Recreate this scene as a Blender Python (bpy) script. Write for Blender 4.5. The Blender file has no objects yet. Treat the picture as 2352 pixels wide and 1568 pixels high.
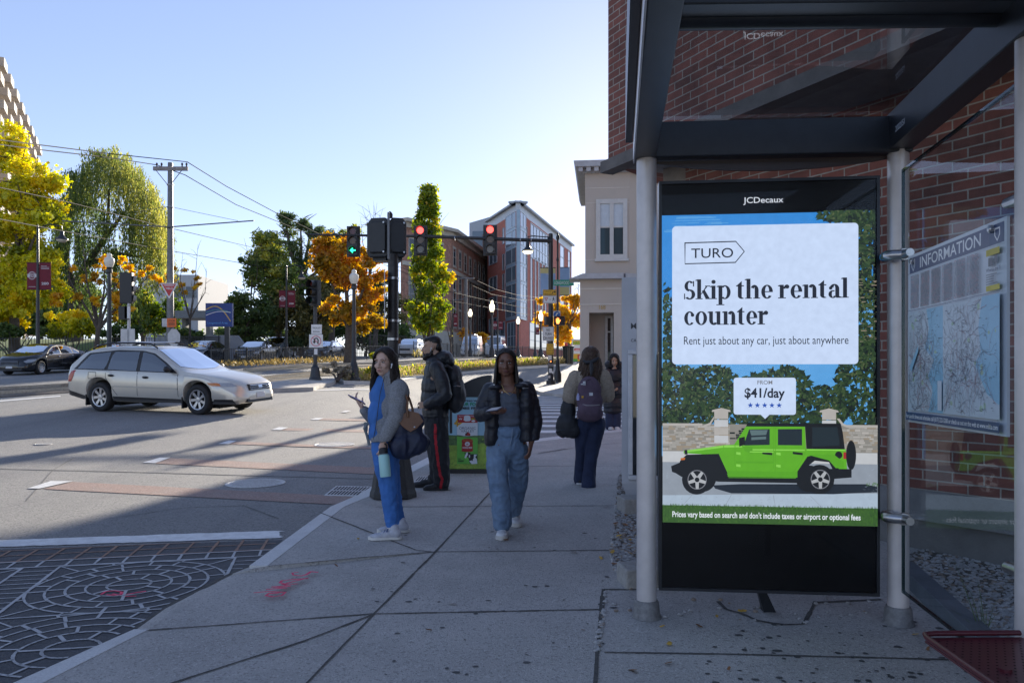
import bpy, math, random
import numpy as np
from mathutils import Vector as V, Matrix, noise
R = math.radians
rnd = random.Random(7)
sc = bpy.context.scene
COL = sc.collection
# ------------------------------------------------------------------ camera, light
FPX, CX, HY, CAMH = 1860.0, 1176.0, 865.0, 1.5
cam_d = bpy.data.cameras.new('camera'); cam = bpy.data.objects.new('camera', cam_d); COL.objects.link(cam)
cam.location = (0, 0, CAMH); cam.rotation_euler = (R(90), 0, 0)
cam_d.sensor_width = 36; cam_d.lens = FPX/2352*36; cam_d.shift_y = (HY-784)/2352
cam_d.clip_start = .05; cam_d.clip_end = 3000
sc.camera = cam
SUN_AZ, SUN_EL = 12.5, 15.5           # degrees right of the view direction, above the horizon
w = bpy.data.worlds.new('World'); sc.world = w; w.use_nodes = True
nt = w.node_tree; bg = nt.nodes['Background']
sky = nt.nodes.new('ShaderNodeTexSky'); sky.sky_type = 'NISHITA'; sky.sun_disc = False
sky.sun_elevation = R(SUN_EL); sky.sun_rotation = R(SUN_AZ); sky.air_density = .75; sky.dust_density = .1; sky.ozone_density = 1.0
gm = nt.nodes.new('ShaderNodeGamma'); gm.inputs[1].default_value = .68; nt.links.new(sky.outputs[0], gm.inputs[0])      # gamma flattens the sky's brightness, lifting the light in the shade
mv = nt.nodes.new('ShaderNodeVectorMath'); mv.operation = 'MULTIPLY'; mv.inputs[1].default_value = (.88, .88, 1.05); nt.links.new(gm.outputs[0], mv.inputs[0]); nt.links.new(mv.outputs[0], bg.inputs[0]); bg.inputs[1].default_value = .15
sun_d = bpy.data.lights.new('sun', 'SUN'); sun = bpy.data.objects.new('sun', sun_d); COL.objects.link(sun)
sun_d.energy = 5.0; sun_d.angle = R(.53); sun_d.color = (1, .90, .75)
_sd = V((math.sin(R(SUN_AZ))*math.cos(R(SUN_EL)), math.cos(R(SUN_AZ))*math.cos(R(SUN_EL)), math.sin(R(SUN_EL))))
sun.rotation_euler = _sd.to_track_quat('Z', 'Y').to_euler(); sun.location = (20, 60, 40)
sc.view_settings.view_transform = 'Standard'; sc.view_settings.look = 'None'; sc.view_settings.gamma = 1
sc.view_settings.exposure = 1.25
sc.cycles.max_bounces = 8; sc.cycles.transparent_max_bounces = 12; sc.cycles.caustics_reflective = False; sc.cycles.caustics_refractive = False
# ------------------------------------------------------------------ ground shape and sight lines
SL = .0253
def sstep(t): t = min(1, max(0, t)); return t*t*(3-2*t)
def g(x, y):
    yy = min(y, 150.0); z = SL*yy
    if y > 14:
        w_ = sstep((-.05-x/y)/.23); z += .028*(min(y, 75)-14)*w_+1.4*sstep((y-41)/24)*(1-w_)
    return z
def PT(px, py, d): return V(((px-CX)/FPX*d, d, CAMH-(py-HY)/FPX*d))
def G(px, py, off=0.0):
    def e(t): p = PT(px, py, t); return p.z-g(p.x, p.y)-off
    t = 1.0
    while e(t) > 0 and t < 400: t *= 1.03
    a, b = t/1.03, t
    for _ in range(30):
        m = (a+b)/2
        if e(m) > 0: a = m
        else: b = m
    p = PT(px, py, b); return V((p.x, p.y, g(p.x, p.y)+off))
def onG(px, d, off=0.0):
    x = (px-CX)/FPX*d; return V((x, d, g(x, d)+off))
def zat(py, d): return CAMH-(py-HY)/FPX*d
def xat(px, d): return (px-CX)/FPX*d
RD = -.08     # road below the pavement
# ------------------------------------------------------------------ materials
_m = {}
def _pos(nt_): return nt_.nodes.new('ShaderNodeNewGeometry').outputs['Position']
def M(name, col, rough=.6, metal=0.0, var=.18, ns=6.0, bump=0.0, bs=60.0, coat=0.0, spec=.5, dirt=None, ds=1.2, detail=5, speck=None, wear=None):
    if name in _m: return _m[name]
    m = bpy.data.materials.new(name); m.use_nodes = True; n = m.node_tree; L = n.links
    b = n.nodes['Principled BSDF']; b.inputs['Roughness'].default_value = rough; b.inputs['Metallic'].default_value = metal
    b.inputs['Specular IOR Level'].default_value = spec; b.inputs['Coat Weight'].default_value = coat; b.inputs['Coat Roughness'].default_value = .06
    c = (*col, 1) if len(col) == 3 else col
    pos = _pos(n)
    tx = n.nodes.new('ShaderNodeTexNoise'); tx.inputs['Scale'].default_value = ns; tx.inputs['Detail'].default_value = detail; tx.inputs['Roughness'].default_value = .65
    L.new(pos, tx.inputs['Vector'])
    rp = n.nodes.new('ShaderNodeValToRGB'); L.new(tx.outputs[0], rp.inputs[0])
    rp.color_ramp.elements[0].position = .3; rp.color_ramp.elements[1].position = .7
    rp.color_ramp.elements[0].color = tuple(k*(1-var) for k in c[:3])+(1,); rp.color_ramp.elements[1].color = tuple(min(1, k*(1+var)) for k in c[:3])+(1,)
    out = rp.outputs[0]
    if dirt:
        t2 = n.nodes.new('ShaderNodeTexNoise'); t2.inputs['Scale'].default_value = ds; t2.inputs['Detail'].default_value = 8; t2.inputs['Roughness'].default_value = .7
        L.new(pos, t2.inputs['Vector'])
        r2 = n.nodes.new('ShaderNodeValToRGB'); L.new(t2.outputs[0], r2.inputs[0]); r2.color_ramp.elements[0].position = .45; r2.color_ramp.elements[1].position = .75
        r2.color_ramp.elements[1].color = (.75, .75, .75, 1)
        mx = n.nodes.new('ShaderNodeMixRGB'); L.new(r2.outputs[0], mx.inputs[0]); L.new(out, mx.inputs[1]); mx.inputs[2].default_value = (*dirt, 1); out = mx.outputs[0]
    if wear:      # long soft streaks of rubber and oil along a direction: (angle, colour, scale)
        mp = n.nodes.new('ShaderNodeMapping'); mp.inputs['Rotation'].default_value = (0, 0, wear[0]); mp.inputs['Scale'].default_value = (wear[2], wear[2]*.06, 1); L.new(pos, mp.inputs[0])
        t5 = n.nodes.new('ShaderNodeTexNoise'); t5.inputs['Scale'].default_value = 1; t5.inputs['Detail'].default_value = 6; L.new(mp.outputs[0], t5.inputs['Vector'])
        r5 = n.nodes.new('ShaderNodeValToRGB'); r5.color_ramp.elements[0].position = .48; r5.color_ramp.elements[1].position = .72; r5.color_ramp.elements[1].color = (.8, .8, .8, 1); L.new(t5.outputs[0], r5.inputs[0])
        m5 = n.nodes.new('ShaderNodeMixRGB'); L.new(r5.outputs[0], m5.inputs[0]); L.new(out, m5.inputs[1]); m5.inputs[2].default_value = (*wear[1], 1); out = m5.outputs[0]
    if speck:     # small stones showing in the surface: (scale, dark colour, light colour)
        vo = n.nodes.new('ShaderNodeTexVoronoi'); vo.inputs['Scale'].default_value = speck[0]; L.new(pos, vo.inputs['Vector'])
        sp_ = n.nodes.new('ShaderNodeSeparateColor'); L.new(vo.outputs['Color'], sp_.inputs[0])
        for ch, col_, lo_ in ((0, speck[1], .80), (1, speck[2], .86)):
            r6 = n.nodes.new('ShaderNodeValToRGB'); r6.color_ramp.elements[0].position = lo_; r6.color_ramp.elements[1].position = lo_+.1; r6.color_ramp.elements[1].color = (.75, .75, .75, 1); L.new(sp_.outputs[ch], r6.inputs[0])
            m6 = n.nodes.new('ShaderNodeMixRGB'); L.new(r6.outputs[0], m6.inputs[0]); L.new(out, m6.inputs[1]); m6.inputs[2].default_value = (*col_, 1); out = m6.outputs[0]
    L.new(out, b.inputs['Base Color'])
    if bump:
        t3 = n.nodes.new('ShaderNodeTexNoise'); t3.inputs['Scale'].default_value = bs; t3.inputs['Detail'].default_value = 4; L.new(pos, t3.inputs['Vector'])
        bp = n.nodes.new('ShaderNodeBump'); bp.inputs['Strength'].default_value = bump; bp.inputs['Distance'].default_value = .02
        L.new(t3.outputs[0], bp.inputs['Height']); L.new(bp.outputs[0], b.inputs['Normal'])
    _m[name] = m; return m
def E(name, col, s=1.0, gloss=False):
    if name in _m: return _m[name]
    m = bpy.data.materials.new(name); m.use_nodes = True; n = m.node_tree
    b = n.nodes['Principled BSDF']; b.inputs['Base Color'].default_value = (.01, .01, .01, 1); b.inputs['Roughness'].default_value = .5
    b.inputs['Emission Color'].default_value = (*col, 1); b.inputs['Emission Strength'].default_value = s
    tx = n.nodes.new('ShaderNodeTexNoise'); tx.inputs['Scale'].default_value = 25; tx.inputs['Detail'].default_value = 5; n.links.new(_pos(n), tx.inputs['Vector'])
    rp = n.nodes.new('ShaderNodeValToRGB'); rp.color_ramp.elements[0].color = tuple(k*.88 for k in col)+(1,); rp.color_ramp.elements[1].color = tuple(min(1, k*1.1) for k in col)+(1,)
    n.links.new(tx.outputs[0], rp.inputs[0]); n.links.new(rp.outputs[0], b.inputs['Emission Color'])
    _m[name] = m; return m
def GLASS(name, tint=(.9, .95, .95), refl=1.0, dark=0.0, body_col=(.012, .014, .016)):
    """thin pane: clear, with mirror reflection by angle; dark > 0 mixes in an opaque dark body"""
    if name in _m: return _m[name]
    m = bpy.data.materials.new(name); m.use_nodes = True; n = m.node_tree; n.nodes.clear(); L = n.links
    o = n.nodes.new('ShaderNodeOutputMaterial'); t = n.nodes.new('ShaderNodeBsdfTransparent'); t.inputs[0].default_value = (*tint, 1)
    gl = n.nodes.new('ShaderNodeBsdfGlossy'); gl.inputs['Roughness'].default_value = .02; gl.inputs[0].default_value = (.95, .97, 1, 1)
    fr = n.nodes.new('ShaderNodeFresnel'); fr.inputs[0].default_value = 1.5
    ml = n.nodes.new('ShaderNodeMath'); ml.operation = 'MULTIPLY'; ml.inputs[1].default_value = refl; ml.use_clamp = True; L.new(fr.outputs[0], ml.inputs[0])
    body = t.outputs[0]
    if dark:
        d = n.nodes.new('ShaderNodeBsdfDiffuse'); d.inputs[0].default_value = (*body_col, 1)
        tn = n.nodes.new('ShaderNodeTexNoise'); tn.inputs['Scale'].default_value = 3; L.new(_pos(n), tn.inputs['Vector'])
        mm = n.nodes.new('ShaderNodeMath'); mm.operation = 'MULTIPLY_ADD'; mm.inputs[1].default_value = .2; mm.inputs[2].default_value = dark-.1; mm.use_clamp = True; L.new(tn.outputs[0], mm.inputs[0])
        x = n.nodes.new('ShaderNodeMixShader'); L.new(mm.outputs[0], x.inputs[0]); L.new(body, x.inputs[1]); L.new(d.outputs[0], x.inputs[2]); body = x.outputs[0]
    x2 = n.nodes.new('ShaderNodeMixShader'); L.new(ml.outputs[0], x2.inputs[0]); L.new(body, x2.inputs[1]); L.new(gl.outputs[0], x2.inputs[2])
    L.new(x2.outputs[0], o.inputs[0]); _m[name] = m; return m
def BRICK(name, dirv, c1, c2, mortar, bw=.215, bh=.075, ms=.012, var=.5):
    m = bpy.data.materials.new(name); m.use_nodes = True; n = m.node_tree; L = n.links; b = n.nodes['Principled BSDF']; b.inputs['Roughness'].default_value = .85
    pos = _pos(n); dt = n.nodes.new('ShaderNodeVectorMath'); dt.operation = 'DOT_PRODUCT'; dt.inputs[1].default_value = (dirv[0], dirv[1], 0); L.new(pos, dt.inputs[0])
    sx = n.nodes.new('ShaderNodeSeparateXYZ'); L.new(pos, sx.inputs[0]); cb = n.nodes.new('ShaderNodeCombineXYZ'); L.new(dt.outputs['Value'], cb.inputs[0]); L.new(sx.outputs[2], cb.inputs[1])
    br = n.nodes.new('ShaderNodeTexBrick'); br.inputs['Scale'].default_value = 1; br.inputs['Brick Width'].default_value = bw; br.inputs['Row Height'].default_value = bh
    br.inputs['Mortar Size'].default_value = ms*.5; br.inputs['Mortar Smooth'].default_value = .2; br.inputs['Bias'].default_value = -.25
    br.inputs['Color1'].default_value = (*c1, 1); br.inputs['Color2'].default_value = (*c2, 1); br.inputs['Mortar'].default_value = (*mortar, 1); L.new(cb.outputs[0], br.inputs['Vector'])
    tx = n.nodes.new('ShaderNodeTexNoise'); tx.inputs['Scale'].default_value = 2.2; tx.inputs['Detail'].default_value = 8; tx.inputs['Roughness'].default_value = .75; L.new(pos, tx.inputs['Vector'])
    rp = n.nodes.new('ShaderNodeValToRGB'); rp.color_ramp.elements[0].position = .3; rp.color_ramp.elements[0].color = (1-var, 1-var, 1-var, 1); rp.color_ramp.elements[1].position = .7; rp.color_ramp.elements[1].color = (1.15, 1.12, 1.1, 1); L.new(tx.outputs[0], rp.inputs[0])
    mx = n.nodes.new('ShaderNodeMixRGB'); mx.blend_type = 'MULTIPLY'; mx.inputs[0].default_value = 1; L.new(br.outputs[0], mx.inputs[1]); L.new(rp.outputs[0], mx.inputs[2]); L.new(mx.outputs[0], b.inputs['Base Color'])
    bp = n.nodes.new('ShaderNodeBump'); bp.inputs['Strength'].default_value = .6; bp.inputs['Distance'].default_value = .01; bp.invert = True
    L.new(br.outputs[1], bp.inputs['Height']); L.new(bp.outputs[0], b.inputs['Normal']); return m
def LEAF(name, ramp, trans=.45):
    """leaves: colour by a per-leaf number, light shines through them"""
    m = bpy.data.materials.new(name); m.use_nodes = True; n = m.node_tree; n.nodes.clear(); L = n.links
    o = n.nodes.new('ShaderNodeOutputMaterial'); at = n.nodes.new('ShaderNodeAttribute'); at.attribute_name = 'rnd'
    rp = n.nodes.new('ShaderNodeValToRGB'); L.new(at.outputs['Fac'], rp.inputs[0]); el = rp.color_ramp.elements
    for i, (p, c) in enumerate(ramp):
        e = el[i] if i < 2 else el.new(p)
        e.position = p; e.color = (*c, 1)
    d = n.nodes.new('ShaderNodeBsdfDiffuse'); t = n.nodes.new('ShaderNodeBsdfTranslucent'); L.new(rp.outputs[0], d.inputs[0])
    hs = n.nodes.new('ShaderNodeHueSaturation'); hs.inputs['Saturation'].default_value = 1.1; hs.inputs['Value'].default_value = 1.5; L.new(rp.outputs[0], hs.inputs['Color']); L.new(hs.outputs[0], t.inputs[0])
    x = n.nodes.new('ShaderNodeMixShader'); x.inputs[0].default_value = trans; L.new(d.outputs[0], x.inputs[1]); L.new(t.outputs[0], x.inputs[2])
    gl = n.nodes.new('ShaderNodeBsdfGlossy'); gl.inputs['Roughness'].default_value = .45; gl.inputs[0].default_value = (.5, .5, .5, 1)
    y = n.nodes.new('ShaderNodeMixShader'); y.inputs[0].default_value = .06; L.new(x.outputs[0], y.inputs[1]); L.new(gl.outputs[0], y.inputs[2])
    L.new(y.outputs[0], o.inputs[0]); return m
# ------------------------------------------------------------------ mesh builder
class Fr:
    """a flat frame: o origin, r right, u up, n out of it"""
    def __init__(s, o, r, u=(0, 0, 1)):
        s.o = V(o); s.r = V(r).normalized(); s.u = V(u).normalized(); s.n = s.r.cross(s.u).normalized()
    def p(s, a, b, c=0.0): return s.o+s.r*a+s.u*b+s.n*c
_tc = {}
def text2d(t, bold=0.0):
    k = (t, bold)
    if k not in _tc:
        cu = bpy.data.curves.new('t', 'FONT'); cu.body = t; cu.size = 1; cu.offset = bold; cu.resolution_u = 4
        ob = bpy.data.objects.new('t', cu); COL.objects.link(ob); dg = bpy.context.evaluated_depsgraph_get()
        me = bpy.data.meshes.new_from_object(ob.evaluated_get(dg))
        vs = [(v.co.x, v.co.y) for v in me.vertices]; fs = [tuple(p.vertices) for p in me.polygons]
        bpy.data.objects.remove(ob); bpy.data.meshes.remove(me); bpy.data.curves.remove(cu)
        _tc[k] = (vs, fs, min(v[0] for v in vs), max(v[0] for v in vs))
    return _tc[k]
class MB:
    def __init__(s): s.v = []; s.f = []; s.mi = []; s.at = []; s.cur = 0; s.a = 0.0
    def add(s, vs, fs):
        n = len(s.v); s.v.extend([tuple(v) for v in vs]); s.f.extend([tuple(i+n for i in f) for f in fs]); s.mi.extend([s.cur]*len(fs)); s.at.extend([s.a]*len(fs)); return s
    def m(s, i): s.cur = i; return s
    def poly(s, pts): return s.add(pts, [tuple(range(len(pts)))])
    def hexa(s, b, t):     # bottom 4, top 4
        return s.add(list(b)+list(t), [(3, 2, 1, 0), (4, 5, 6, 7), (0, 1, 5, 4), (1, 2, 6, 5), (2, 3, 7, 6), (3, 0, 4, 7)])
    def box(s, c, d, rz=0.0):
        x, y, z = [k/2 for k in d]; ca, sa = math.cos(rz), math.sin(rz); q = []
        for sz in (-z, z):
            for sx, sy in ((-x, -y), (x, -y), (x, y), (-x, y)): q.append((c[0]+sx*ca-sy*sa, c[1]+sx*sa+sy*ca, c[2]+sz))
        return s.hexa(q[:4], q[4:])
    def beam(s, p, q, w, h, up=(0, 0, 1)):
        p, q = V(p), V(q); d = (q-p).normalized(); r = d.cross(V(up)).normalized()*w/2; u = r.cross(d).normalized()*h/2
        return s.hexa([p-r-u, p+r-u, p+r+u, p-r+u], [q-r-u, q+r-u, q+r+u, q-r+u])
    def tube(s, pts, rad, n=8, cap=True):
        pts = [V(p) for p in pts]; k = len(pts); rad = rad if isinstance(rad, (list, tuple)) else [rad]*k
        vs = []; fs = []; ref = None
        for i in range(k):
            d = (pts[min(i+1, k-1)]-pts[max(i-1, 0)])
            d = d.normalized() if d.length > 1e-9 else V((0, 0, 1))
            if ref is None: ref = V((0, 0, 1)) if abs(d.z) < .9 else V((1, 0, 0))
            a = d.cross(ref); a = a.normalized() if a.length > 1e-6 else d.orthogonal().normalized(); b = a.cross(d); ref = b if abs(b.dot(d)) < .5 else ref
            for j in range(n):
                t = 2*math.pi*j/n; vs.append(pts[i]+(a*math.cos(t)+b*math.sin(t))*rad[i])
        for i in range(k-1):
            for j in range(n): fs.append((i*n+j, i*n+(j+1) % n, (i+1)*n+(j+1) % n, (i+1)*n+j))
        if cap: fs.append(tuple(range(n-1, -1, -1))); fs.append(tuple((k-1)*n+j for j in range(n)))
        return s.add(vs, fs)
    def lathe(s, c, prof, n=16, axis=None, cap=True):
        """prof: (radius, height) pairs about a vertical axis, or about the given axis"""
        c = V(c); ax = V(axis).normalized() if axis else V((0, 0, 1)); a = ax.orthogonal().normalized() if axis else V((1, 0, 0)); b = ax.cross(a); vs = []; fs = []; k = len(prof)
        for r_, h in prof:
            for j in range(n): t = 2*math.pi*j/n; vs.append(c+ax*h+(a*math.cos(t)+b*math.sin(t))*r_)
        for i in range(k-1):
            for j in range(n): fs.append((i*n+j, i*n+(j+1) % n, (i+1)*n+(j+1) % n, (i+1)*n+j))
        if cap: fs.append(tuple(range(n-1, -1, -1))); fs.append(tuple((k-1)*n+j for j in range(n)))
        return s.add(vs, fs)
    def ell(s, c, r, ax=None, nu=14, nv=9):
        """ellipsoid; ax = three axis vectors"""
        c = V(c); X, Y, Z = ax if ax else (V((1, 0, 0)), V((0, 1, 0)), V((0, 0, 1))); vs = [c-Z*r[2]]; fs = []
        for i in range(1, nv):
            t = math.pi*i/nv-math.pi/2
            for j in range(nu): p = 2*math.pi*j/nu; vs.append(c+X*(r[0]*math.cos(t)*math.cos(p))+Y*(r[1]*math.cos(t)*math.sin(p))+Z*(r[2]*math.sin(t)))
        vs.append(c+Z*r[2]); T = len(vs)-1
        for j in range(nu): fs.append((0, 1+(j+1) % nu, 1+j)); fs.append((T, T-nu+j, T-nu+(j+1) % nu))
        for i in range(nv-2):
            for j in range(nu): a = 1+i*nu; fs.append((a+j, a+(j+1) % nu, a+nu+(j+1) % nu, a+nu+j))
        return s.add(vs, fs)
    def cap(s, p, q, r0, r1, n=12):
        """tapered limb with round ends"""
        p, q = V(p), V(q); s.tube([p, q], [r0, r1], n); s.ell(p, (r0,)*3, None, n, 7); s.ell(q, (r1,)*3, None, n, 7); return s
    # flat work in a frame
    def rect(s, F, x0, y0, x1, y1, c=0.0): return s.poly([F.p(x0, y0, c), F.p(x1, y0, c), F.p(x1, y1, c), F.p(x0, y1, c)])
    def fbox(s, F, x0, y0, x1, y1, c0, c1): return s.hexa([F.p(x0, y0, c0), F.p(x1, y0, c0), F.p(x1, y1, c0), F.p(x0, y1, c0)], [F.p(x0, y0, c1), F.p(x1, y0, c1), F.p(x1, y1, c1), F.p(x0, y1, c1)])
    def fpoly(s, F, pts, c=0.0): return s.poly([F.p(a, b, c) for a, b in pts])
    def fext(s, F, pts, c0, c1):
        n = len(pts); return s.add([F.p(a, b, c0) for a, b in pts]+[F.p(a, b, c1) for a, b in pts], [tuple(range(n-1, -1, -1)), tuple(range(n, 2*n))]+[(i, (i+1) % n, n+(i+1) % n, n+i) for i in range(n)])
    def fframe(s, F, x0, y0, x1, y1, w, c0, c1):
        s.fbox(F, x0, y0, x1, y0+w, c0, c1); s.fbox(F, x0, y1-w, x1, y1, c0, c1); s.fbox(F, x0, y0+w, x0+w, y1-w, c0, c1); return s.fbox(F, x1-w, y0+w, x1, y1-w, c0, c1)
    def fell(s, F, x, y, rx, ry, c, n=24): return s.fpoly(F, [(x+rx*math.cos(2*math.pi*i/n), y+ry*math.sin(2*math.pi*i/n)) for i in range(n)], c)
    def fline(s, F, pts, wd, c):
        vs = []; fs = []
        for i, (a, b) in enumerate(pts):
            p, q = pts[max(i-1, 0)], pts[min(i+1, len(pts)-1)]; dx, dy = q[0]-p[0], q[1]-p[1]; l = math.hypot(dx, dy) or 1
            nx, ny = -dy/l*wd/2, dx/l*wd/2; vs += [F.p(a-nx, b-ny, c), F.p(a+nx, b+ny, c)]
        for i in range(len(pts)-1): fs.append((2*i, 2*i+2, 2*i+3, 2*i+1))
        return s.add(vs, fs)
    def ftext(s, F, t, x, y, size, c, al='l', bold=0.0, wid=None, sx=1.0):
        vs, fs, a, b = text2d(t, bold)
        if wid: sx = wid/((b-a)*size)
        o = {'l': 0, 'c': (b-a)/2, 'r': b-a}[al]
        return s.add([F.p(x+(p-a-o)*size*sx, y+q*size, c) for p, q in vs], fs)
    def fround(s, F, x0, y0, x1, y1, r_, c):
        pts = []
        for (cx, cy, a0) in ((x1-r_, y1-r_, 0), (x0+r_, y1-r_, 90), (x0+r_, y0+r_, 180), (x1-r_, y0+r_, 270)):
            for i in range(5): t = R(a0+i*22.5); pts.append((cx+r_*math.cos(t), cy+r_*math.sin(t)))
        return s.fpoly(F, pts, c)
    def build(s, name, mats, par=None, smooth=False, bev=0.0, ang=35):
        me = bpy.data.meshes.new(name); q = par
        while q is not None and '_w' not in q: q = q.parent
        o0 = V(q['_w']) if q is not None else V((0, 0, 0))
        me.from_pydata([(v[0]-o0.x, v[1]-o0.y, v[2]-o0.z) for v in s.v] if par is not None else s.v, [], s.f)
        mats = mats if isinstance(mats, (list, tuple)) else [mats]
        for k in mats: me.materials.append(k)
        if len(mats) > 1: me.polygons.foreach_set('material_index', s.mi)
        if any(s.at): me.attributes.new('rnd', 'FLOAT', 'FACE').data.foreach_set('value', s.at)
        if smooth:
            me.polygons.foreach_set('use_smooth', [True]*len(me.polygons))
            if smooth != 'all': me.set_sharp_from_angle(angle=R(ang))
        me.update(); o = bpy.data.objects.new(name, me); COL.objects.link(o)
        if par is not None: o.parent = par
        if bev:
            b = o.modifiers.new('bevel', 'BEVEL'); b.width = bev; b.segments = 2; b.limit_method = 'ANGLE'; b.angle_limit = R(40)
        return o
def thing(name, loc, label, cat, group=None):
    o = bpy.data.objects.new(name, None); COL.objects.link(o); o.location = loc; o['_w'] = [float(k) for k in loc]; o.empty_display_size = .2
    o['label'] = label; o['category'] = cat
    if group: o['group'] = group
    return o
def tag(o, label, cat, group=None):
    o['label'] = label; o['category'] = cat
    if group: o['group'] = group
    return o
def struct(o): o['kind'] = 'structure'; return o
def stuff(o): o['kind'] = 'stuff'; return o
def copy_tree(o, parent=None):
    c = o.copy(); COL.objects.link(c)
    if parent is not None: c.parent = parent
    for ch in list(o.children): copy_tree(ch, c)
    return c
def copy_to(o, loc, label=None, rz=None, scale=None):
    c = copy_tree(o); c.location = loc
    if '_w' in c: c['_w'] = [float(k) for k in loc]
    if label: c['label'] = label
    if rz is not None: c.rotation_euler = (0, 0, rz)
    if scale: c.scale = (scale,)*3
    return c
def inpoly(x, y, P):
    r = False; j = len(P)-1
    for i in range(len(P)):
        if (P[i][1] > y) != (P[j][1] > y) and x < (P[j][0]-P[i][0])*(y-P[i][1])/(P[j][1]-P[i][1])+P[i][0]: r = not r
        j = i
    return r
# ------------------------------------------------------------------ ground, road, pavements
ASPH = M('asphalt', (.29, .282, .27), .8, var=.22, ns=55, bump=.9, bs=170, dirt=(.23, .224, .215), ds=.45, detail=8, speck=(70, (.13, .13, .13), (.36, .35, .34)), wear=(.25, (.21, .208, .205), 1.3))
CONC = M('concrete', (.46, .432, .40), .9, var=.13, ns=2.2, bump=.55, bs=130, dirt=(.33, .315, .295), ds=.9, detail=9, speck=(95, (.26, .245, .23), (.56, .54, .51)), wear=(1.2, (.35, .335, .315), 2.0))
CONC2 = M('far_concrete', (.46, .43, .39), .9, var=.15, ns=2, bump=.4, bs=60, dirt=(.34, .31, .28))
GRAN = M('granite', (.62, .61, .59), .75, var=.18, ns=90, bump=.3, bs=120, dirt=(.46, .45, .44), ds=3)
JOINT = M('joint_dark', (.085, .08, .072), .95, var=.4, ns=30)
PAINT = M('road_paint', (.72, .72, .7), .6, var=.12, ns=25, dirt=(.45, .44, .43), ds=8)
REDP = M('red_paving', (.325, .218, .182), .8, var=.25, ns=40, bump=.6, bs=150, dirt=(.25, .215, .2), ds=2.5, speck=(70, (.2, .15, .13), (.45, .35, .3)))
ORL = M('worn_orange_line', (.30, .17, .11), .8, var=.3, ns=20, dirt=(.14, .12, .11), ds=10)
STREET = M('stamped_asphalt', (.075, .076, .082), .85, var=.3, ns=40, bump=.6, bs=140, dirt=(.12, .12, .125), ds=2)
LINE = M('stamped_line', (.48, .48, .48), .8, var=.2, ns=18, dirt=(.28, .28, .285), ds=9)
def sheet(name, quads, mat, off):
    """flat painted pieces given as picture outlines, laid on the road"""
    b = MB()
    for q in quads:
        if len(q) == 4:      # tessellate so that it follows the ground
            P = [G(*p, off) for p in q]; n = max(1, int(max((P[1]-P[0]).length, (P[2]-P[3]).length)/1.5))
            for i in range(n):
                a, c = i/n, (i+1)/n; k = [P[0].lerp(P[1], a), P[0].lerp(P[1], c), P[3].lerp(P[2], c), P[3].lerp(P[2], a)]
                for p in k: p.z = g(p.x, p.y)+off
                b.poly(k)
        else: b.poly([G(*p, off) for p in q])
    return struct(b.build(name, mat))
b = MB(); ys = [-30, -10, -3, 0, 1, 2, 3, 4, 5, 6, 8, 10, 12, 14, 16, 18, 20, 23, 26, 30, 34, 38, 42, 47, 52, 58, 64, 70, 75, 80, 90, 100, 120, 150, 200, 400, 900]
us = [k/20*1.6 for k in range(-30, 31)]
for y in ys:
    for u in us: x = u*max(abs(y), 14); b.v.append((x, y, g(x, y)+RD))
nu = len(us)
for i in range(len(ys)-1):
    for j in range(nu-1): b.f.append((i*nu+j, i*nu+j+1, (i+1)*nu+j+1, (i+1)*nu+j)); b.mi.append(0); b.at.append(0)
struct(b.build('road', ASPH, smooth='all'))
# near pavement
outer = [(31, 1568), (308, 1445)]; ramp = [(308, 1445), (385, 1390), (466, 1348), (520, 1320), (573, 1299)]
outer2 = [(573, 1299), (651, 1247), (760, 1163), (823, 1136), (868, 1108), (985, 1049), (1030, 1030), (1075, 1021), (1150, 1013), (1235, 1007), (1290, 1001), (1380, 990), (1445, 984)]
inner = [(98, 1568), (340, 1446)]; inner2 = [(614, 1299), (791, 1163), (845, 1141), (890, 1113), (1000, 1057), (1040, 1038), (1082, 1029), (1155, 1020), (1238, 1013.5), (1292, 1007), (1382, 995), (1447, 989)]
W_ = lambda L, off=0.0: [G(p[0], p[1], off) for p in L]
i1, i2, rp = W_(inner), W_(inner2), W_(ramp, -.035)
bk = V((-5.05, -6, g(0, -6))); far = [V((x, y, g(x, y))) for x, y in ((3.2, 16.2), (14, 12), (14, -6))]
back = [G(860, 1405), G(1000, 1266)]
b = MB()
b.poly([bk, i1[0], i1[1], back[0], back[1]]+i2+far)
b.poly([i1[1], rp[0], rp[1], rp[2], rp[3], rp[4], back[1], back[0]][:0] or [i1[1], rp[1], rp[2], back[0]])
b.poly([rp[2], rp[3], back[1], back[0]]); b.poly([rp[3], rp[4], i2[0], back[1]])
b.poly([i1[1], rp[0], rp[1]])
pv = b.build('pavement', CONC); struct(pv)
def kerb(name, O, I, ext=None):
    b = MB(); O2, I2 = W_(O), W_(I)
    if ext: O2 = [ext[0]]+O2; I2 = [ext[1]]+I2
    for i in range(len(O2)-1):
        if i >= len(I2)-1: break
        q = [O2[i], O2[i+1], I2[i+1], I2[i]]; t = [p+V((0, 0, .003)) for p in q]; d = [p-V((0, 0, .2)) for p in q]; b.hexa(d, t)
    return struct(b.build(name, GRAN))
kerb('kerb', outer, inner, (V((-5.26, -6, g(0, -6))), bk)); kerb('kerb', [outer2[0]]+outer2[2:], inner2)
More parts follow.
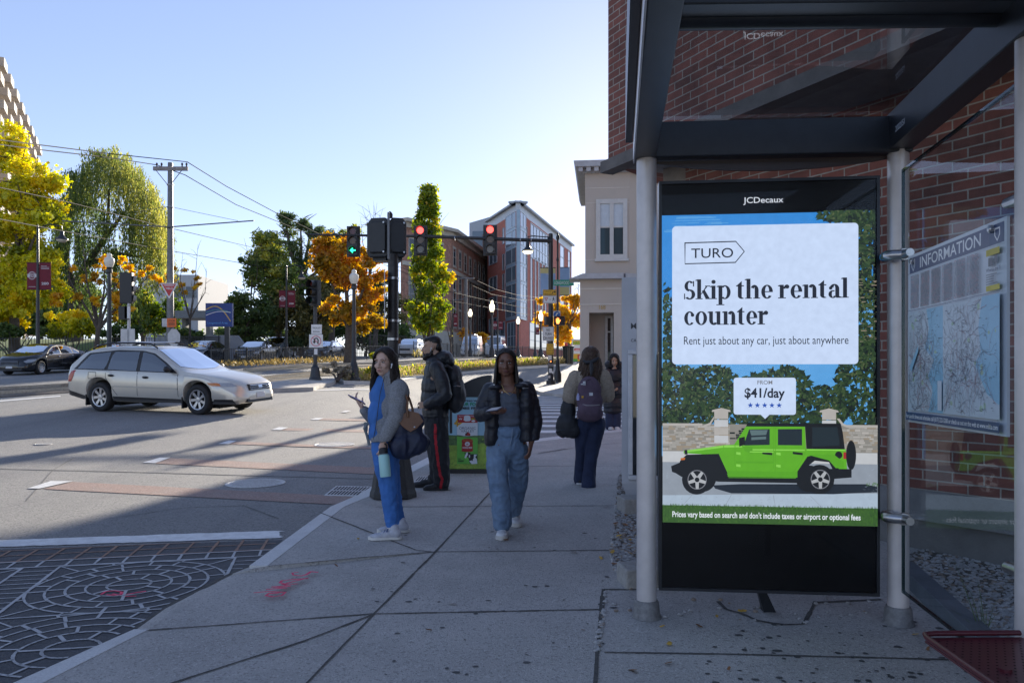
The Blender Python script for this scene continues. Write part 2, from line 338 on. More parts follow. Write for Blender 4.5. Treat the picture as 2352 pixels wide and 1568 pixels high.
def strips(name, lines, mat, wd, off=.004):
    b = MB()
    for ln in lines:
        P = [G(*p, off) for p in ln] if not isinstance(ln[0], V) else ln
        Q = []
        for i in range(len(P)-1):
            n = max(2, int((P[i+1]-P[i]).length/.12))
            for k in range(n+(i == len(P)-2)): Q.append(P[i].lerp(P[i+1], k/n)+V((rnd.uniform(-1, 1)*wd*.14, rnd.uniform(-1, 1)*wd*.14, 0)))
        for k in Q: k.z = g(k.x, k.y)+off
        for i in range(len(Q)-1):
            d = (Q[i+1]-Q[i]).normalized(); s_ = V((-d.y, d.x, 0))*wd*(.5+rnd.uniform(-.12, .2)); 
            b.poly([Q[i]-s_, Q[i+1]-s_, Q[i+1]+s_, Q[i]+s_])
    return struct(b.build(name, mat))
strips('pavement_joint', [[(1128, 1128), (1000, 1266), (860, 1407), (700, 1572)], [(735, 1176), (955, 1262), (1000, 1267)], [(616, 1299), (823, 1280), (1000, 1266), (1425, 1262)], [(340, 1446), (860, 1408), (1380, 1398)],
    [(385, 1570), (700, 1470), (860, 1408)], [(862, 1163), (1425, 1160)], [(1010, 1069), (1428, 1070)], [(1388, 1496), (1700, 1501), (2140, 1512), (2500, 1520)], [(1235, 1042), (1340, 1024), (1430, 1016)]], JOINT, .014)
strips('pavement_gap', [[(1386, 1352), (1380, 1420), (1372, 1500), (1366, 1600)], [(1386, 1352), (1462, 1352)]], JOINT, .022)
strips('pavement_crack', [[(1650, 1380), (1668, 1398), (1700, 1406), (1740, 1424), (1800, 1433), (1845, 1432), (1856, 1412), (1866, 1395), (1872, 1380)], [(1872, 1382), (2024, 1375)], [(1236, 1040), (1300, 1030)]], JOINT, .02)
strips('ramp_edge', [[(300, 1449), (308, 1445), (385, 1391), (466, 1349), (520, 1321), (573, 1300)]], JOINT, .03, -.03)
b = MB()                                           # gum and drip stains
for _ in range(150):
    px, py = (rnd.uniform(1620, 2330), rnd.uniform(1425, 1568)) if _ < 90 else (rnd.uniform(820, 1420), rnd.uniform(1080, 1560))
    p = G(px, py, .003); r_ = rnd.uniform(.005, .019); n = 9; a0 = rnd.uniform(.7, 1.5)
    b.poly([p+V((r_*a0*math.cos(i*2*math.pi/n)*rnd.uniform(.8, 1.15), r_*math.sin(i*2*math.pi/n)*rnd.uniform(.8, 1.15), 0)) for i in range(n)])
struct(b.build('pavement_stain', M('gum_stain', (.085, .083, .082), .8, var=.3)))
# pink spray marks
PINK = M('pink_spray', (.80, .04, .12), .7, var=.25, ns=60)
Z8 = lambda L: [(x*.35, 1117.2+.35*y) for x, y in L]
b = MB()
for ln, off in [([(2085, 560), (2040, 556), (2010, 577), (1975, 585), (1925, 580), (1918, 566), (1955, 562)], 0), ([(2020, 600), (1915, 608), (1850, 616), (1838, 630), (1870, 638), (1905, 628), (2015, 600)], 0),
          ([(1950, 636), (1850, 641), (1905, 651), (1785, 657), (1880, 664), (1750, 674)], 0), ([(1875, 692), (1760, 686), (1668, 695)], 0), ([(1872, 692), (1850, 712), (1790, 721), (1745, 714), (1765, 700), (1830, 697)], 0),
          ([(665, 705), (690, 687), (750, 681), (800, 690), (795, 706), (745, 714), (700, 709)], RD), ([(740, 702), (820, 718), (890, 716)], RD), ([(820, 708), (900, 692), (955, 685)], RD)]:
    P = [G(*p, off+.008) for p in Z8(ln)]
    for i in range(len(P)-1):
        d = (P[i+1]-P[i]).normalized(); s_ = V((-d.y, d.x, 0))*.009*rnd.uniform(.8, 1.3); e = d*.004
        z = V((0, 0, .0004*i)); b.poly([P[i]-s_-e+z, P[i+1]-s_+e+z, P[i+1]+s_+e+z, P[i]+s_-e+z])
struct(b.build('spray_mark', PINK))
# painted markings on the road
Z4 = lambda L: [(x*.375, 882+.375*y) for x, y in L]
RO = RD+.006
sheet('road_marking', [Z4(q) for q in ([(172, 636), (240, 638), (445, 592), (310, 592)], [(870, 480), (950, 482), (1045, 448), (980, 448)], [(1335, 365), (1400, 366), (1450, 346), (1400, 344)],
    [(1660, 279), (1720, 280), (1765, 264), (1710, 262)], [(1900, 217), (1950, 218), (1980, 207), (1935, 206)], [(2085, 171), (2120, 172), (2150, 162), (2115, 162)])]
    +[[(0, 919), (139, 908), (139, 910.5), (0, 922)], [(735, 894.5), (1010, 894.5), (1010, 896.5), (735, 896.5)], [(910, 880.5), (1000, 880), (1000, 881.7), (910, 882.2)], [(600, 893), (735, 895), (735, 896.5), (600, 894.5)]], PAINT, RO+.004)
sheet('red_band', [Z4(q) for q in ([(265, 640), (2050, 735), (2300, 695), (445, 597)], [(950, 485), (2330, 552), (2330, 512), (1045, 452)], [(1400, 366), (2330, 398), (2330, 386), (1450, 350)], [(1720, 282), (2330, 297), (2330, 281), (1765, 268)], [(1950, 220), (2330, 228), (2330, 216), (1980, 208)])], REDP, RO)
# stop line with a torn end
b = MB(); P0, P1 = G(-500, 1271, RO), G(642, 1234, RO); Q0, Q1 = G(-500, 1256, RO), G(640, 1218, RO); n = 60; T, B_ = [], []
for i in range(n+1):
    t = i/n; j = lambda: V((0, rnd.uniform(-.012, .012), 0)); B_.append(P0.lerp(P1, t)+j()); T.append(Q0.lerp(Q1, t)+j())
for i in range(n): b.poly([B_[i], B_[i+1], T[i+1], T[i]])
for k in range(6): a, c = k/6, (k+1)/6; b.poly([B_[n].lerp(T[n], a), B_[n].lerp(T[n], (a+c)/2)+V((rnd.uniform(.0, .06), 0, 0)), B_[n].lerp(T[n], c)])
struct(b.build('stop_line', PAINT))
# crosswalk over the side street
b = MB()
for y, h in ((911, 1.4), (915.4, 1.6), (920, 1.8), (924.6, 2), (930, 2.2), (935.6, 2.4), (941.5, 2.7), (949, 3), (957.5, 3.6), (967, 4), (978, 4.8), (991, 6)):
    a = [G(1090, y+h*.5, RO), G(1480, y+h*.5-.5, RO), G(1480, y-h*.5-.5, RO), G(1090, y-h*.5, RO)]; b.poly(a)
struct(b.build('crosswalk_stripe', PAINT))
# stamped crosswalk with circles
OX = V((-2.42, 0, 0)); e1 = V((.977, .212, 0)).normalized(); e2 = V((-e1.y, e1.x, 0)); c1 = G(297, 1344, RD); c1.z = 0
region = [(-14, 3.6), (-14, 4.62), (-4.13, 6.39), (-2.0, 6.80)]+[(p.x, p.y) for p in [G(620, 1268, RD), G(573, 1300, RD), G(520, 1321, RD), G(466, 1349, RD), G(385, 1391, RD), G(308, 1446, RD), G(31, 1568, RD)]]+[(-3.4, 0), (-14, 0)]
reg = [(-14, -1), (-14, 4.60)]+[(G(-300, 1272, RD).x, G(-300, 1272, RD).y), (G(650, 1240, RD).x, G(650, 1240, RD).y)]+[(p.x, p.y) for p in [G(625, 1266, RD), G(573, 1300, RD), G(520, 1321, RD), G(466, 1349, RD), G(385, 1391, RD), G(308, 1446, RD), G(31, 1568, RD)]]+[(-3.5, -1)]
b = MB(); b.poly([V((x, y, g(x, y)+RD+.004)) for x, y in reg]); struct(b.build('stamped_crosswalk', STREET))
bl, bo = MB(), MB()
def seg(B2, p, q, wd):
    n = max(1, int((q-p).length/.07))
    for i in range(n):
        a, c = p.lerp(q, i/n), p.lerp(q, (i+1)/n); m_ = (a+c)/2
        if not inpoly(m_.x, m_.y, reg) or m_.y < 1: continue
        d = (c-a).normalized(); s_ = V((-d.y, d.x, 0))*wd/2*rnd.uniform(.8, 1.2); z = lambda k: V((k.x, k.y, g(k.x, k.y)+RD+.0085+((i % 5)*.0002)))
        B2.poly([z(a-s_-d*.004), z(c-s_+d*.004), z(c+s_+d*.004), z(a+s_-d*.004)])
MOD, BAND = 1.25, .26
for ci in range(-4, 2):
    for cj in range(-3, 1):
        cc = c1+e1*(ci*(MOD+BAND))+e2*(cj*(MOD-.0))
        for k, r_ in enumerate((.14, .27, .39, .51, .625)):
            n = 40
            for i in range(n): a = 2*math.pi*i/n; a2 = 2*math.pi*(i+1)/n; seg(bl, cc+(e1*math.cos(a)+e2*math.sin(a))*r_, cc+(e1*math.cos(a2)+e2*math.sin(a2))*r_, .017)
            nj = (2, 7, 10, 14, 18)[k]; r0 = (0, .14, .27, .39, .51)[k]
            for i in range(nj): a = 2*math.pi*(i+.37*k)/nj+rnd.uniform(-.08, .08); d = e1*math.cos(a)+e2*math.sin(a); seg(bl, cc+d*r0, cc+d*r_, .02)
        for sx in (-1, 1):           # corner pieces
            for sy in (-1, 1):
                for t in (.25, .5, .75): a = math.pi/2*t; d = e1*(sx*math.cos(a))+e2*(sy*math.sin(a)); seg(bl, cc+d*.625, cc+d*(.625/max(abs(math.cos(a)), abs(math.sin(a)))), .016)
        L_, R_ = cc+e1*(MOD/2), cc+e1*(MOD/2+BAND)
        seg(bl, L_-e2*MOD/2, L_+e2*MOD/2, .022); seg(bl, R_-e2*MOD/2, R_+e2*MOD/2, .022)
        for k in range(11): o = e2*(-MOD/2+k*MOD/11); seg(bl, L_+o, R_+o, .013)
        seg(bl, cc-e1*MOD/2+e2*MOD/2, cc+e1*MOD/2+e2*MOD/2, .018)
T0 = c1+e2*(MOD/2+.02)
for k, wd in ((0, .02), (.19, .02)): seg(bl, T0-e1*9+e2*k, T0+e1*3+e2*k, wd)
for k in range(-45, 15): seg(bl, T0+e1*(k*.2), T0+e1*(k*.2)+e2*.19, .02)
for k in (.21, .42, .60): seg(bo, T0-e1*9+e2*k, T0+e1*3+e2*k, .018)
for k in range(-45, 15): seg(bo, T0+e1*(k*.2)+e2*.21, T0+e1*(k*.2+.02)+e2*.6, .022)
struct(bl.build('stamped_line', LINE))
CRK = M('road_crack', (.13, .128, .125), .9, var=.3); strips('road_crack', [[(170, 1050), (120, 1080), (60, 1150)], [(640, 1190), (560, 1160), (420, 1165), (250, 1190)]], CRK, .012, RD+.005)
strips('road_seam', [[(-40, 1075), (300, 1083), (640, 1093), (880, 1099)]], M('tar_seam', (.16, .158, .155), .7, var=.2), .05, RD+.0045)
struct(bo.build('stamped_edge', ORL))
# far pavement, median, track bed, lawn
def patch(name, outline, mat, top, depth=.16, tess=2.0):
    """a raised or flat area: outline in picture points, follows the ground, with an upright edge"""
    P = [G(*p, top) for p in outline]; Q = []
    for i in range(len(P)):
        a, c = P[i], P[(i+1) % len(P)]; n = max(1, int((c-a).length/tess))
        for k in range(n): p = a.lerp(c, k/n); p.z = g(p.x, p.y)+top; Q.append(p)
    b = MB(); n = len(Q); b.poly(Q)
    for i in range(n): b.poly([Q[i], Q[(i+1) % n], Q[(i+1) % n]-V((0, 0, depth)), Q[i]-V((0, 0, depth))])
    return b, Q
b, Q = patch('x', [(1226, 893), (1240, 899), (1275, 904), (1330, 907), (1450, 909), (1500, 860), (1330, 838), (1306, 838), (1280, 858), (1262, 874)], CONC2, 0.04); struct(b.build('far_pavement', CONC2))
b, Q = patch('x', [(985, 861), (1100, 850.5), (1200, 842), (1310, 834.5), (1325, 831), (1200, 833), (1100, 839), (990, 845), (900, 853), (800, 862), (768, 866), (790, 874), (870, 876), (930, 871)], GRAN, .06)
MED = M('median_soil', (.16, .13, .085), .95, var=.35, ns=8, bump=.8, bs=40); struct(b.build('median', [GRAN]))
MQ = [(985, 860.3), (1100, 849.9), (1200, 841.5), (1308, 834.2), (1322, 831.2), (1200, 833.3), (1100, 839.4), (990, 845.4), (900, 853.5), (800, 862.4), (772, 866.2), (792, 873.4), (868, 875.2), (928, 870.2)]
P = [G(*p, .066) for p in MQ]; b = MB(); b.poly(P); struct(b.build('median_soil', MED))
b, Q = patch('x', [(560, 893), (640, 891), (720, 889), (732, 884), (760, 878), (780, 868), (700, 870), (620, 876), (560, 882)], CONC2, .05); struct(b.build('traffic_island', CONC2))
BALL = M('track_ballast', (.17, .14, .11), .95, var=.45, ns=14, bump=1.0, bs=30)
b, Q = patch('x', [(-60, 893), (140, 880), (521, 852), (700, 838), (960, 826), (1250, 820.5), (1250, 822.5), (980, 840), (800, 855), (740, 862), (600, 875), (300, 890), (-60, 915)], BALL, -.05, .1); struct(b.build('track_bed', BALL))
RAIL = M('rail_steel', (.32, .29, .26), .3, metal=.8, var=.25, ns=12)
b = MB()
for ln in ([(0, 892), (140, 885), (521, 855), (720, 843), (960, 832), (1240, 822)], [(0, 902), (140, 893), (600, 868), (750, 853.5), (960, 837), (1240, 824)], [(560, 848), (720, 836), (960, 828), (1240, 820.5)], [(600, 876), (740, 860), (860, 848), (980, 838.5)]):
    P = []
    for i in range(len(ln)-1):
        a, c = G(*ln[i], .0), G(*ln[i+1], .0)
        for k in range(8): p = a.lerp(c, k/8); p.z = g(p.x, p.y)+.0; P.append(p)
    for i in range(len(P)-1): b.beam(P[i], P[i+1], .09, .12)
struct(b.build('rail', RAIL))
GRASSM = M('lawn_green', (.10, .15, .035), .95, var=.3, ns=3, bump=.5, bs=20)
# lawn rising behind the left road
b = MB(); n = 13
for i in range(n+1):
    for j in range(7):
        d = 47+j*6; x = -48+i*2.0; 
        b.v.append((x*d/47, d, g(x*d/47, d)+.1+sstep((j-.2)/3)*1.3*sstep((-x-8)/6)))
for i in range(n):
    for j in range(6): b.f.append((i*7+j, (i+1)*7+j, (i+1)*7+j+1, i*7+j+1)); b.mi.append(0); b.at.append(0)
struct(b.build('lawn', GRASSM, smooth='all'))
# covers and grate in the road
IRON = M('cast_iron', (.46, .455, .45), .5, metal=.4, var=.25, ns=30, bump=.3, bs=90)
DK = M('slot_dark', (.012, .012, .013), .9, var=.3)
def manhole(px, py, r_, label):
    c = G(px, py, RD); t = thing('manhole_cover', c, label, 'manhole cover')
    n = V((0, -SL, 1)).normalized(); b = MB(); b.lathe(c+V((0, 0, .002)), [(r_, 0), (r_, .007), (r_*.93, .008), (r_*.92, .004), (r_*.89, .004)], 40, axis=n); b.build('rim', IRON, t, True)
    b = MB(); b.lathe(c+V((0, 0, .002)), [(r_*.88, .001), (r_*.88, .007), (0, .008)], 40, axis=n)
    for i in range(-9, 10):
        for j in range(-9, 10):
            x, y = i*r_*.085, j*r_*.085
            if math.hypot(x, y) < r_*.82: b.box((c.x+x, c.y+y, c.z+.010+SL*y), (r_*.05, r_*.05, .006))
    b.build('lid', IRON, t); return t
manhole(587, 1110, .36, 'round iron manhole cover in the road nearest the pavement corner'); manhole(768, 1021, .355, 'round iron manhole cover behind the phone of the woman in blue'); manhole(100, 1020, .14, 'small round iron cover alone in the road below the silver wagon')
t = thing('drain_grate', G(800, 1130, RD), 'slotted iron drain grate against the kerb beside the black pole base', 'drain grate')
P = [G(*p, RD) for p in ((744, 1139), (832, 1141), (858, 1119), (772, 1117))]; b = MB(); b.hexa([p-V((0, 0, .02)) for p in P], [p+V((0, 0, .010)) for p in P]); b.build('frame', IRON, t)
b = MB()
for k in range(2):
    for i in range(11):
        a, c = .06+i*.083, .06+i*.083+.045; lo, hi = (.08, .46) if k == 0 else (.54, .92)
        f = lambda s_, v: P[0].lerp(P[1], s_).lerp(P[3].lerp(P[2], s_), v)+V((0, 0, .013)); b.poly([f(a, lo), f(c, lo), f(c, hi), f(a, hi)])
b.build('slot', DK, t)
t = thing('utility_cover', G(968, 1100), 'small rectangular metal cover in the pavement beside the bearded man', 'utility cover')
P = [G(*p, .004) for p in ((948, 1106), (978, 1107), (989, 1094), (962, 1093))]; b = MB(); b.poly(P); b.build('lid', IRON, t)
b = MB(); f = lambda s_, v: P[0].lerp(P[1], s_).lerp(P[3].lerp(P[2], s_), v)+V((0, 0, .004))
for i in range(4): a = .12+i*.2; b.poly([f(a, .15), f(a+.1, .15), f(a+.1, .85), f(a, .85)])
b.build('slot', DK, t)
# ------------------------------------------------------------------ bus shelter, display, information board
BLK = M('black_powder_coat', (.018, .02, .024), .38, var=.25, ns=9, bump=.08, bs=200)
ALU = M('brushed_aluminium', (.60, .56, .54), .42, metal=.35, var=.10, ns=6, bump=.05, bs=300)
STEEL = M('stainless_steel', (.42, .42, .43), .3, metal=.95, var=.15, ns=20)
CGL = GLASS('clear_glass', (.93, .96, .97), .10)
RGL = GLASS('roof_glass', (.93, .95, .96), .28)
pR = V((2.17, 4.55, 0)); pL = V((.775, 4.665, 0)); pN = V((1.952, 3.04, 0))
rr = (pR-pL).normalized(); aw = V((-rr.y, rr.x, 0)); back2 = (pN-pR).normalized()
sh = thing('bus_shelter', (1.4, 4.6, g(0, 4.6)), 'black framed glass bus shelter with silver posts beside the brick wall', 'bus shelter')
ZB = 2.765
for p in (pL, pR, pN):
    z0 = g(p.x, p.y); b = MB(); b.lathe((p.x, p.y, z0+.06), [(.057, 0), (.057, ZB-z0-.06)], 28); po = b.build('post', ALU, sh, True)
    b = MB(); b.lathe((p.x, p.y, z0), [(.088, 0), (.078, .02), (.072, .085), (.064, .10), (.057, .10)], 24); b.m(1)
    b.build('foot', [M('foot_cast', (.2, .195, .19), .6, metal=.3, var=.3, ns=30)], po, True)
    for sgn in (-1, 1): pass
# beams
b = MB(); b.beam(pL+V((0, 0, ZB+.085))-rr*.05, pR+V((0, 0, ZB+.085))+rr*.06, .11, .20); b.build('cross_beam', BLK, sh, bev=.006)
dirL = V((-.131, -1, 0)).normalized()
b = MB(); b.beam(pL+V((-.003, .06, ZB+.10)), pL+dirL*3.4+V((0, 0, ZB+.10)), .125, .23); b.build('side_beam', BLK, sh, bev=.006)
b = MB(); b.beam(pR-back2*.06+V((0, 0, ZB+.10)), pR+back2*2.6+V((0, 0, ZB+.10)), .13, .20); sb = b.build('side_beam', BLK, sh, bev=.006)
b = MB(); q = pR+back2*.16+V((-.068, .0, ZB+.06)); Fs = Fr(q, back2, (0, 0, 1)); b.ftext(Fs, '2002151', 0, 0, .045, .0, 'l', .01); b.build('number', M('white_print', (.75, .75, .75), .6), sb)
c1_, c2_ = pL+dirL*1.56, pN+V((.02, .04, 0)); zz = ZB+.19
b = MB(); b.beam(c1_+V((0, 0, zz+.045)), c2_+V((0, 0, zz+.045)), .12, .19); b.build('cross_beam', BLK, sh, bev=.006)
b = MB(); b.tube([c1_+V((0, .10, zz-.035)), c2_+V((0, .10, zz-.035))], .045, 16); b.build('gutter_tube', BLK, sh, True)
b = MB(); b.beam(c1_+V((0, .20, zz-.005)), c2_+V((0, .20, zz-.005)), .09, .03); b.build('edge_strip', M('grey_strip', (.14, .14, .145), .45, metal=.5, var=.2), sh)
# curved fascia under the cross beam
b = MB(); n = 24; T, B_ = [], []
for i in range(n+1):
    t_ = i/n; p = pL.lerp(pR, t_)+aw*.03; T.append(p+V((0, 0, ZB-.02))); B_.append(p+V((0, 0, ZB-.022-.062*math.sin(math.pi*min(1, t_*1.0))**.8)))
for i in range(n): b.hexa([B_[i], B_[i+1], B_[i+1]+aw*.02, B_[i]+aw*.02], [T[i], T[i+1], T[i+1]+aw*.02, T[i]+aw*.02])
b.build('curved_fascia', M('fascia_brown', (.035, .022, .022), .35, var=.2), sh)
# roof glass and outer edge plate
zr = ZB+.215
b = MB(); q = [pL+aw*.02, pR+aw*.02, pN+V((0, .1, 0)), pL+dirL*1.45]; b.hexa([p+V((0, 0, zr)) for p in q], [p+V((0, 0, zr+.012)) for p in q]); b.build('roof_glass', RGL, sh)
q = [pL+dirL*1.6, pN+V((0, -.05, 0)), pN+dirL*3, pL+dirL*4.5]; b = MB(); b.hexa([p+V((0, 0, zr)) for p in q], [p+V((0, 0, zr+.012)) for p in q]); b.build('roof_glass', RGL, sh)
b = MB(); b.beam(pL+V((-.10, 0, ZB+.32))-dirL*.1, pL+V((-.10, 0, ZB+.32))+dirL*4.2, .04, .42); b.build('edge_plate', BLK, sh)
b = MB(); b.beam(pL+V((-.072, 0, ZB+.13))-dirL*.07, pL+V((-.072, 0, ZB+.13))+dirL*4.2, .008, .30); b.build('edge_trim', ALU, sh)
# side glass with clamps
sideF = Fr((pR.x, pR.y, 0)+V((0, 0, 0)) if False else V((pR.x-.012, pR.y-.01, 0)), back2, (0, 0, 1)); L_ = (pN-pR).length
b = MB(); b.fbox(sideF, .10, .32, L_+1.2, ZB-.13, -.006, .006); b.build('side_glass', CGL, sh)
b = MB(); b.fframe(sideF, .10, .32, L_+1.2, ZB-.13, .012, -.0075, .0075); b.build('glass_edge', GLASS('glass_edge', (.25, .36, .36), .8, .25), sh)
for z in (2.163, .73):
    b = MB(); o = V((pR.x, pR.y, z)); d = back2
    b.tube([o-V((.06, .03, 0)), o-V((.10, .05, 0))+d*.01, o-V((.10, .05, 0))+d*.06, o-V((.075, .03, 0))+d*.11, o+d*.17-V((.02, 0, 0)), o+d*.24-V((.015, 0, 0))], [.027, .03, .030, .028, .026, .022], 14)
    b.lathe(o-V((.02, 0, 0))+d*.16, [(.032, -.012), (.036, 0), (.032, .012)], 16, axis=d); b.build('glass_clamp', STEEL, sh, True)
    b = MB(); o = V((pN.x, pN.y, z+.02)); b.tube([o, o-d*.16-V((.02, 0, 0))], [.03, .022], 12); b.build('glass_clamp', STEEL, sh, True)
# display
xl, xr = V((.852, 4.70, 0)), V((2.070, 4.565, 0)); DW = (xr-xl).length; KX = DW/512; KY = 1/402.6
Fd = Fr((xl.x, xl.y, 1.5-(1362-865)*KY), xr-xl)
X = lambda px: (px-1512)*KX
Y = lambda py: (1362-py)*KY
dp = thing('advertising_display', (1.46, 4.63, g(0, 4.63)), 'tall black lit advertising screen between the two silver shelter posts', 'advertising display')
SCR = M('display_black', (.004, .004, .005), .3, var=.2, spec=.2)
b = MB(); b.fbox(Fd, 0, 0, DW, Y(410), -.12, 0); b.build('housing', SCR, dp, bev=.004)
b = MB(); b.fframe(Fd, 0, 0, DW, Y(410), X(1519), .0005, .014); b.build('frame', M('frame_grey', (.025, .028, .034), .35, metal=.3, var=.25), dp)
b = MB(); fz = G(1765, 1402); b.hexa([fz+V((-.035, -.03, 0)), fz+V((.035, -.03, 0)), fz+V((.035, .03, 0)), fz+V((-.035, .03, 0))], [Fd.p(X(1748), .02, -.08), Fd.p(X(1766), .02, -.08), Fd.p(X(1766), .02, -.12), Fd.p(X(1748), .02, -.12)]); b.build('foot', BLK, dp)
b = MB(); b.ftext(Fd, 'JCDecaux', X(1711.5), Y(464.6), .0478, .002, 'l', .008, wid=X(1805)-X(1711.5)); b.build('maker_name', E('logo_white', (.6, .64, .72), .45), dp)
S_ = .42
scols = dict(sky=(.03, .24, .66), sky2=(.10, .35, .72), lf1=(.010, .024, .012), lf2=(.022, .05, .018), lf3=(.04, .075, .025), lf4=(.085, .11, .045), lf5=(.006, .012, .010), st1=(.34, .33, .31), st2=(.24, .23, .21), st3=(.42, .40, .38), st4=(.30, .25, .19),
    road=(.26, .30, .36), shade=(.012, .018, .03), walk=(.38, .47, .58), gr1=(.035, .10, .018), gr2=(.07, .17, .03), grn=(.105, .40, .012), grn2=(.09, .36, .01), grn3=(.24, .62, .08), blk=(.006, .007, .009), win=(.012, .022, .03), winr=(.10, .16, .17),
    rim=(.40, .42, .45), card=(.56, .68, .92), ink=(.012, .016, .03), star=(.02, .08, .42), wt=(.75, .8, .88), grey=(.18, .19, .22), lamp=(.5, .13, .02), red=(.35, .02, .02), kb=(.50, .52, .55), cl=(.45, .58, .8))
SK = list(scols); SM = [E('screen_'+k, scols[k], S_) for k in SK]; SI = {k: i for i, k in enumerate(SK)}
b = MB(); lay = [.0008]
def c_(k): b.cur = SI[k]; lay[0] += .000012; return lay[0]
Zp = lambda L: [(X(1499.4+.375*x), Y(793.8+.375*y)) for x, y in L]
def sp(k, L): b.fpoly(Fd, Zp(L), c_(k))
def sr(k, x0, y0, x1, y1): sp(k, [(x0, y1), (x1, y1), (x1, y0), (x0, y0)])
def pr(k, x0, y0, x1, y1): b.rect(Fd, X(x0), Y(y1), X(x1), Y(y0), c_(k))
pr('sky', 1519, 489, 2010, 1050); pr('sky2', 1519, 680, 2010, 1050)
rs = random.Random(3)
for _ in range(26): x, y = rs.uniform(1519, 1640), rs.uniform(492, 530); pr('sky2', max(1519, x), y, min(2010, x+rs.uniform(10, 60)), y+rs.uniform(1, 3))
def leaves(n, fn, cols, s0, s1):
    for _ in range(n):
        p = fn()
        if not p: continue
        x, y = p
        if not (1521 < x < 2008 and 490 < y < 985): continue
        s = rs.uniform(s0, s1); a = rs.uniform(0, 6.28); k = rs.choice(cols); c = c_(k)
        b.fpoly(Fd, [(X(min(2010, max(1519, x+s*math.cos(a+t)*q))), Y(max(489, y+s*math.sin(a+t)*q))) for t, q in ((0, 1.4), (1.6, .6), (3.14, 1.2), (4.7, .6))], c)
def mass(cx, cy, rx, ry):
    def f():
        a = rs.uniform(0, 6.28); r_ = math.sqrt(rs.random()); return cx+rx*r_*math.cos(a), cy+ry*r_*math.sin(a)
    return f
for (cx, cy, rx, ry, n) in ((1545, 905, 75, 75, 600), (1640, 900, 70, 60, 500), (1740, 920, 60, 60, 350), (1800, 900, 70, 60, 500), (1990, 700, 45, 150, 800), (1985, 520, 50, 40, 350), (1925, 500, 45, 16, 120), (1980, 880, 60, 100, 600), (1900, 930, 60, 45, 300), (1525, 790, 22, 140, 300), (1700, 960, 190, 25, 400)):
    leaves(n, mass(cx, cy, rx, ry), ['lf1', 'lf1', 'lf5', 'lf2', 'lf2', 'lf3'], 4, 9); leaves(n//3, mass(cx-4, cy-6, rx*.9, ry*.9), ['lf3', 'lf4', 'lf2'], 2, 4)
for _ in range(60): x, y = rs.uniform(1968, 2008), rs.uniform(640, 790); pr(rs.choice(['lf4', 'st4', 'lf3']), x, y, min(2009, x+rs.uniform(4, 16)), y+rs.uniform(.8, 2))
sr('st2', 52, 478, 1364, 648); sr('kb', 52, 645, 1364, 712)                     # stone wall
for (xa, xb) in ((52, 470), (470, 575), (1150, 1364)):
    y = 490
    while y < 640:
        h = rs.uniform(9, 17); x = xa
        while x < xb: wd = rs.uniform(16, 46); sr(rs.choice(['st1', 'st2', 'st3', 'st1', 'st4'] if xa != 470 else ['st2', 'lf5', 'st2']), x, y, min(xb, x+wd-2), min(642, y+h-2)); x += wd
        y += h
sr('st3', 52, 474, 300, 489); sr('st3', 1180, 478, 1364, 493)
sp('st3', [(300, 489), (345, 470), (372, 430), (372, 446), (350, 484), (305, 492)]); sp('st3', [(1180, 493), (1150, 480), (1120, 440), (1136, 440), (1160, 470), (1185, 480)])
for x0, x1 in ((374, 460), (1032, 1116)):
    for i in range(4): sr('kb' if i % 2 else 'st3', x0, 403+i*48, x1, 403+i*48+44)
    sp('st3', [(x0-16, 403), (x1+16, 403), (x1+12, 392), ((x0+x1)/2, 379), (x0-12, 392)])
sr('road', 52, 712, 1364, 1000); sp('walk', [(52, 975), (52, 915), (700, 900), (1364, 885), (1364, 980)])
for x0, x1 in ((178, 240), (440, 478), (748, 735), (1030, 960)): sp('road', [(x0, 975), (x0+3, 975), (x1+3, 905), (x1, 905)])
sp('shade', [(365, 850), (540, 840), (900, 836), (1290, 830), (1362, 845), (1362, 878), (1200, 886), (1100, 893), (480, 897), (380, 870)])
sr('gr1', 52, 975, 1364, 1081)
for _ in range(900):
    x, y = rs.uniform(54, 1356), rs.uniform(968, 1070); a = rs.uniform(-5, 5); sp(rs.choice(['gr2', 'gr1', 'gr2', 'lf2']), [(x, y+10), (x+4, y+10), (x+a+2, y-rs.uniform(1, 9))])
for k in range(25): x = rs.uniform(1290, 1360); y = rs.uniform(818, 838); sp('gr2', [(x, y+4), (x+4, y+4), (x+rs.uniform(-8, 8), y-8)])
# the green car of the picture
sp('blk', [(120, 770), (165, 700), (400, 700), (470, 790), (900, 795), (1000, 740), (1205, 740), (1205, 790), (1100, 800), (880, 828), (400, 826), (170, 800)])
sp('grn', [(180, 655), (186, 640), (430, 604), (500, 600), (500, 650), (455, 785), (400, 665)]); sp('grn', [(430, 604), (500, 600), (900, 600), (900, 795), (455, 785), (400, 700)])
sp('grn', [(495, 600), (570, 486), (925, 486), (932, 620), (932, 700), (880, 795), (500, 790)]); sp('grn', [(925, 620), (1170, 620), (1178, 740), (1100, 740), (1060, 665), (930, 690)])
sp('grn3', [(190, 640), (430, 606), (560, 604), (560, 616), (430, 618), (195, 650)]); sp('grn3', [(590, 626), (925, 626), (925, 634), (590, 634)]); sp('grn3', [(935, 624), (1168, 624), (1168, 631), (935, 631)])
sp('blk', [(575, 470), (1140, 469), (1152, 520), (1165, 622), (935, 622), (926, 489), (568, 490)]); sp('win', [(970, 492), (1120, 490), (1135, 600), (970, 608)])
sp('win', [(586, 508), (712, 505), (712, 600), (552, 605)]); sp('win', [(762, 505), (908, 503), (908, 601), (762, 601)]); sp('winr', [(590, 512), (700, 510), (690, 540), (600, 545)]); sp('winr', [(600, 555), (690, 550), (690, 566), (600, 572)])
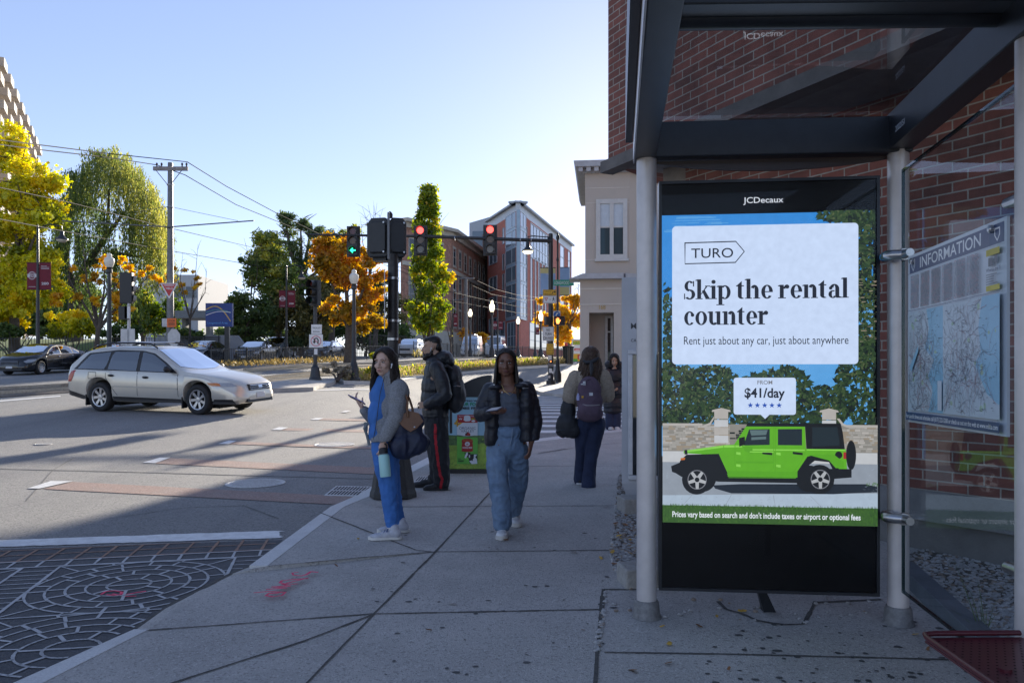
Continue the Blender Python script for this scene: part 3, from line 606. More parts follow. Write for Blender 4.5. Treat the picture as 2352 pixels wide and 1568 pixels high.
for ln in ([(500, 600), (498, 720), (512, 765), (700, 768), (735, 740), (738, 492)], [(748, 492), (746, 765), (850, 768), (900, 700), (930, 640)], [(430, 606), (428, 640), (400, 660)], [(460, 778), (895, 781)], [(460, 800), (890, 798)]): b.fline(Fd, Zp(ln), .0035, c_('grn2'))
sp('grn2', [(540, 606), (608, 612), (606, 655), (560, 640)])
for x, y in ((667, 642), (852, 640)): sp('blk', [(x, y+14), (x+60, y+20), (x+60, y+6), (x, y)])
for x, y in ((508, 645), (508, 718), (752, 645), (752, 718)): sp('grn3', [(x, y+14), (x+26, y+18), (x+26, y+2), (x, y)])
sp('blk', [(158, 705), (200, 664), (400, 657), (415, 690), (455, 775), (420, 790), (385, 720), (330, 700), (220, 702), (180, 740)]); sp('blk', [(868, 776), (940, 668), (990, 655), (1085, 655), (1130, 742), (1110, 780), (1070, 700), (985, 692), (930, 735), (905, 790)])
sp('blk', [(104, 735), (160, 712), (190, 740), (170, 790), (110, 770)]); sp('lamp', [(163, 686), (192, 682), (190, 696), (164, 698)]); sp('blk', [(188, 635), (205, 635), (207, 662), (188, 664)]); sp('blk', [(524, 560), (560, 552), (562, 600), (526, 612)])
for q in ([(1172, 640), (1176, 680), (1156, 680), (1156, 640)],): sp('red', q)
def ring(cx, cy, r0, k, sq=1.0): b.fpoly(Fd, Zp([(cx+r0*sq*math.cos(-i*.2618), cy+r0*math.sin(-i*.2618)) for i in range(24)]), c_(k))
ring(1202, 657, 88, 'blk', .34); ring(1128, 657, 22, 'blk')
for cx, cy, r_ in ((300, 805, 84), (950, 800, 80)): ring(cx, cy, r_, 'blk')
for cx, cy, r_ in ((262, 816, 90), (1014, 804, 88)):
    ring(cx, cy, r_, 'blk'); ring(cx+4, cy, r_*.66, 'grey'); ring(cx+4, cy, r_*.60, 'blk')
    for i in range(5):
        a = i*1.2566+.3; P = lambda rr_, da: (cx+4+rr_*math.cos(a+da), cy+rr_*math.sin(a+da)); sp('rim', [P(r_*.14, 1.2), P(r_*.14, -1.2), P(r_*.62, -.16), P(r_*.62, .16)][::-1])
    ring(cx+4, cy, r_*.16, 'blk')
sp('grn2', [(455, 795), (455, 760), (880, 760), (880, 795)]); sp('grn2', [(505, 700), (735, 700), (735, 712), (505, 712)]); sp('grn3', [(590, 640), (735, 640), (735, 646), (590, 646)]); sp('grn2', [(935, 655), (1100, 655), (1160, 700), (1160, 735), (1110, 735), (1070, 690)])
for _ in range(700): x, y = rs.uniform(54, 1356), rs.uniform(962, 985); a = rs.uniform(-4, 4); sp(rs.choice(['gr1', 'gr2', 'lf2']), [(x, y+9), (x+3, y+9), (x+a+1, y-rs.uniform(2, 8))])
for _ in range(500): x, y = rs.uniform(56, 1350), rs.uniform(716, 968); sp(rs.choice(['road', 'walk']), [(x, y+2), (x+rs.uniform(4, 14), y+2), (x+rs.uniform(4, 10), y)]) if not (100 < x < 1240 and y < 905) else None
# cards and wording
b.fround(Fd, X(1540.5), Y(836.7), X(1965), Y(521.7), X(1520)-X(1511), c_('card')); b.fround(Fd, X(1683), Y(950.5), X(1825), Y(867), X(1518)-X(1512), c_('card'))
b.fpoly(Fd, [(X(1745), Y(950.6)), (X(1755), Y(960)), (X(1765), Y(950.6))][::1], c_('card'))
LW = X(1514.6)-X(1512)
b.fline(Fd, [(X(1570.5), Y(560)), (X(1688), Y(558.5)), (X(1707.5), Y(581.5)), (X(1687), Y(606)), (X(1570.5), Y(607.5)), (X(1570.5), Y(558.7))], LW, c_('ink'))
b.ftext(Fd, 'TURO', X(1585), Y(594.6), .078, c_('ink'), 'l', .004, wid=X(1682)-X(1585))
b.ftext(Fd, 'Rent just about any car, just about anywhere', X(1568), Y(791.5), .066, c_('ink'), 'l', 0, wid=X(1943)-X(1568))
b.ftext(Fd, 'FROM', X(1754.5), Y(882), .032, c_('grey'), 'c', .012); b.ftext(Fd, '$41/day', X(1754), Y(911.5), .074, c_('ink'), 'c', .025, wid=X(1800)-X(1708))
for x in (1721.4, 1737.5, 1754, 1770.5, 1787): b.fpoly(Fd, [(X(x)+(.0165 if i % 2 == 0 else .0070)*math.sin(i*math.pi/5), Y(929.3)+(.0165 if i % 2 == 0 else .0070)*math.cos(i*math.pi/5)) for i in range(10)][::-1], c_('star'))
b.ftext(Fd, "Prices vary based on search and don't include taxes or airport or optional fees", X(1541), Y(1184.5), .045, c_('wt'), 'l', .018, wid=X(1970)-X(1541))
# heavy serif letters drawn stroke by stroke
def ringp(cx, cy, rx, ry, tv, th, a0=0, a1=360, n=22):
    P = []
    for i in range(n):
        q = []
        for t_ in (a0+(a1-a0)*i/n, a0+(a1-a0)*(i+1)/n):
            c, s_ = math.cos(R(t_)), math.sin(R(t_)); q.append(((cx+rx*c, cy+ry*s_), (cx+(rx-tv)*c, cy+(ry-th)*s_)))
        P.append([q[0][1], q[0][0], q[1][0], q[1][1]])
    return P
bx = lambda x0, y0, x1, y1: [(x0, y0), (x1, y0), (x1, y1), (x0, y1)]
def glyph(ch):
    S, s_ = .27, .065; sf = lambda x, y, w_=.5: bx(x-w_/2, y, x+w_/2, y+s_)
    flag = lambda x, y: [(x-.13, y-.10), (x+.02, y-.12), (x+.02, y), (x-.13, y-.05)]
    if ch == 'S': return .86, ringp(.42, .98, .35, .40, .24, .10, 40, 262)+ringp(.43, .36, .39, .385, .25, .10, 86, -142)+[[(.16, .86), (.30, .70), (.74, .44), (.62, .66)], bx(.66, .95, .74, 1.36), bx(.04, 0, .11, .43)]
    if ch == 'k': return .98, [bx(.1, 0, .1+S, 1.48), flag(.1, 1.48), sf(.23, 0), [(.36, .40), (.40, .36), (.82, .95), (.70, .95)], [(.42, .62), (.62, .70), (1.0, 0), (.70, 0)], sf(.82, .94, .36), sf(.86, 0, .38)]
    if ch == 'i': return .50, [bx(.12, 0, .12+S, 1), flag(.12, 1), sf(.25, 0)]+ringp(.255, 1.28, .15, .15, .15, .15)
    if ch == 'p': return .98, [bx(.1, -.46, .1+S, 1), flag(.1, 1), sf(.23, -.46, .56)]+ringp(.54, .5, .40, .52, .25, .09, -130, 130)
    if ch == 't': return .62, [bx(.12, .18, .12+S, 1.0), bx(.0, .92, .54, 1), [(.05, 1), (.12, .97), (.39, .97), (.39, 1.32)]]+ringp(.40, .22, .28, .23, .27, .10, 180, 305)
    if ch == 'h': return 1.06, [bx(.1, 0, .1+S, 1.48), flag(.1, 1.48), sf(.23, 0, .48), bx(.66, 0, .66+S, .66), sf(.80, 0, .48)]+ringp(.64, .62, .29, .40, .27, .17, 0, 150)
    if ch == 'n': return 1.06, [bx(.1, 0, .1+S, 1.0), flag(.1, 1.0), sf(.23, 0, .48), bx(.66, 0, .66+S, .66), sf(.80, 0, .48)]+ringp(.64, .62, .29, .40, .27, .17, 0, 150)
    if ch == 'e': return .88, ringp(.45, .5, .40, .52, .26, .09, 0, 322)+[bx(.18, .47, .84, .54)]
    if ch == 'r': return .78, [bx(.1, 0, .1+S, 1.0), flag(.1, 1.0), sf(.25, 0, .54)]+ringp(.60, .86, .15, .15, .15, .15)+ringp(.60, .62, .27, .40, .14, .12, 80, 165)
    if ch == 'a': return .92, [bx(.52, .1, .52+S, .68), [(.52, .1), (.60, 0), (.94, 0), (.94, .07), (.79, .12)]]+ringp(.46, .66, .33, .36, .27, .10, 0, 160)+ringp(.36, .27, .30, .29, .23, .08, 60, 330)+ringp(.21, .72, .12, .12, .12, .12)
    if ch == 'l': return .52, [bx(.12, 0, .12+S, 1.48), flag(.12, 1.48), sf(.255, 0, .5)]
    if ch == 'c': return .82, ringp(.45, .5, .40, .52, .26, .09, 48, 318)+ringp(.66, .74, .13, .13, .13, .13)
    if ch == 'o': return .96, ringp(.48, .5, .43, .52, .26, .08)
    if ch == 'u': return 1.06, [bx(.1, .34, .1+S, 1.0), flag(.1, 1.0), bx(.64, .05, .64+S, 1.0), flag(.64, 1.0), sf(.86, 0, .36)]+ringp(.44, .36, .34, .38, .27, .15, 180, 320)
    return .34, []
def serif(t_, x, y, wid, xh):
    tot = sum(glyph(c)[0] for c in t_); sx = wid/tot; z = c_('ink')
    for ch in t_:
        wd, P = glyph(ch)
        for q in P: z += .0000012; b.fpoly(Fd, [(x+a*sx, y+c*xh) for a, c in q], z)
        x += wd*sx
    lay[0] = z
serif('Skip the rental', X(1567), Y(688.5), X(1944)-X(1567), 30.5*KY); serif('counter', X(1567), Y(747), X(1763)-X(1567), 30.5*KY)
b.build('screen', SM, dp)
PG = GLASS('screen_glass', (1, 1, 1), .3)
b = MB(); b.rect(Fd, X(1519), .012, X(2017), Y(418), .009); b.build('cover_glass', PG, dp)
# information board
bl_, br_ = V((2.118, 4.30, 0)), V((1.975, 3.21, 0)); BW = (br_-bl_).length; Fi = Fr((bl_.x-.014, bl_.y, 1.262), br_-bl_); BH = .875
ib = thing('information_board', tuple(Fi.p(BW/2, 0)), 'white transit information board with blue map on the shelter side glass', 'information board')
imat = [M('board_white', (.60, .64, .70), .35, var=.05), M('board_navy', (.045, .07, .16), .35), M('board_text', (.22, .22, .24), .5), M('map_water', (.27, .50, .66), .35, var=.08), M('map_land', (.50, .57, .63), .35, var=.06), M('map_line', (.13, .13, .18), .5), M('map_red', (.42, .22, .24), .5), M('map_green', (.42, .56, .40), .5), M('board_yellow', (.60, .50, .08), .5), M('board_headline', (.78, .78, .8), .4), M('board_slate', (.11, .12, .20), .4)]
b = MB(); b.m(0).fbox(Fi, 0, 0, BW, BH, -.012, 0); z = [.0006]
def zc(): z[0] += .00001; return z[0]
b.m(10).rect(Fi, .025, BH*.89, BW-.02, BH*.982, zc()); b.m(1).rect(Fi, BW-.15, BH*.89, BW-.02, BH*.982, zc()); b.m(9).ftext(Fi, 'INFORMATION', .17, BH*.908, .077, zc(), 'l', .01, wid=BW-.40)
b.m(9)
b.fpoly(Fi, [(BW-.105, BH*.965), (BW-.055, BH*.965), (BW-.055, BH*.93), (BW-.08, BH*.90), (BW-.105, BH*.93)], zc()); b.m(1).fpoly(Fi, [(BW-.098, BH*.957), (BW-.062, BH*.957), (BW-.062, BH*.932), (BW-.08, BH*.91), (BW-.098, BH*.932)], zc())
b.m(9).fpoly(Fi, [(.05, BH*.972), (.10, BH*.972), (.10, BH*.93), (.075, BH*.898), (.05, BH*.93)], zc()); b.m(1).fpoly(Fi, [(.058, BH*.962), (.092, BH*.962), (.092, BH*.932), (.075, BH*.908), (.058, BH*.932)], zc()); b.m(9).ftext(Fi, 'T', .075, BH*.925, .035, zc(), 'c', .02)
ri = random.Random(5)
for k in range(6):
    x0 = .04+k*.143; wd = .118; b.m(2)
    for i in range(34):
        y = BH*.87-i*.0052*BH/.875
        if y < BH*.675: break
        x = x0
        while x < x0+wd-.008: l = ri.uniform(.008, .03); b.m(ri.choice((2, 2, 5, 6))).rect(Fi, x, y, min(x0+wd, x+l), y+.0028, zc()); x += l+.004
xq = BW-.155; b.m(8).rect(Fi, xq, BH*.84, BW-.035, BH*.87, zc()); b.m(8).rect(Fi, xq, BH*.675, BW-.035, BH*.70, zc()); b.m(2).rect(Fi, xq+.02, BH*.79, xq+.06, BH*.83, zc()); b.m(2).rect(Fi, xq+.075, BH*.80, xq+.10, BH*.835, zc())
b.m(5).ftext(Fi, "Where's the T?", xq, BH*.766, .021, zc(), 'l', .01)
for i in range(5): b.m(2).rect(Fi, xq, BH*(.75-i*.011), xq+ri.uniform(.06, .11), BH*(.754-i*.011), zc())
b.m(5)
for y in (.885, .665): b.rect(Fi, .02, BH*y, BW-.02, BH*y+.002, zc())
def mapart(x0, x1, y0, y1, sea):
    b.m(4).rect(Fi, x0, y0, x1, y1, zc()); w_, h_ = x1-x0, y1-y0
    b.m(3).fpoly(Fi, [(x0+w_*u, y0+h_*v) for u, v in sea][::1], zc())
    for _ in range(14): cx, cy = ri.uniform(x0+.03, x1-.03), ri.uniform(y0+.03, y1-.03); b.m(7).fell(Fi, cx, cy, ri.uniform(.006, .018), ri.uniform(.006, .016), zc(), 7)
    for _ in range(300):
        cx = x0+w_*min(.95, max(.05, ri.gauss(.42, .22))); cy = y0+h_*min(.95, max(.05, ri.gauss(.45, .26))); a = ri.uniform(0, 6.28); pts = [(cx, cy)]
        for k in range(ri.randint(2, 7)):
            a += ri.uniform(-.7, .7); l = ri.uniform(.012, .035); q = (pts[-1][0]+l*math.cos(a), pts[-1][1]+l*math.sin(a))
            if not (x0 < q[0] < x1 and y0 < q[1] < y1): break
            pts.append(q)
        if len(pts) > 1: b.m(ri.choice((5, 5, 6, 2))).fline(Fi, pts, ri.choice((.0008, .0011, .0019)), zc())
    for _ in range(90): cx, cy = ri.uniform(x0+.02, x1-.03), ri.uniform(y0+.02, y1-.02); b.m(5).rect(Fi, cx, cy, cx+ri.uniform(.005, .02), cy+.0025, zc())
mapart(.03, .50, BH*.075, BH*.655, [(.55, 1), (.62, .8), (.5, .62), (.75, .5), (.6, .35), (.72, .2), (.6, .0), (1, 0), (1, 1)][::-1])
mapart(.505, BW-.025, BH*.075, BH*.655, [(.72, 1), (.66, .75), (.7, .55), (.6, .45), (.8, .2), (.98, .12), (1, .12), (1, 1)][::-1])
b.m(3).fpoly(Fi, [(.08, BH*.33), (.19, BH*.45), (.20, BH*.42), (.10, BH*.30)], zc())
b.m(0).rect(Fi, .45, BH*.09, .5, BH*.25, zc()); b.m(1).rect(Fi, .02, BH*.014, BW-.02, BH*.062, zc())
b.m(9).ftext(Fi, 'For specific times and schedules call (617) 222-3200 or check us out on the web at www.mbta.com', .028, BH*.028, .03, zc(), 'l', .008, wid=BW-.06)
b.build('panel', imat, ib)
for x, y in ((.075, .96), (BW-.12, .965), (.07, .042), (BW-.10, .042)):
    b = MB(); b.lathe(Fi.p(x, BH*y, .0), [(.017, 0), (.017, .014), (.011, .019), (0, .020)], 14, axis=Fi.n); b.build('fixing_bolt', STEEL, ib, True)
# bench with punched holes
BEN = M('dark_red_enamel', (.095, .010, .018), .4, var=.15, coat=.1)
z0 = .53; bn = thing('bench', (1.75, 2.3, g(0, 2.3)), 'dark red perforated metal bench under the shelter side glass', 'bench')
Fb = Fr((1.525, 3.02, z0), (1, .02, 0), (-.05, -1, 0))
b = MB()
pts = []
b.fext(Fb, [(.03, 0), (.0, .03), (.0, 1.5), (.62, 1.5), (.62, 0)], -.0, .012)
bb = b.build('seat', BEN, bn, bev=.006)
b = MB(); b.tube([Fb.p(.62, 0, -.014), Fb.p(.05, 0, -.014), Fb.p(.01, .012, -.014), Fb.p(0, .05, -.014), Fb.p(0, 1.5, -.014)], .010, 12); b.build('rolled_edge', BEN, bn, True)
b = MB()
for i in range(19):
    for j in range(22): b.fell(Fb, .045+i*.03+(j % 2)*.015, .05+j*.026, .0055, .0055, -.0008 if False else -.0006, 10)
for v in range(len(b.v)): pass
b2 = MB()
for i in range(19):
    for j in range(22): b2.fpoly(Fb, [(.045+i*.03+(j % 2)*.015+.0042*math.cos(t_), .05+j*.028+.0042*math.sin(t_)) for t_ in [k*.628 for k in range(10)]][::-1], -.0015)
holes = b2
for k in range(len(holes.v)): pass
FbU = Fr(Fb.o, Fb.r, Fb.u)
o = holes.build('hole', M('hole_dark', (.006, .004, .005), .9), bn)
for x in (.12, .5):
    b = MB(); p = Fb.p(x, .35, -.01); b.tube([p, V((p.x, p.y, g(p.x, p.y)))], .022, 10); b.build('leg', BEN, bn, True)
# ------------------------------------------------------------------ buildings
def hit(F, px, py):
    D = V(((px-CX)/FPX, 1, -(py-HY)/FPX)); t = (F.o-V((0, 0, CAMH))).dot(F.n)/D.dot(F.n); p = V((0, 0, CAMH))+D*t-F.o; return p.dot(F.r), p.dot(F.u)
STONE = M('base_stone', (.20, .195, .188), .85, var=.15, ns=4, bump=.3, bs=60, dirt=(.12, .118, .115))
# brick building with overhanging upper storeys
dU = V((-.49, 1, 0)).normalized(); dL = V((-.6, 1, 0)).normalized()
bb = thing('brick_building', (6, 6, g(6, 6)), 'dark red brick building with an overhanging upper storey behind the bus shelter', 'building')
BU = BRICK('brick_upper', dU, (.275, .098, .072), (.135, .060, .048), (.40, .36, .31), .235, .078, .013); BLo = BRICK('brick_lower', dL, (.275, .098, .072), (.135, .060, .048), (.40, .36, .31), .235, .078, .013)
E0 = V((1.037, 8.73, 0)); N0 = E0-dU*13.5; ZS = 3.8
b = MB(); pl = [E0, N0, V((16, -4, 0)), V((14, 14, 0)), V((2.9, 11.2, 0))]; b.add([p+V((0, 0, ZS)) for p in pl]+[p+V((0, 0, 15)) for p in pl], [(0, 1, 2, 3, 4), (9, 8, 7, 6, 5)]+[((i+1) % 5, i, 5+i, 5+(i+1) % 5) for i in range(5)]); b.build('upper_wall', BU, bb)
nU = V((-dU.y, dU.x, 0))*1.0
if nU.x > 0: nU = -nU
b = MB()
b.beam(E0+nU*.02+V((0, 0, ZS-.06)), N0+nU*.02+V((0, 0, ZS-.06)), .16, .12); b.build('soffit_edge', M('soffit_grey', (.13, .115, .105), .7, var=.25, ns=5), bb)
b = MB(); s0 = [E0-nU*.08, N0-nU*.08, N0-nU*2.6, E0-nU*1.2+dU*.0]; b.hexa([p+V((0, 0, ZS-.03)) for p in s0], [p+V((0, 0, ZS-.006)) for p in s0]); b.build('soffit', M('soffit_panel', (.20, .19, .18), .8), bb)
A1 = V((3.38, 6.0, 0)); S0 = A1+dL*3.0; S1 = A1-dL*9
nL = V((-dL.y, dL.x, 0)); nL = -nL if nL.x > 0 else nL
b = MB(); b.hexa([S0+V((0, 0, .62)), S1+V((0, 0, .62)), S1-nL*.4+V((0, 0, .62)), S0-nL*.4+V((0, 0, .62))], [S0+V((0, 0, ZS)), S1+V((0, 0, ZS)), S1-nL*.4+V((0, 0, ZS)), S0-nL*.4+V((0, 0, ZS))]); b.build('lower_wall', BLo, bb)
b = MB(); b.hexa([S0+V((0, 0, 0)), S1, S1-nL*.4, S0-nL*.4], [S0+nL*.05+V((0, 0, .40)), S1+nL*.05+V((0, 0, .40)), S1-nL*.4+V((0, 0, .40)), S0-nL*.4+V((0, 0, .40))])
b.hexa([S0+nL*.10+V((0, 0, .40)), S1+nL*.10+V((0, 0, .40)), S1-nL*.4+V((0, 0, .40)), S0-nL*.4+V((0, 0, .40))], [S0+nL*.02+V((0, 0, .62)), S1+nL*.02+V((0, 0, .62)), S1-nL*.4+V((0, 0, .62)), S0-nL*.4+V((0, 0, .62))]); b.build('stone_base', STONE, bb)
b = MB(); b.hexa([S0+V((0, 0, 0)), S0+dL*.35, S0+dL*.35-nL*.4, S0-nL*.4], [S0+V((0, 0, ZS)), S0+dL*.35+V((0, 0, ZS)), S0+dL*.35-nL*.4+V((0, 0, ZS)), S0-nL*.4+V((0, 0, ZS))]); b.build('corner_trim', M('trim_taupe', (.22, .19, .16), .7), bb)
# grey kiosk with a window
KG = M('kiosk_grey', (.52, .52, .54), .5, var=.08, ns=3, dirt=(.42, .42, .43))
ks = thing('ticket_kiosk', (1.8, 8.4, g(1.8, 8.4)), 'pale grey painted kiosk front with framed window behind the left shelter post', 'kiosk')
Fk = Fr((xat(1428, 8.3), 8.3, g(1, 8.3)), (.985, -.17, 0)); hk = hit(Fk, 1430, 637)[1]; yb = hit(Fk, 1430, 1109)[1]; xb = hit(Fk, 1442, 1137)[0]
b = MB(); b.fbox(Fk, 0, yb, 1.0, hk, -1.0, 0); b.add([Fk.p(0, yb, 0), Fk.p(1.0, yb, 0), Fk.p(1.0, .02, -.05), Fk.p(xb, .02, -.05), Fk.p(0, yb, -1), Fk.p(1, yb, -1), Fk.p(1, .02, -1), Fk.p(xb, .02, -1)], [(3, 2, 1, 0), (4, 5, 6, 7), (0, 4, 7, 3), (2, 6, 5, 1), (3, 7, 6, 2)]); b.build('wall', KG, ks)
x0, y1 = hit(Fk, 1442.7, 803); x1, y0 = hit(Fk, 1453.8, 1092); yB = hit(Fk, 1443, 1101)[1]; yT = hit(Fk, 1453, 815)[1]
b = MB(); b.fframe(Fk, x0, yB, 1.0, y1, x1-x0, .001, .035); wf = b.build('window_frame', M('kiosk_frame', (.58, .58, .6), .4, metal=.2), ks, bev=.008)
b = MB(); b.rect(Fk, x1, y0, 1.0-(x1-x0), yT, .008); b.build('pane', GLASS('kiosk_pane', (.5, .6, .65), 1.6, .75), wf)
b = MB(); q = hit(Fk, 1449, 755); b.ftext(Fk, 'M', *q, .085, .002, 'l', .008); q = hit(Fk, 1449, 784.7); b.ftext(Fk, 'CA', *q, .042, .002, 'l', .008); b.build('lettering', M('lettering_grey', (.07, .07, .075), .5), ks)
# beige corner building across the side street
BG = M('beige_stucco', (.50, .44, .375), .85, var=.10, ns=1.2, bump=.15, bs=40, dirt=(.41, .355, .295), ds=.6); BGL = M('beige_band', (.58, .53, .46), .8, var=.1, ns=2)
CORN = M('cornice_grey', (.42, .42, .43), .7, var=.12, ns=3)
bg_ = thing('beige_building', onG(1380, 38), 'beige stucco corner building with twin sash window above a deep doorway', 'building')
Fg = Fr((xat(1332, 38), 38, g(xat(1332, 38), 38)-.05), (.994, -.113, 0)); H = lambda px, py: hit(Fg, px, py)
xu0 = H(1344, 600)[0]; xu1 = H(1446, 600)[0]; zc1 = H(1380, 630)[1]; zc0 = H(1380, 642)[1]; zt = H(1380, 398)[1]; xl1 = H(1427, 800)[0]
dx0, dx1 = H(1353, 800)[0], H(1410, 800)[0]; dzt = H(1380, 717.6)[1]
b = MB(); b.fbox(Fg, 0, 0, dx0, zc0, -8, 0); b.fbox(Fg, dx1, 0, xl1, zc0, -8, 0); b.fbox(Fg, dx0, dzt, dx1, zc0, -8, 0); b.fbox(Fg, dx0, 0, dx1, dzt, -8, -1.4)
Fg2 = Fr(Fg.p(xl1, 0, 0), (.9, .43, 0)); b.fbox(Fg2, .002, 0, 9, zc0, -.5, 0); b.build('lower_wall', BG, bg_)
b = MB(); b.fbox(Fg, xu0, zc1, xu1, zt, -8, 0); Fg3 = Fr(Fg.p(xu1, 0, 0), (.88, .47, 0)); b.fbox(Fg3, .002, zc1, 9, zt, -.5, 0); b.build('upper_wall', BG, bg_)
b = MB()
for y_ in (432, 466, 596): z_ = H(1380, y_)[1]; b.fbox(Fg, xu0, z_-.02, xu1, z_+.02, .0, .012)
for y_ in (663, 699): z_ = H(1380, y_)[1]; b.fbox(Fg, 0, z_-.03, xl1, z_+.03, .0, .03)
b.build('moulding', BGL, bg_)
b = MB(); b.fext(Fg, [(-.5, zc0), (xl1+.1, zc0), (xl1+.1, zc1), (xu0-.1, zc1)], -1, .45); b.fbox(Fg2, 0, zc0, 9, zc1, -.5, .4); b.build('canopy', CORN, bg_)
b = MB(); b.fext(Fg, [(xu0-.42, zt+.22), (xu1+.45, zt+.22), (xu1+.5, zt+.5), (xu0-.52, zt+.5)], -8.3, .5); b.fbox(Fg, xu0-.15, zt, xu1+.15, zt+.22, -8, .12); b.fbox(Fg3, .3, zt, 9, zt+.5, -.6, .45)
for i in range(8): x = xu0-.30+i*(xu1-xu0+.5)/7; b.fbox(Fg, x, zt+.02, x+.2, zt+.215, .13, .42)
b.build('cornice', CORN, bg_)
wx0, wz0 = H(1369, 595); wx1, wz1 = H(1441, 457); FRM = M('window_white', (.55, .54, .51), .6, var=.08); PANE = GLASS('house_pane', (.5, .6, .65), .4, 1.0, (.045, .075, .085))
b = MB(); b.fframe(Fg, wx0, wz0, wx1, wz1, .2, .002, .09); xm = (wx0+wx1)/2; b.fbox(Fg, xm-.09, wz0+.2, xm+.09, wz1-.2, .002, .08); b.fbox(Fg, wx0-.06, wz0-.12, wx1+.06, wz0-.002, .0, .14); wn = b.build('window', FRM, bg_)
for x0, x1 in ((wx0+.2, xm-.09), (xm+.09, wx1-.2)):
    zm = (wz0+wz1)/2+.1; b = MB(); b.rect(Fg, x0, wz0+.2, x1, zm-.04, .015); b.m(1).rect(Fg, x0, zm+.04, x1, wz1-.2, .015); b.build('pane', [PANE, M('window_blind', (.50, .56, .60), .35, var=.08, ns=5)], wn); b = MB(); b.fbox(Fg, x0, zm-.04, x1, zm+.04, .01, .05); b.build('sash', FRM, wn)
b = MB(); zd = dzt-.05; b.fframe(Fg, dx0+.75, 0, dx1-.02, zd, .12, -1.38, -1.25); b.fbox(Fg, dx0+.87, H(1380, 760)[1], dx1-.14, H(1380, 757)[1], -1.38, -1.26); b.fbox(Fg, dx0+1.5, .1, dx0+1.6, zd, -1.38, -1.26); dr = b.build('door', M('door_frame', (.5, .48, .45), .5), bg_)
b = MB(); b.rect(Fg, dx0+.87, .12, dx1-.14, zd-.12, -1.35); b.build('pane', GLASS('door_pane', (.3, .36, .38), .5, 1.0, (.03, .04, .042)), dr)
b = MB(); q = H(1376, 710); b.ftext(Fg, '168', *q, .30, .02, 'l', .02, wid=.30); b.build('house_number', M('number_brass', (.38, .27, .12), .45, metal=.3), bg_)
# rows of windows: one frame and pane copied over a face
def window_part(F, w_, h_, fm, gm, par, name='window', rail=True, sill=None):
    b = MB(); b.fframe(F, 0, 0, w_, h_, .10, .0, .09)
    if rail: b.fbox(F, .10, h_*.5-.045, w_-.10, h_*.5+.045, .0, .07)
    o = b.build(name, fm); p = MB(); p.rect(F, .1, .1, w_-.1, h_-.1, .02); q = p.build('pane', gm); q.parent = o
    if sill: s_ = MB(); s_.fbox(F, -.15, -.22, w_+.15, -.003, .0, .16); k = s_.build('sill', sill); k.parent = o; s_ = MB(); s_.fbox(F, -.15, h_+.003, w_+.15, h_+.28, .0, .06); k = s_.build('lintel', sill); k.parent = o
    return o
def window_grid(F, par, xs, zs, w_, h_, fm, gm, **k):
    F0 = Fr((0, 0, 0), F.r, F.u); proto = None
    for z_ in zs:
        for x in xs:
            if proto is None: proto = window_part(F0, w_, h_, fm, gm, par, **k); o = proto
            else: o = copy_tree(proto)
            o.parent = par; o.location = F.p(x, z_, .004)-V(par['_w'])
DP = GLASS('far_pane', (.3, .36, .4), 1.6, 1.0); CREAM = M('cream_trim', (.47, .44, .38), .8, var=.12, ns=2)
# old brown brick apartment block
A, B_, C_ = [V((xat(p, d), d, 0)) for p, d in ((925, 117), (1036, 126), (1128, 156))]
zr_ = zat(535, 126); z0 = g(A.x, 117)-.3
ab = thing('apartment_building', (A+V((0, 0, z0))), 'old brown brick apartment block with cream cornice behind the columnar tree', 'building')
for P_, Q_, nm in ((A, B_, 'brick_brown_a'), (B_, C_, 'brick_brown_b')):
    F = Fr(P_+V((0, 0, z0)), Q_-P_); Lw = (Q_-P_).length; HT = zr_-z0; bm_ = BRICK(nm, F.r, (.46, .235, .17), (.34, .17, .12), (.48, .40, .33), .5, .16, .02)
    b = MB(); b.fbox(F, 0 if nm[-1] == 'a' else .004, 0, Lw, HT, -.4, 0); b.build('wall', bm_, ab)
    b = MB(); b.fbox(F, -.3, HT, Lw+.3, HT+.5, -1, 1.2); b.fbox(F, -.15, HT-.7, Lw+.15, HT-.004, .003, .45); b.build('cornice', CREAM, ab)
    b = MB(); b.fbox(F, -.1, HT-6.2, Lw+.1, HT-5.6, .003, .3); b.build('stone_band', CREAM, ab); b = MB(); b.fbox(F, -.05, 0, Lw+.05, 4.4, .003, .12); b.build('stone_plinth', CREAM, ab)
    n = int(Lw/3.4); window_grid(F, ab, [1.2+i*(Lw-1.6)/n for i in range(n)], [1.2]+[5.2+k*(HT-11.0)/3 for k in range(3)]+[HT-4.9], 1.6, 2.8, M('sash_cream', (.42, .40, .36), .6), DP, sill=CREAM)
def core(par, pts, z0, z1, mat, name='inner_wall'):
    b = MB(); n = len(pts); b.add([V((p.x, p.y, z0)) for p in pts]+[V((p.x, p.y, z1)) for p in pts], [tuple(range(n-1, -1, -1)), tuple(range(n, 2*n))]+[(i, (i+1) % n, n+(i+1) % n, n+i) for i in range(n)]); return b.build(name, mat, par)
CORE = M('rear_wall', (.20, .12, .09), .85, var=.2, ns=1)
core(ab, [A+V((.3, .6, 0)), B_+V((-.5, .3, 0)), C_+V((-.6, 0, 0)), V((C_.x-14, C_.y+3, 0)), V((A.x-3, A.y+22, 0))], z0, z0+HT-.1, CORE)
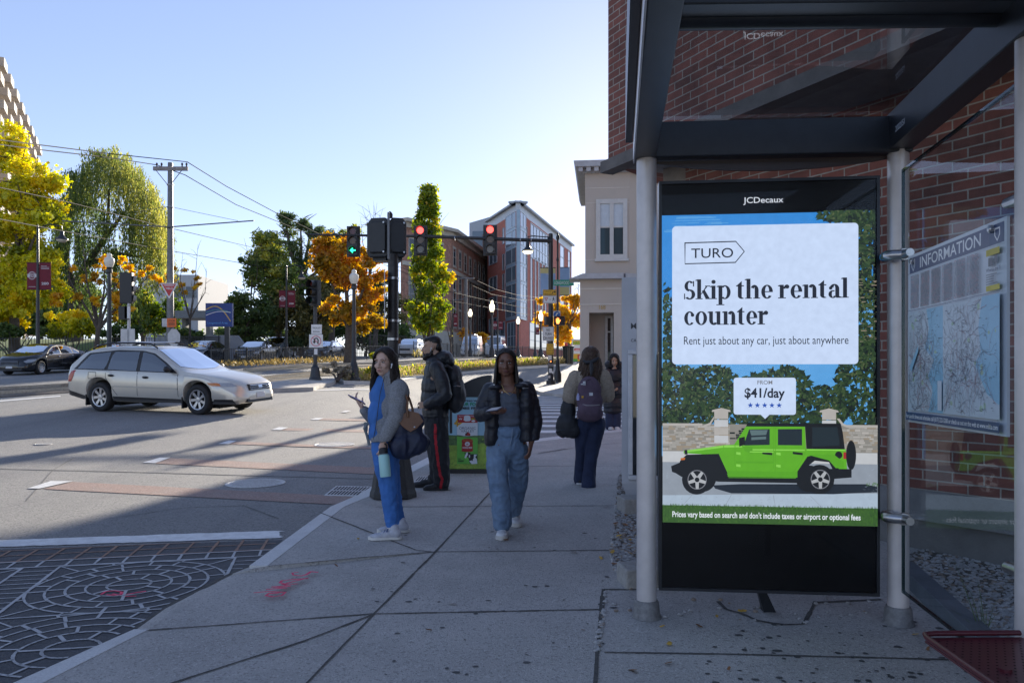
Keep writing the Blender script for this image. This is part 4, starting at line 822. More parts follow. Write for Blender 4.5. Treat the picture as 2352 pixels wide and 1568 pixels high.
# red modern block
K0, Lf, Rt = [V((xat(p, d), d, 0)) for p, d in ((1190, 127), (1120, 143), (1313, 169))]
z0 = g(0, 127)-.3; rb = thing('modern_building', K0+V((0, 0, z0)), 'modern red brick block with glass corner bay and sloping light eave', 'building'); HT = zat(462, 127)-z0
F1 = Fr(Lf+V((0, 0, z0)), K0-Lf); F2 = Fr(K0+V((0, 0, z0)), Rt-K0); L1, L2 = (K0-Lf).length, (Rt-K0).length
RB = [BRICK('brick_modern_a', F1.r, (.52, .18, .135), (.44, .15, .115), (.5, .25, .2), .6, .2, .01, .2), BRICK('brick_modern_b', F2.r, (.52, .18, .135), (.44, .15, .115), (.5, .25, .2), .6, .2, .01, .2)]
LG = M('light_panel', (.48, .52, .56), .45, metal=.2, var=.08, ns=1.5); BGL2 = GLASS('curtain_glass', (.4, .52, .6), 1.3, 1.0, (.13, .18, .22)); SP = M('spandrel_blue', (.30, .42, .52), .3, var=.1, ns=1)
for F, L_, mt in ((F1, L1, RB[0]), (F2, L2, RB[1])):
    b = MB(); b.fbox(F, 0 if F is F1 else .004, 0, L_, HT-1.6, -.4, 0); b.build('wall', mt, rb)
    b = MB(); b.fbox(F, 0 if F is F1 else .004, HT-1.6, L_, HT-.3, -.4, .02); b.build('panel_band', LG, rb)
    b = MB(); b.fbox(F, -.3, HT-.3, L_+.3, HT, -1.5, .6); b.build('eave', M('eave_grey', (.34, .38, .42), .5), rb)
core(rb, [Lf+V((.4, .6, 0)), K0+V((-.1, .7, 0)), Rt+V((-.6, 0, 0)), V((Lf.x-4, Rt.y+5, 0))], z0, z0+HT-.2, CORE)
b = MB(); zb0, zb1 = hit(F1, 1175, 735)[1], hit(F1, 1175, 492)[1]; xa = hit(F1, 1164.6, 600)[0]; xb = hit(F2, 1205, 600)[0]
bay1 = Fr(F1.p(xa, 0, .25), F1.r); w1 = L1-xa+.3; bay2 = Fr(F2.p(0, 0, .25)-F2.r*.2, F2.r); w2 = xb+.25
for Fb_, wb in ((bay1, w1), (bay2, w2)):
    b = MB(); b.fbox(Fb_, 0, zb0, wb, zb1, -.5, 0); b.build('corner_bay', SP, rb)
    nb = 6; hh = (zb1-zb0)/nb
    for k in range(nb):
        b = MB(); b.rect(Fb_, .15, zb0+k*hh+.5, wb-.15, zb0+(k+1)*hh-.12, .01); gp = b.build('glass_panel', BGL2, rb)
        b = MB(); b.fframe(Fb_, .05, zb0+k*hh+.4, wb-.05, zb0+(k+1)*hh-.02, .1, .0, .06); b.fbox(Fb_, wb*.55, zb0+k*hh+.5, wb*.55+.09, zb0+(k+1)*hh-.12, .0, .06); b.build('mullion', LG, gp)
def pane_px(F, par, x0, y0, x1, y1, nx, nz, mat=BGL2, off=.02):
    a, t_ = hit(F, x0, y0); a2, _ = hit(F, x1, y0); z_ = hit(F, x0, y1)[1]
    b = MB(); b.rect(F, a, z_, a2, t_, off); o = b.build('window', mat, par); b = MB(); fw_ = .14 if nx > 1 else .05; b.fframe(F, a-fw_/2, z_-fw_/2, a2+fw_/2, t_+fw_/2, fw_, off-.015, off+.08)
    for i in range(1, nx): x = a+(a2-a)*i/nx; b.fbox(F, x-.05, z_, x+.05, t_, off-.01, off+.06)
    for i in range(1, nz): z2 = z_+(t_-z_)*i/nz; b.fbox(F, a, z2-.05, a2, z2+.05, off-.01, off+.055)
    b.build('frame', LG, o)
pane_px(F2, rb, 1218, 512, 1258, 590, 6, 3)
for x0, y0, x1, y1 in ((1218, 590, 1222, 735), (1228, 592, 1231, 735), (1236, 592, 1239, 735), (1244, 600, 1247, 735), (1286, 562, 1295, 640), (1304, 576, 1309, 640), (1286, 650, 1295, 735), (1304, 655, 1309, 735), (1216, 740, 1256, 800), (1270, 745, 1300, 800), (1207, 520, 1210, 735), (1251, 604, 1254, 735)): pane_px(F2, rb, x0, y0, x1, y1, 1, 3, DP)
for y0 in (525, 585, 630, 678): pane_px(F1, rb, 1155, y0, 1159, y0+36, 1, 1, DP); pane_px(F1, rb, 1124, y0+55, 1142, y0+85, 2, 1)
pane_px(F1, rb, 1166, 742, 1188, 805, 3, 2); pane_px(F1, rb, 1128, 745, 1160, 800, 3, 2)
b = MB(); F = Fr(V((xat(1078, 156), 156, g(0, 156))), (1, -.1, 0)); wd = (xat(1128, 156)-xat(1078, 156)); ht = zat(512, 156)-g(0, 156)
cb_ = thing('clad_building', F.p(0, 0, 0), 'pale grey metal clad block standing behind the red modern block', 'building')
b.fext(F, [(0, 0), (wd+4, 0), (wd+4, ht+2.2), (0, ht)], -10, 0); b.build('wall', M('clad_grey', (.36, .40, .44), .5, metal=.2, var=.06), cb_)
b = MB()
for i in range(34): b.fbox(F, 0, i*.6, wd+3.9, i*.6+.04, .003, .05)
b.build('cladding_rib', M('clad_rib', (.27, .30, .34), .5), cb_)
b = MB(); b.rect(F, .6, ht-5, wd+2, ht-1.6, .02); b.build('window', BGL2, cb_)
# balcony tower far left
d0, d1 = 105, 160; P0, P1 = V((xat(-62, d0), d0, 0)), V((xat(66, d1), d1, 0)); tw = thing('balcony_tower', P1, 'tall concrete apartment tower with staggered balconies above the yellow tree', 'building')
F = Fr(P1, P0-P1) if False else Fr(P0, P1-P0); LT = (P1-P0).length; TC = M('tower_concrete', (.46, .41, .36), .8, var=.08, ns=.5); zt_ = zat(318, d1)
Ft = Fr(P0, (P1-P0)); sgn = 1 if Ft.n.x > 0 else -1
b = MB(); b.fbox(Ft, 0, 0, LT, zt_, -10*sgn, 0); b.build('wall', TC, tw)
b2 = MB(); nfl = 17
for k in range(nfl):
    zf = zt_-3.0-k*3.0
    for j in range(8):
        a = LT-2.4-j*6.9-(k % 2)*3.2
        if a < 1: continue
        b = MB(); b.fbox(Ft, a, zf, a+3.4, zf+.22, .0, sgn*2.2); b.fbox(Ft, a, zf+.22, a+3.4, zf+1.25, sgn*2.05, sgn*2.2); b.fbox(Ft, a, zf+.22, a+.12, zf+1.25, .0, sgn*2.05); b.fbox(Ft, a+3.28, zf+.22, a+3.4, zf+1.25, .0, sgn*2.05)
        b.build('balcony', TC, tw)
        b2.rect(Ft, a+.3, zf+.3, a+3.1, zf+2.6, sgn*.03)
b2.build('window', DP, tw)
# pale block with a low wing, far behind the yield sign
F = Fr((xat(392, 112), 112, g(xat(392, 112), 112)), (1, 0, 0)); wd = xat(455, 112)-xat(392, 112); ht = zat(631, 112)-F.o.z
pb = thing('pale_building', F.o, 'pale rendered apartment block behind the yield sign pole', 'building'); b = MB(); b.fbox(F, -4, 0, wd, ht, -12, 0); b.build('wall', M('pale_render', (.46, .47, .49), .8, var=.06), pb)
window_grid(F, pb, [.4, wd-1.7], [ht-3.2, ht-6.2, ht-9.2], 1.5, 1.6, M('sash_grey', (.25, .27, .3), .5), DP)
F = Fr((xat(402, 84), 84, g(xat(402, 84), 84)), (1, 0, 0)); b = MB(); lw = thing('covered_walkway', F.o, 'low grey concrete walkway roof behind the blue district sign', 'walkway'); wd = xat(480, 84)-xat(402, 84); z1, z2 = zat(730, 84)-F.o.z, zat(713, 84)-F.o.z
b.fbox(F, 0, z1, wd, z2, -4, 0); b.build('roof', M('walkway_grey', (.20, .21, .23), .7), lw); b = MB(); b.fbox(F, .3, 0, .7, z1, -2, -1); b.build('post', STONE, lw); b = MB(); b.fbox(F, wd-.7, 0, wd-.3, z1, -2, -1); b.build('post', STONE, lw)
# ------------------------------------------------------------------ signals, lamps, poles, signs, wires, fences
PBL = M('pole_black', (.022, .023, .026), .35, var=.25, ns=10, bump=.05, bs=80); PGR = M('pole_grey', (.16, .16, .165), .45, metal=.4, var=.2, ns=5)
SIGB = M('signal_black', (.02, .021, .023), .45, var=.2, ns=14); LENSR = M('lens_dark_red', (.10, .012, .01), .25, coat=.3); LENSY = M('lens_dark_amber', (.11, .055, .012), .25, coat=.3); LENSG = M('lens_grey', (.16, .15, .12), .25, coat=.3)
ON_R = E('signal_red', (1, .06, .05), 2.2); ON_G = E('signal_green', (.02, 1, .35), 2.0); ON_H = E('hand_orange', (1, .22, .05), 2.2)
SGW = M('sign_white', (.72, .72, .71), .5, var=.05); SGBK = M('sign_ink', (.02, .02, .02), .5); SGY = M('sign_yellow', (.75, .42, .03), .5, var=.06); SGR = M('sign_red', (.55, .03, .03), .45, var=.06); SGG = M('sign_green', (.02, .30, .18), .5, var=.06); SGBACK = M('sign_back', (.42, .42, .43), .4, metal=.5, var=.12); SGO = M('sign_orange', (.85, .16, .02), .5, var=.06); SGB = M('sign_blue', (.02, .12, .42), .45, var=.06)
DKM = M('soot_dark', (.014, .014, .016), .8, var=.3)
FRONT = (1, 0, 0)
def plate(par, name, d, px0, py0, px1, py1, mats, draw=None, th=.012, r=(1, 0, 0), shape=None):
    """a flat sign seen between picture points at distance d; draw(b, F, w, h) adds its wording (material 1 up)"""
    w_ = (px1-px0)/FPX*d; h_ = (py1-py0)/FPX*d; F = Fr((xat(px0, d), d, zat(py1, d)), r); b = MB()
    if shape: b.fext(F, [(x*w_, y*h_) for x, y in shape], -th, 0)
    else: b.fbox(F, 0, 0, w_, h_, -th, 0)
    if draw: draw(b, F, w_, h_)
    return b.build(name, mats, par)
def signal_head(par, d, px0, py0, px1, py1, lit, col, yaw=0.0):
    """three lights in a dark housing with visors on a back plate"""
    w_ = (px1-px0)/FPX*d; h_ = (py1-py0)/FPX*d; F = Fr((xat((px0+px1)/2, d), d-.16, zat(py1, d)), (math.cos(yaw), math.sin(yaw), 0))
    b = MB(); b.fbox(F, -w_/2, 0, w_/2, h_, -.10, -.085); b.fbox(F, -w_*.33, h_*.05, w_*.33, h_*.95, -.083, .12); ho = b.build('signal_housing', SIGB, par, bev=.01)
    for k in range(3):
        cz = h_*(.82-.31*k); r_ = w_*.25; on = (k == lit); mt = col if on else (LENSR, LENSY, LENSG)[k]
        b = MB(); c = F.p(0, cz, .125)
        if on and col is ON_G:
            b.fell(F, 0, cz, r_, r_, .124, 20); b.m(1).fpoly(F, [(-r_*.85, cz), (-r_*.1, cz+r_*.75), (r_*.15, cz+r_*.55), (-r_*.2, cz+r_*.18), (r_*.85, cz+r_*.18), (r_*.85, cz-r_*.18), (-r_*.2, cz-r_*.18), (r_*.15, cz-r_*.55), (-r_*.1, cz-r_*.75)][::-1], .13); b.build('lens', [DKM, ON_G], ho)
        else: b.fell(F, 0, cz, r_, r_, .124, 20); b.build('lens', mt, ho)
        b = MB(); n = 14
        for i in range(n):
            a0, a1 = R(-30+240*i/n), R(-30+240*(i+1)/n); q = lambda a, c, rr_=r_*1.12: F.p(rr_*math.cos(a), cz+rr_*math.sin(a), c)
            b.hexa([q(a0, .12), q(a1, .12), q(a1, .12, r_*1.2), q(a0, .12, r_*1.2)], [q(a0, .34), q(a1, .34), q(a1, .34, r_*1.2), q(a0, .34, r_*1.2)])
        b.build('visor', SIGB, ho)
    return ho
# near pole with two signal heads seen from behind
d = 8.66; base = G(903, 1141); t = thing('signal_pole', base, 'black signal pole with two boxy heads seen from behind, on a tapered pedestal', 'signal pole')
b = MB(); n = 8; prof = [(.255, 0), (.25, .05), (.235, .09), (.17, .48), (.16, .52), (.10, .56), (.07, .58)]; b.lathe(base, prof, 8); o = b.build('pedestal', M('pedestal_black', (.03, .029, .028), .6, var=.45, ns=18, bump=.4, bs=60), t, bev=.01)
b = MB(); b.lathe(base+V((0, 0, .55)), [(.057, 0), (.057, zat(585, d)-base.z-.55)], 18); b.build('pole', M('pole_worn', (.034, .03, .028), .45, var=.45, ns=14, bump=.2, bs=60), t, True)
for py in (640, 737, 779): b = MB(); b.lathe((base.x, base.y, zat(py, d)-.012), [(.0615, 0), (.0615, .024)], 20); b.build('band', STEEL, t, True)
for cx_, dx, yaw in ((869, .0, -.22), (914, .0, .30)):
    r = (math.cos(yaw), math.sin(yaw), 0); F = Fr((xat(cx_, d), d-.05, zat(592, d)), r); w_ = .25 if cx_ < 900 else .20; h_ = .42
    b = MB(); o_ = [(-w_/2+.03, 0), (w_/2-.03, 0), (w_/2, .04), (w_/2, h_-.05), (w_/2-.04, h_), (-w_/2+.05, h_), (-w_/2, h_-.06), (-w_/2, .04)]; b.fext(F, o_, -.34, .0); b.fext(F, [(x*.8, h_/2+(y-h_/2)*.8) for x, y in o_], .001, .035); ho = b.build('signal_housing', SIGB, t, bev=.012)
    b = MB(); b.fbox(F, -w_*.3, -.03, w_*.3, .0, -.25, -.05); b.build('hinge', SIGB, ho)
    for z_ in (.05, .36): b = MB(); b.lathe(F.p(w_*.33, z_, .036), [(.010, 0), (.010, .008)], 8, axis=F.n); b.build('bolt', STEEL, ho)
b = MB(); b.beam(V((xat(900, d)-.01, d-.16, zat(600, d))), V((xat(900, d)-.01, d-.16, zat(495, d))), .022, .03, (0, 1, 0)); b.build('bracket_strap', PGR, t)
b = MB(); b.lathe((xat(899, d), d-.1, zat(505, d)), [(.028, 0), (.03, .04), (.018, .06), (.0, .075)], 12); b.build('finial', PBL, t, True)
for k, (py0, py1) in enumerate(((626, 766),)):
    F = Fr((xat(886, d), d-.08, zat(py1, d)), (.16, -1, 0)); b = MB(); h_ = (py1-py0)/FPX*d; b.fbox(F, -.22, .02, .22, h_, -.004, .004); b.build('sign_plate', SGBACK, t)
b = MB(); b.lathe((xat(917, d), d-.02, zat(783, d)), [(.02, -.03), (.022, .0), (.02, .03)], 10); b.build('junction_knob', M('rust_brown', (.16, .07, .03), .7), t, True)
# mast arm over the street with three heads and its signs
d = 42; base = onG(1265, d); t = thing('mast_arm_pole', base, 'tall black mast arm pole carrying three traffic signals and street signs', 'signal pole')
b = MB(); b.lathe(base, [(.24, 0), (.24, .22), (.17, .26), (.15, .3), (.145, 1.0), (.13, 1.1), (.115, zat(537, d)-base.z), (.0, zat(536, d)-base.z+.03)], 18); b.build('pole', PBL, t, True)
A0 = V((xat(1258, d), d, zat(553, d))); A1 = V((xat(711, d), d-.3, zat(541, d)))
b = MB(); b.tube([A0, A0.lerp(A1, .5)+V((0, 0, .06)), A1], [.10, .08, .05], 12); b.lathe(A0+V((.1, 0, 0)), [(.16, -.12), (.16, .12)], 12, axis=(1, 0, 0)); b.build('arm', PBL, t, True)
for px in (1045, 920, 1195, 1220): b = MB(); f = (1258-px)/(1258-711); p = A0.lerp(A1, f); b.lathe(p, [(.115, -.02), (.115, .02)], 12, axis=(1, 0, 0)); b.build('band', STEEL, t, True)
signal_head(t, d, 797, 520, 828, 591, 2, ON_G); signal_head(t, d, 951, 519, 982, 588, 0, ON_R); signal_head(t, d, 1110, 517, 1142, 588, 0, ON_R)
def bell_lamp(par, top, mat_on, s=1.0):
    b = MB(); b.lathe(top, [(.03*s, .1*s), (.03*s, 0), (.10*s, -.06*s), (.12*s, -.30*s), (.20*s, -.42*s), (.36*s, -.55*s), (.37*s, -.60*s)], 18); lo = b.build('lamp_shade', PBL, par, True)
    b = MB(); b.lathe(top, [(.30*s, -.58*s), (.29*s, -.66*s), (.18*s, -.74*s), (0, -.77*s)], 18); b.build('lamp_bowl', mat_on, lo, True)
LIT = E('lamp_warm', (1, .82, .5), 2.2); BOWL = M('lamp_bowl', (.70, .66, .56), .4)
L0 = V((xat(1212, d), d-.2, zat(556, d))); b = MB(); b.tube([V((base.x, d-.1, zat(546, d))), V((xat(1225, d), d-.2, zat(543.5, d))), V((xat(1213, d), d-.2, zat(545, d))), L0+V((0, 0, .05))], .03, 8); b.build('lamp_arm', PBL, t, True); bell_lamp(t, L0, LIT, .85)
def dr(b, F, w_, h_): b.m(1).ftext(F, 'LONGWOOD', w_*.05, h_*.22, h_*.78, .003, 'l', .01, wid=w_*.72); b.m(1).ftext(F, 'AVE', w_*.81, h_*.4, h_*.38, .003, 'l', .01, wid=w_*.14)
plate(t, 'street_sign', d-.3, 1271, 642.5, 1318, 656, [SGG, SGW], dr)
def dr(b, F, w_, h_):
    b.m(1).ftext(F, 'TURNING', w_*.08, h_*.58, h_*.3, .003, 'l', .005, wid=w_*.55); b.ftext(F, 'VEHICLES', w_*.08, h_*.16, h_*.3, .003, 'l', .005, wid=w_*.6); b.fline(F, [(w_*.72, h_*.25), (w_*.72, h_*.62), (w_*.86, h_*.62)], h_*.12, .003); b.fpoly(F, [(w_*.84, h_*.42), (w_*.96, h_*.62), (w_*.84, h_*.82)], .0035); b.fframe(F, .02, .02, w_-.02, h_-.02, .015, .001, .002)
plate(t, 'turning_sign', d-.3, 1247, 665, 1278, 678.5, [SGY, SGBK], dr)
def ped(F, b, cx, cy, s, c):
    P = lambda L: b.fpoly(F, [(cx+x*s, cy+y*s) for x, y in L], c)
    b.fell(F, cx, cy+.82*s, .12*s, .12*s, c); P([(-.12, .66), (.12, .66), (.14, .25), (-.10, .25)]); P([(-.10, .28), (.05, .28), (-.22, -.3), (-.36, -.3)]); P([(0, .28), (.14, .28), (.34, -.3), (.18, -.3)]); P([(.1, .62), (.36, .38), (.30, .32), (.08, .48)]); P([(-.1, .62), (-.34, .36), (-.28, .30), (-.08, .46)])
def dr(b, F, w_, h_): b.m(2).fpoly(F, [(w_*.10, h_*.75), (w_*.38, h_*.75), (w_*.24, h_*.28)][::-1], .002); b.m(0).fpoly(F, [(w_*.16, h_*.68), (w_*.32, h_*.68), (w_*.24, h_*.42)][::-1], .003); b.m(1).ftext(F, 'TO', w_*.44, h_*.42, h_*.2, .003, 'l'); ped(F, b, w_*.78, h_*.42, h_*.46, .003); b.fframe(F, .02, .02, w_-.02, h_-.02, .012, .001, .002)
plate(t, 'yield_to_walker_sign', d-.3, 1247, 679, 1278, 696.5, [SGW, SGBK, SGR], dr)
def dr(b, F, w_, h_):
    for i, s_ in enumerate(('NO', 'TURN', 'ON RED')): b.m(1).ftext(F, s_, w_/2, h_*(.68-.29*i), h_*.27, .003, 'c', .012, wid=w_*(.3, .56, .82)[i])
    b.fframe(F, .02, .02, w_-.02, h_-.02, .012, .001, .002)
plate(t, 'no_turn_sign', d-.3, 1246, 750, 1272.5, 782.5, [SGW, SGBK], dr)
def dr(b, F, w_, h_):
    for i, s_ in enumerate(('WATCH', 'FOR', 'TURNING', 'VEHICLES')): b.m(1).ftext(F, s_, w_/2, h_*(.75-.22*i), h_*.18, .003, 'c', .005, wid=w_*(.6, .36, .8, .85)[i])
    b.fframe(F, .02, .02, w_-.02, h_-.02, .012, .001, .002)
plate(t, 'watch_sign', d-.3, 1255, 789, 1272, 814, [SGY, SGBK], dr)
for px0, py0, px1, py1, m_ in ((1259, 816, 1267, 829, SGW), (1258, 834, 1272, 842, PGR), (1261, 846, 1268, 856, SGW), (1259, 862, 1264, 868, SGBACK), (1268, 852, 1271, 858, SGW)): plate(t, 'sticker', d-.2, px0, py0, px1, py1, [m_])
plate(t, 'push_button', d-.3, 1262, 826, 1268, 834, [SGBK, ON_H], lambda b, F, w_, h_: b.m(1).fell(F, w_/2, h_/2, .03, .03, .004))
# walk signal
F = Fr((xat(1272, d), d-.3, zat(747.5, d)), (1, 0, 0)); w_, h_ = .56, .46; b = MB(); b.fbox(F, 0, 0, w_, h_, -.25, 0); b.fframe(F, 0, 0, w_, h_, .04, .001, .12); wk = b.build('walk_signal', SIGB, t, bev=.02)
b = MB(); cx, cy = .2, .20
b.fpoly(F, [(cx-.07, cy-.13), (cx+.05, cy-.13), (cx+.09, cy-.02), (cx+.14, cy+.06), (cx+.10, cy+.08), (cx+.06, cy+.03), (cx+.05, cy+.17), (cx+.02, cy+.17), (cx+.01, cy+.05), (cx-.01, cy+.19), (cx-.04, cy+.19), (cx-.04, cy+.04), (cx-.07, cy+.15), (cx-.10, cy+.14), (cx-.10, cy-.02)], .03); b.build('hand_symbol', ON_H, wk)
b = MB(); F2 = Fr((xat(1249, d), d-.1, zat(747, d)), (.2, -1, 0)); b.fbox(F2, 0, 0, .5, .42, -.2, 0); b.build('walk_signal', SIGB, t, bev=.02)
# banner lamp post just behind it
def banner(par, d, px0, py0, px1, py1, kind, nm='banner'):
    w_ = (px1-px0)/FPX*d; h_ = (py1-py0)/FPX*d; F = Fr((xat(px0, d), d, zat(py1, d)), (1, 0, 0)); b = MB()
    if kind in ('seal', 'date'):
        b.fbox(F, 0, 0, w_, h_, -.01, 0); m_ = [M('banner_maroon', (.17, .018, .03), .8, var=.1, ns=3), M('banner_print', (.62, .58, .58), .8)]
        if kind == 'seal':
            for r_, k in ((.40, 1), (.36, 0), (.33, 1), (.30, 0)): b.m(k).fell(F, w_/2, h_*.52, w_*r_, w_*r_, .002+.001*(.4-r_)*40)
            b.m(1).rect(F, w_*.05, h_*.46, w_*.95, h_*.58, .008); b.m(0).ftext(F, '200', w_/2, h_*.475, h_*.12, .009, 'c', .02); b.m(1).rect(F, w_*.15, h_*.10, w_*.85, h_*.115, .003)
        else:
            for i in range(3): b.m(1).rect(F, w_*.15, h_*(.86-.05*i), w_*(.65, .85, .85)[i], h_*(.875-.05*i), .003)
            b.ftext(F, '200', w_/2, h_*.18, h_*.13, .003, 'c', .03, wid=w_*.62)
    else:
        m_ = [M('banner_blue', (.30, .42, .66), .8, var=.15, ns=.8), M('banner_print', (.62, .58, .58), .8), M('banner_gold', (.60, .52, .26), .8, var=.12, ns=1)]
        n = 10
        for i in range(n): b.m(2 if (kind == 'b' and i < 3) or (kind == 'a' and i > 7) else 0).fbox(F, 0, h_*i/n, w_, h_*(i+1)/n, -.01, 0)
        if kind == 'a': Fv = Fr(F.p(w_*.80, h_*.06), F.u, -F.r); b.m(1).ftext(Fv, 'Longwood', 0, 0, w_*.62, .003, 'l', .01, wid=h_*.72)
    o = b.build(nm, m_, par)
    for z_ in (0, h_): q = MB(); q.tube([F.p(-.02, z_, 0), F.p(w_+.02, z_, 0)], .018, 6); q.build('rod', PBL, o)
    return o
d = 43.5; base = onG(1281, d); t = thing('banner_post', base, 'slender black post with blue and gold banners beside the mast arm pole', 'lamp post')
b = MB(); b.lathe(base, [(.20, 0), (.20, .5), (.13, .7), (.10, 1.2), (.065, 1.3), (.055, zat(600, d)-base.z), (.09, zat(598, d)-base.z), (.05, zat(590, d)-base.z), (.05, zat(552, d)-base.z), (.08, zat(550, d)-base.z), (.1, zat(545, d)-base.z), (.05, zat(540, d)-base.z), (0, zat(533, d)-base.z)], 14); b.build('post', PBL, t, True)
banner(t, d, 1241, 615, 1276, 678, 'a'); banner(t, d, 1286, 614, 1308, 678, 'b')
plate(t, 'route_sign', d-.1, 1271, 714, 1287, 730, [SGW, SGB], lambda b, F, w_, h_: (b.m(1).fell(F, w_/2, h_/2, w_*.46, w_*.46, .002), b.m(0).fline(F, [(w_*.4, h_*.2), (w_*.4, h_*.5), (w_*.55, h_*.62)], .05, .004), b.fpoly(F, [(w_*.5, h_*.45), (w_*.78, h_*.7), (w_*.45, h_*.78)], .004)))
# acorn globe lamps
GLOBE = M('globe_cream', (.78, .74, .63), .35, var=.08); GL_ON = E('globe_lit', (1, .86, .6), 1.3)
def acorn(px, pytop, pyglobe, wpx, d, label, lit=False):
    base = onG(px, d); t = thing('street_lamp', base, label, 'street lamp', 'globe street lamps'); s = wpx/FPX*d/2; zb, zt_ = zat(pyglobe, d)-base.z, zat(pytop, d)-base.z; h_ = zt_-zb
    b = MB(); b.lathe(base, [(s*1.5, 0), (s*1.5, .12), (s*1.1, .18), (s*1.05, .5), (s*.8, .7), (s*.5, .9), (s*.42, zb*.6), (s*.36, zb-.25), (s*.6, zb-.22), (s*.6, zb-.08), (s*.4, zb-.06), (s*.55, zb)], 14); b.build('post', PBL, t, True)
    b = MB(); b.lathe(base+V((0, 0, zb)), [(s*.55, 0), (s*.85, h_*.2), (s, h_*.42), (s*.92, h_*.58), (s*.5, h_*.70), (s*.45, h_*.74), (s*.52, h_*.8), (s*.4, h_*.9), (s*.12, h_*.96), (0, h_)], 18); b.build('globe', GL_ON if lit else GLOBE, t, True); return t
acorn(251, 580, 614, 23, 34.5, 'black street lamp with white globe rising behind the silver wagon roof'); acorn(813, 617, 652, 22, 35, 'black street lamp with cream globe before the orange maple')
acorn(1130, 689, 716, 12.5, 66, 'slim globe lamp directly behind the head of the walking woman', True); acorn(1080, 709, 727, 10.5, 74, 'slim globe lamp just right of the small overhead wire pole', True); acorn(1242, 712, 737, 11, 80, 'slim globe lamp close to the mast arm pole', True); acorn(1190, 727, 744, 9, 92, 'slim globe lamp against the glass corner of the modern block', True); acorn(997, 703, 717, 9, 70, 'small globe lamp half hidden by the columnar tree', True)
# tall bell lamps with banners
def bell_post(px, pytop, d, lamp_px, lamp_py, ban, label, right=1):
    base = onG(px, d); t = thing('bell_lamp_post', base, label, 'lamp post', 'maroon banner lamp posts'); H_ = zat(pytop, d)-base.z
    b = MB(); b.lathe(base, [(.2, 0), (.2, .4), (.12, .6), (.10, 1.5), (.07, H_*.7), (.055, H_), (0, H_+.15)], 12); b.build('post', PBL, t, True)
    if lamp_px:
        L0 = V((xat(lamp_px, d), d, zat(lamp_py, d))); b = MB(); b.tube([base+V((0, 0, H_-.1)), V(((base.x+L0.x)/2, d, base.z+H_+.12)), V((L0.x, d, base.z+H_)), L0+V((0, 0, .05))], .035, 8); b.build('arm', PBL, t, True); bell_lamp(t, L0, BOWL, .9)
    for q in ban: banner(t, d, *q)
bell_post(87, 520, 44, 142, 528, [(62, 603, 85, 665, 'seal'), (90, 603, 117, 665, 'date')], 'tall black bell lamp post with two maroon 200 banners before the yellow tree'); bell_post(658, 612, 62, 693, 622, [(641, 667, 656.5, 706, 'seal'), (660, 667, 678, 706, 'date')], 'black bell lamp post with maroon banners before the dark evergreens')
bell_post(1040, 690, 78, None, 0, [(1041, 720, 1051, 750, 'date')], 'thin black post with one maroon banner beside the columnar tree'); bell_post(1143, 700, 85, None, 0, [(1133, 737, 1142, 757, 'seal'), (1145, 737, 1155, 757, 'date')], 'thin post with two small maroon banners before the modern block'); bell_post(1229, 690, 86, None, 0, [(1231, 752, 1239, 768, 'date')], 'far thin post with one small maroon banner left of the mast arm pole')
# overhead wire poles
d = 46; base = onG(391, d); t = thing('catenary_pole', base, 'tall grey tram wire pole with timber crossarm and yield sign', 'wire pole'); H_ = zat(374, d)-base.z
b = MB(); b.lathe(base, [(.22, 0), (.21, 1), (.165, H_*.6), (.13, H_), (0, H_+.03)], 16); b.build('pole', PGR, t, True)
b = MB(); z_ = zat(388, d); b.fbox(Fr((xat(354, d), d-.16, z_-.12), (1, .02, 0)), 0, 0, xat(433, d)-xat(354, d), .22, -.12, 0); ca = b.build('crossarm', M('timber_grey', (.30, .27, .25), .8, var=.3, ns=6), t)
b = MB()
for px in (362, 373, 420, 430): b.lathe((xat(px, d), d-.1, z_+.1), [(.05, 0), (.03, .06), (.06, .10), (.06, .16), (.03, .22)], 8)
b.build('insulator', M('insulator_brown', (.06, .04, .035), .3), ca, True)
for sx in (-1, 1): b = MB(); b.tube([V((base.x+sx*.1, d-.15, zat(425, d))), V((base.x+sx*.75, d-.18, z_-.1))], .022, 6); b.build('brace', PGR, t)
b = MB(); b.tube([V((xat(188, d), d-2, zat(523, d))), V((xat(391, d), d-.2, zat(523, d))), V((xat(596, d), d-1, zat(514.5, d)))], .035, 8); b.build('bracket_arm', PGR, t, True)
for a_, c_px in (((391, 476), (555, 512)), ((391, 476), (320, 492)), ((300, 500), (210, 522))): b = MB(); b.tube([V((xat(a_[0], d), d-.2, zat(a_[1], d))), V((xat(c_px[0], d), d-.6, zat(c_px[1], d)))], .012, 5); b.build('stay_wire', PGR, t)
for py in (425, 476, 523, 697, 712): b = MB(); b.lathe((base.x, d, zat(py, d)), [(.185, -.03), (.185, .03)], 14); b.build('band', SGBACK, t, True)
def dr(b, F, w_, h_):
    b.m(1).fpoly(F, [(w_*.10, h_*.94), (w_*.90, h_*.94), (w_*.5, h_*.12)][::-1], .002); b.m(0).ftext(F, 'YIELD', w_/2, h_*.58, h_*.2, .004, 'c', .02, wid=w_*.42); b.rect(F, w_*.2, h_*.86, w_*.8, h_*.89, .004); b.rect(F, w_*.24, h_*.80, w_*.76, h_*.825, .004)
plate(t, 'yield_sign', d-.4, 368, 650, 408.5, 685, [SGW, SGR], dr, shape=[(0, .97), (.03, 1), (.97, 1), (1, .97), (.52, 0), (.48, 0)][::-1])
def dr(b, F, w_, h_):
    b.m(1).ftext(F, 'LOOK', w_/2, h_*.62, h_*.3, .003, 'c', .02, wid=w_*.8)
    for i in range(3): b.rect(F, w_*.15, h_*(.46-.14*i), w_*.85, h_*(.52-.14*i), .003)
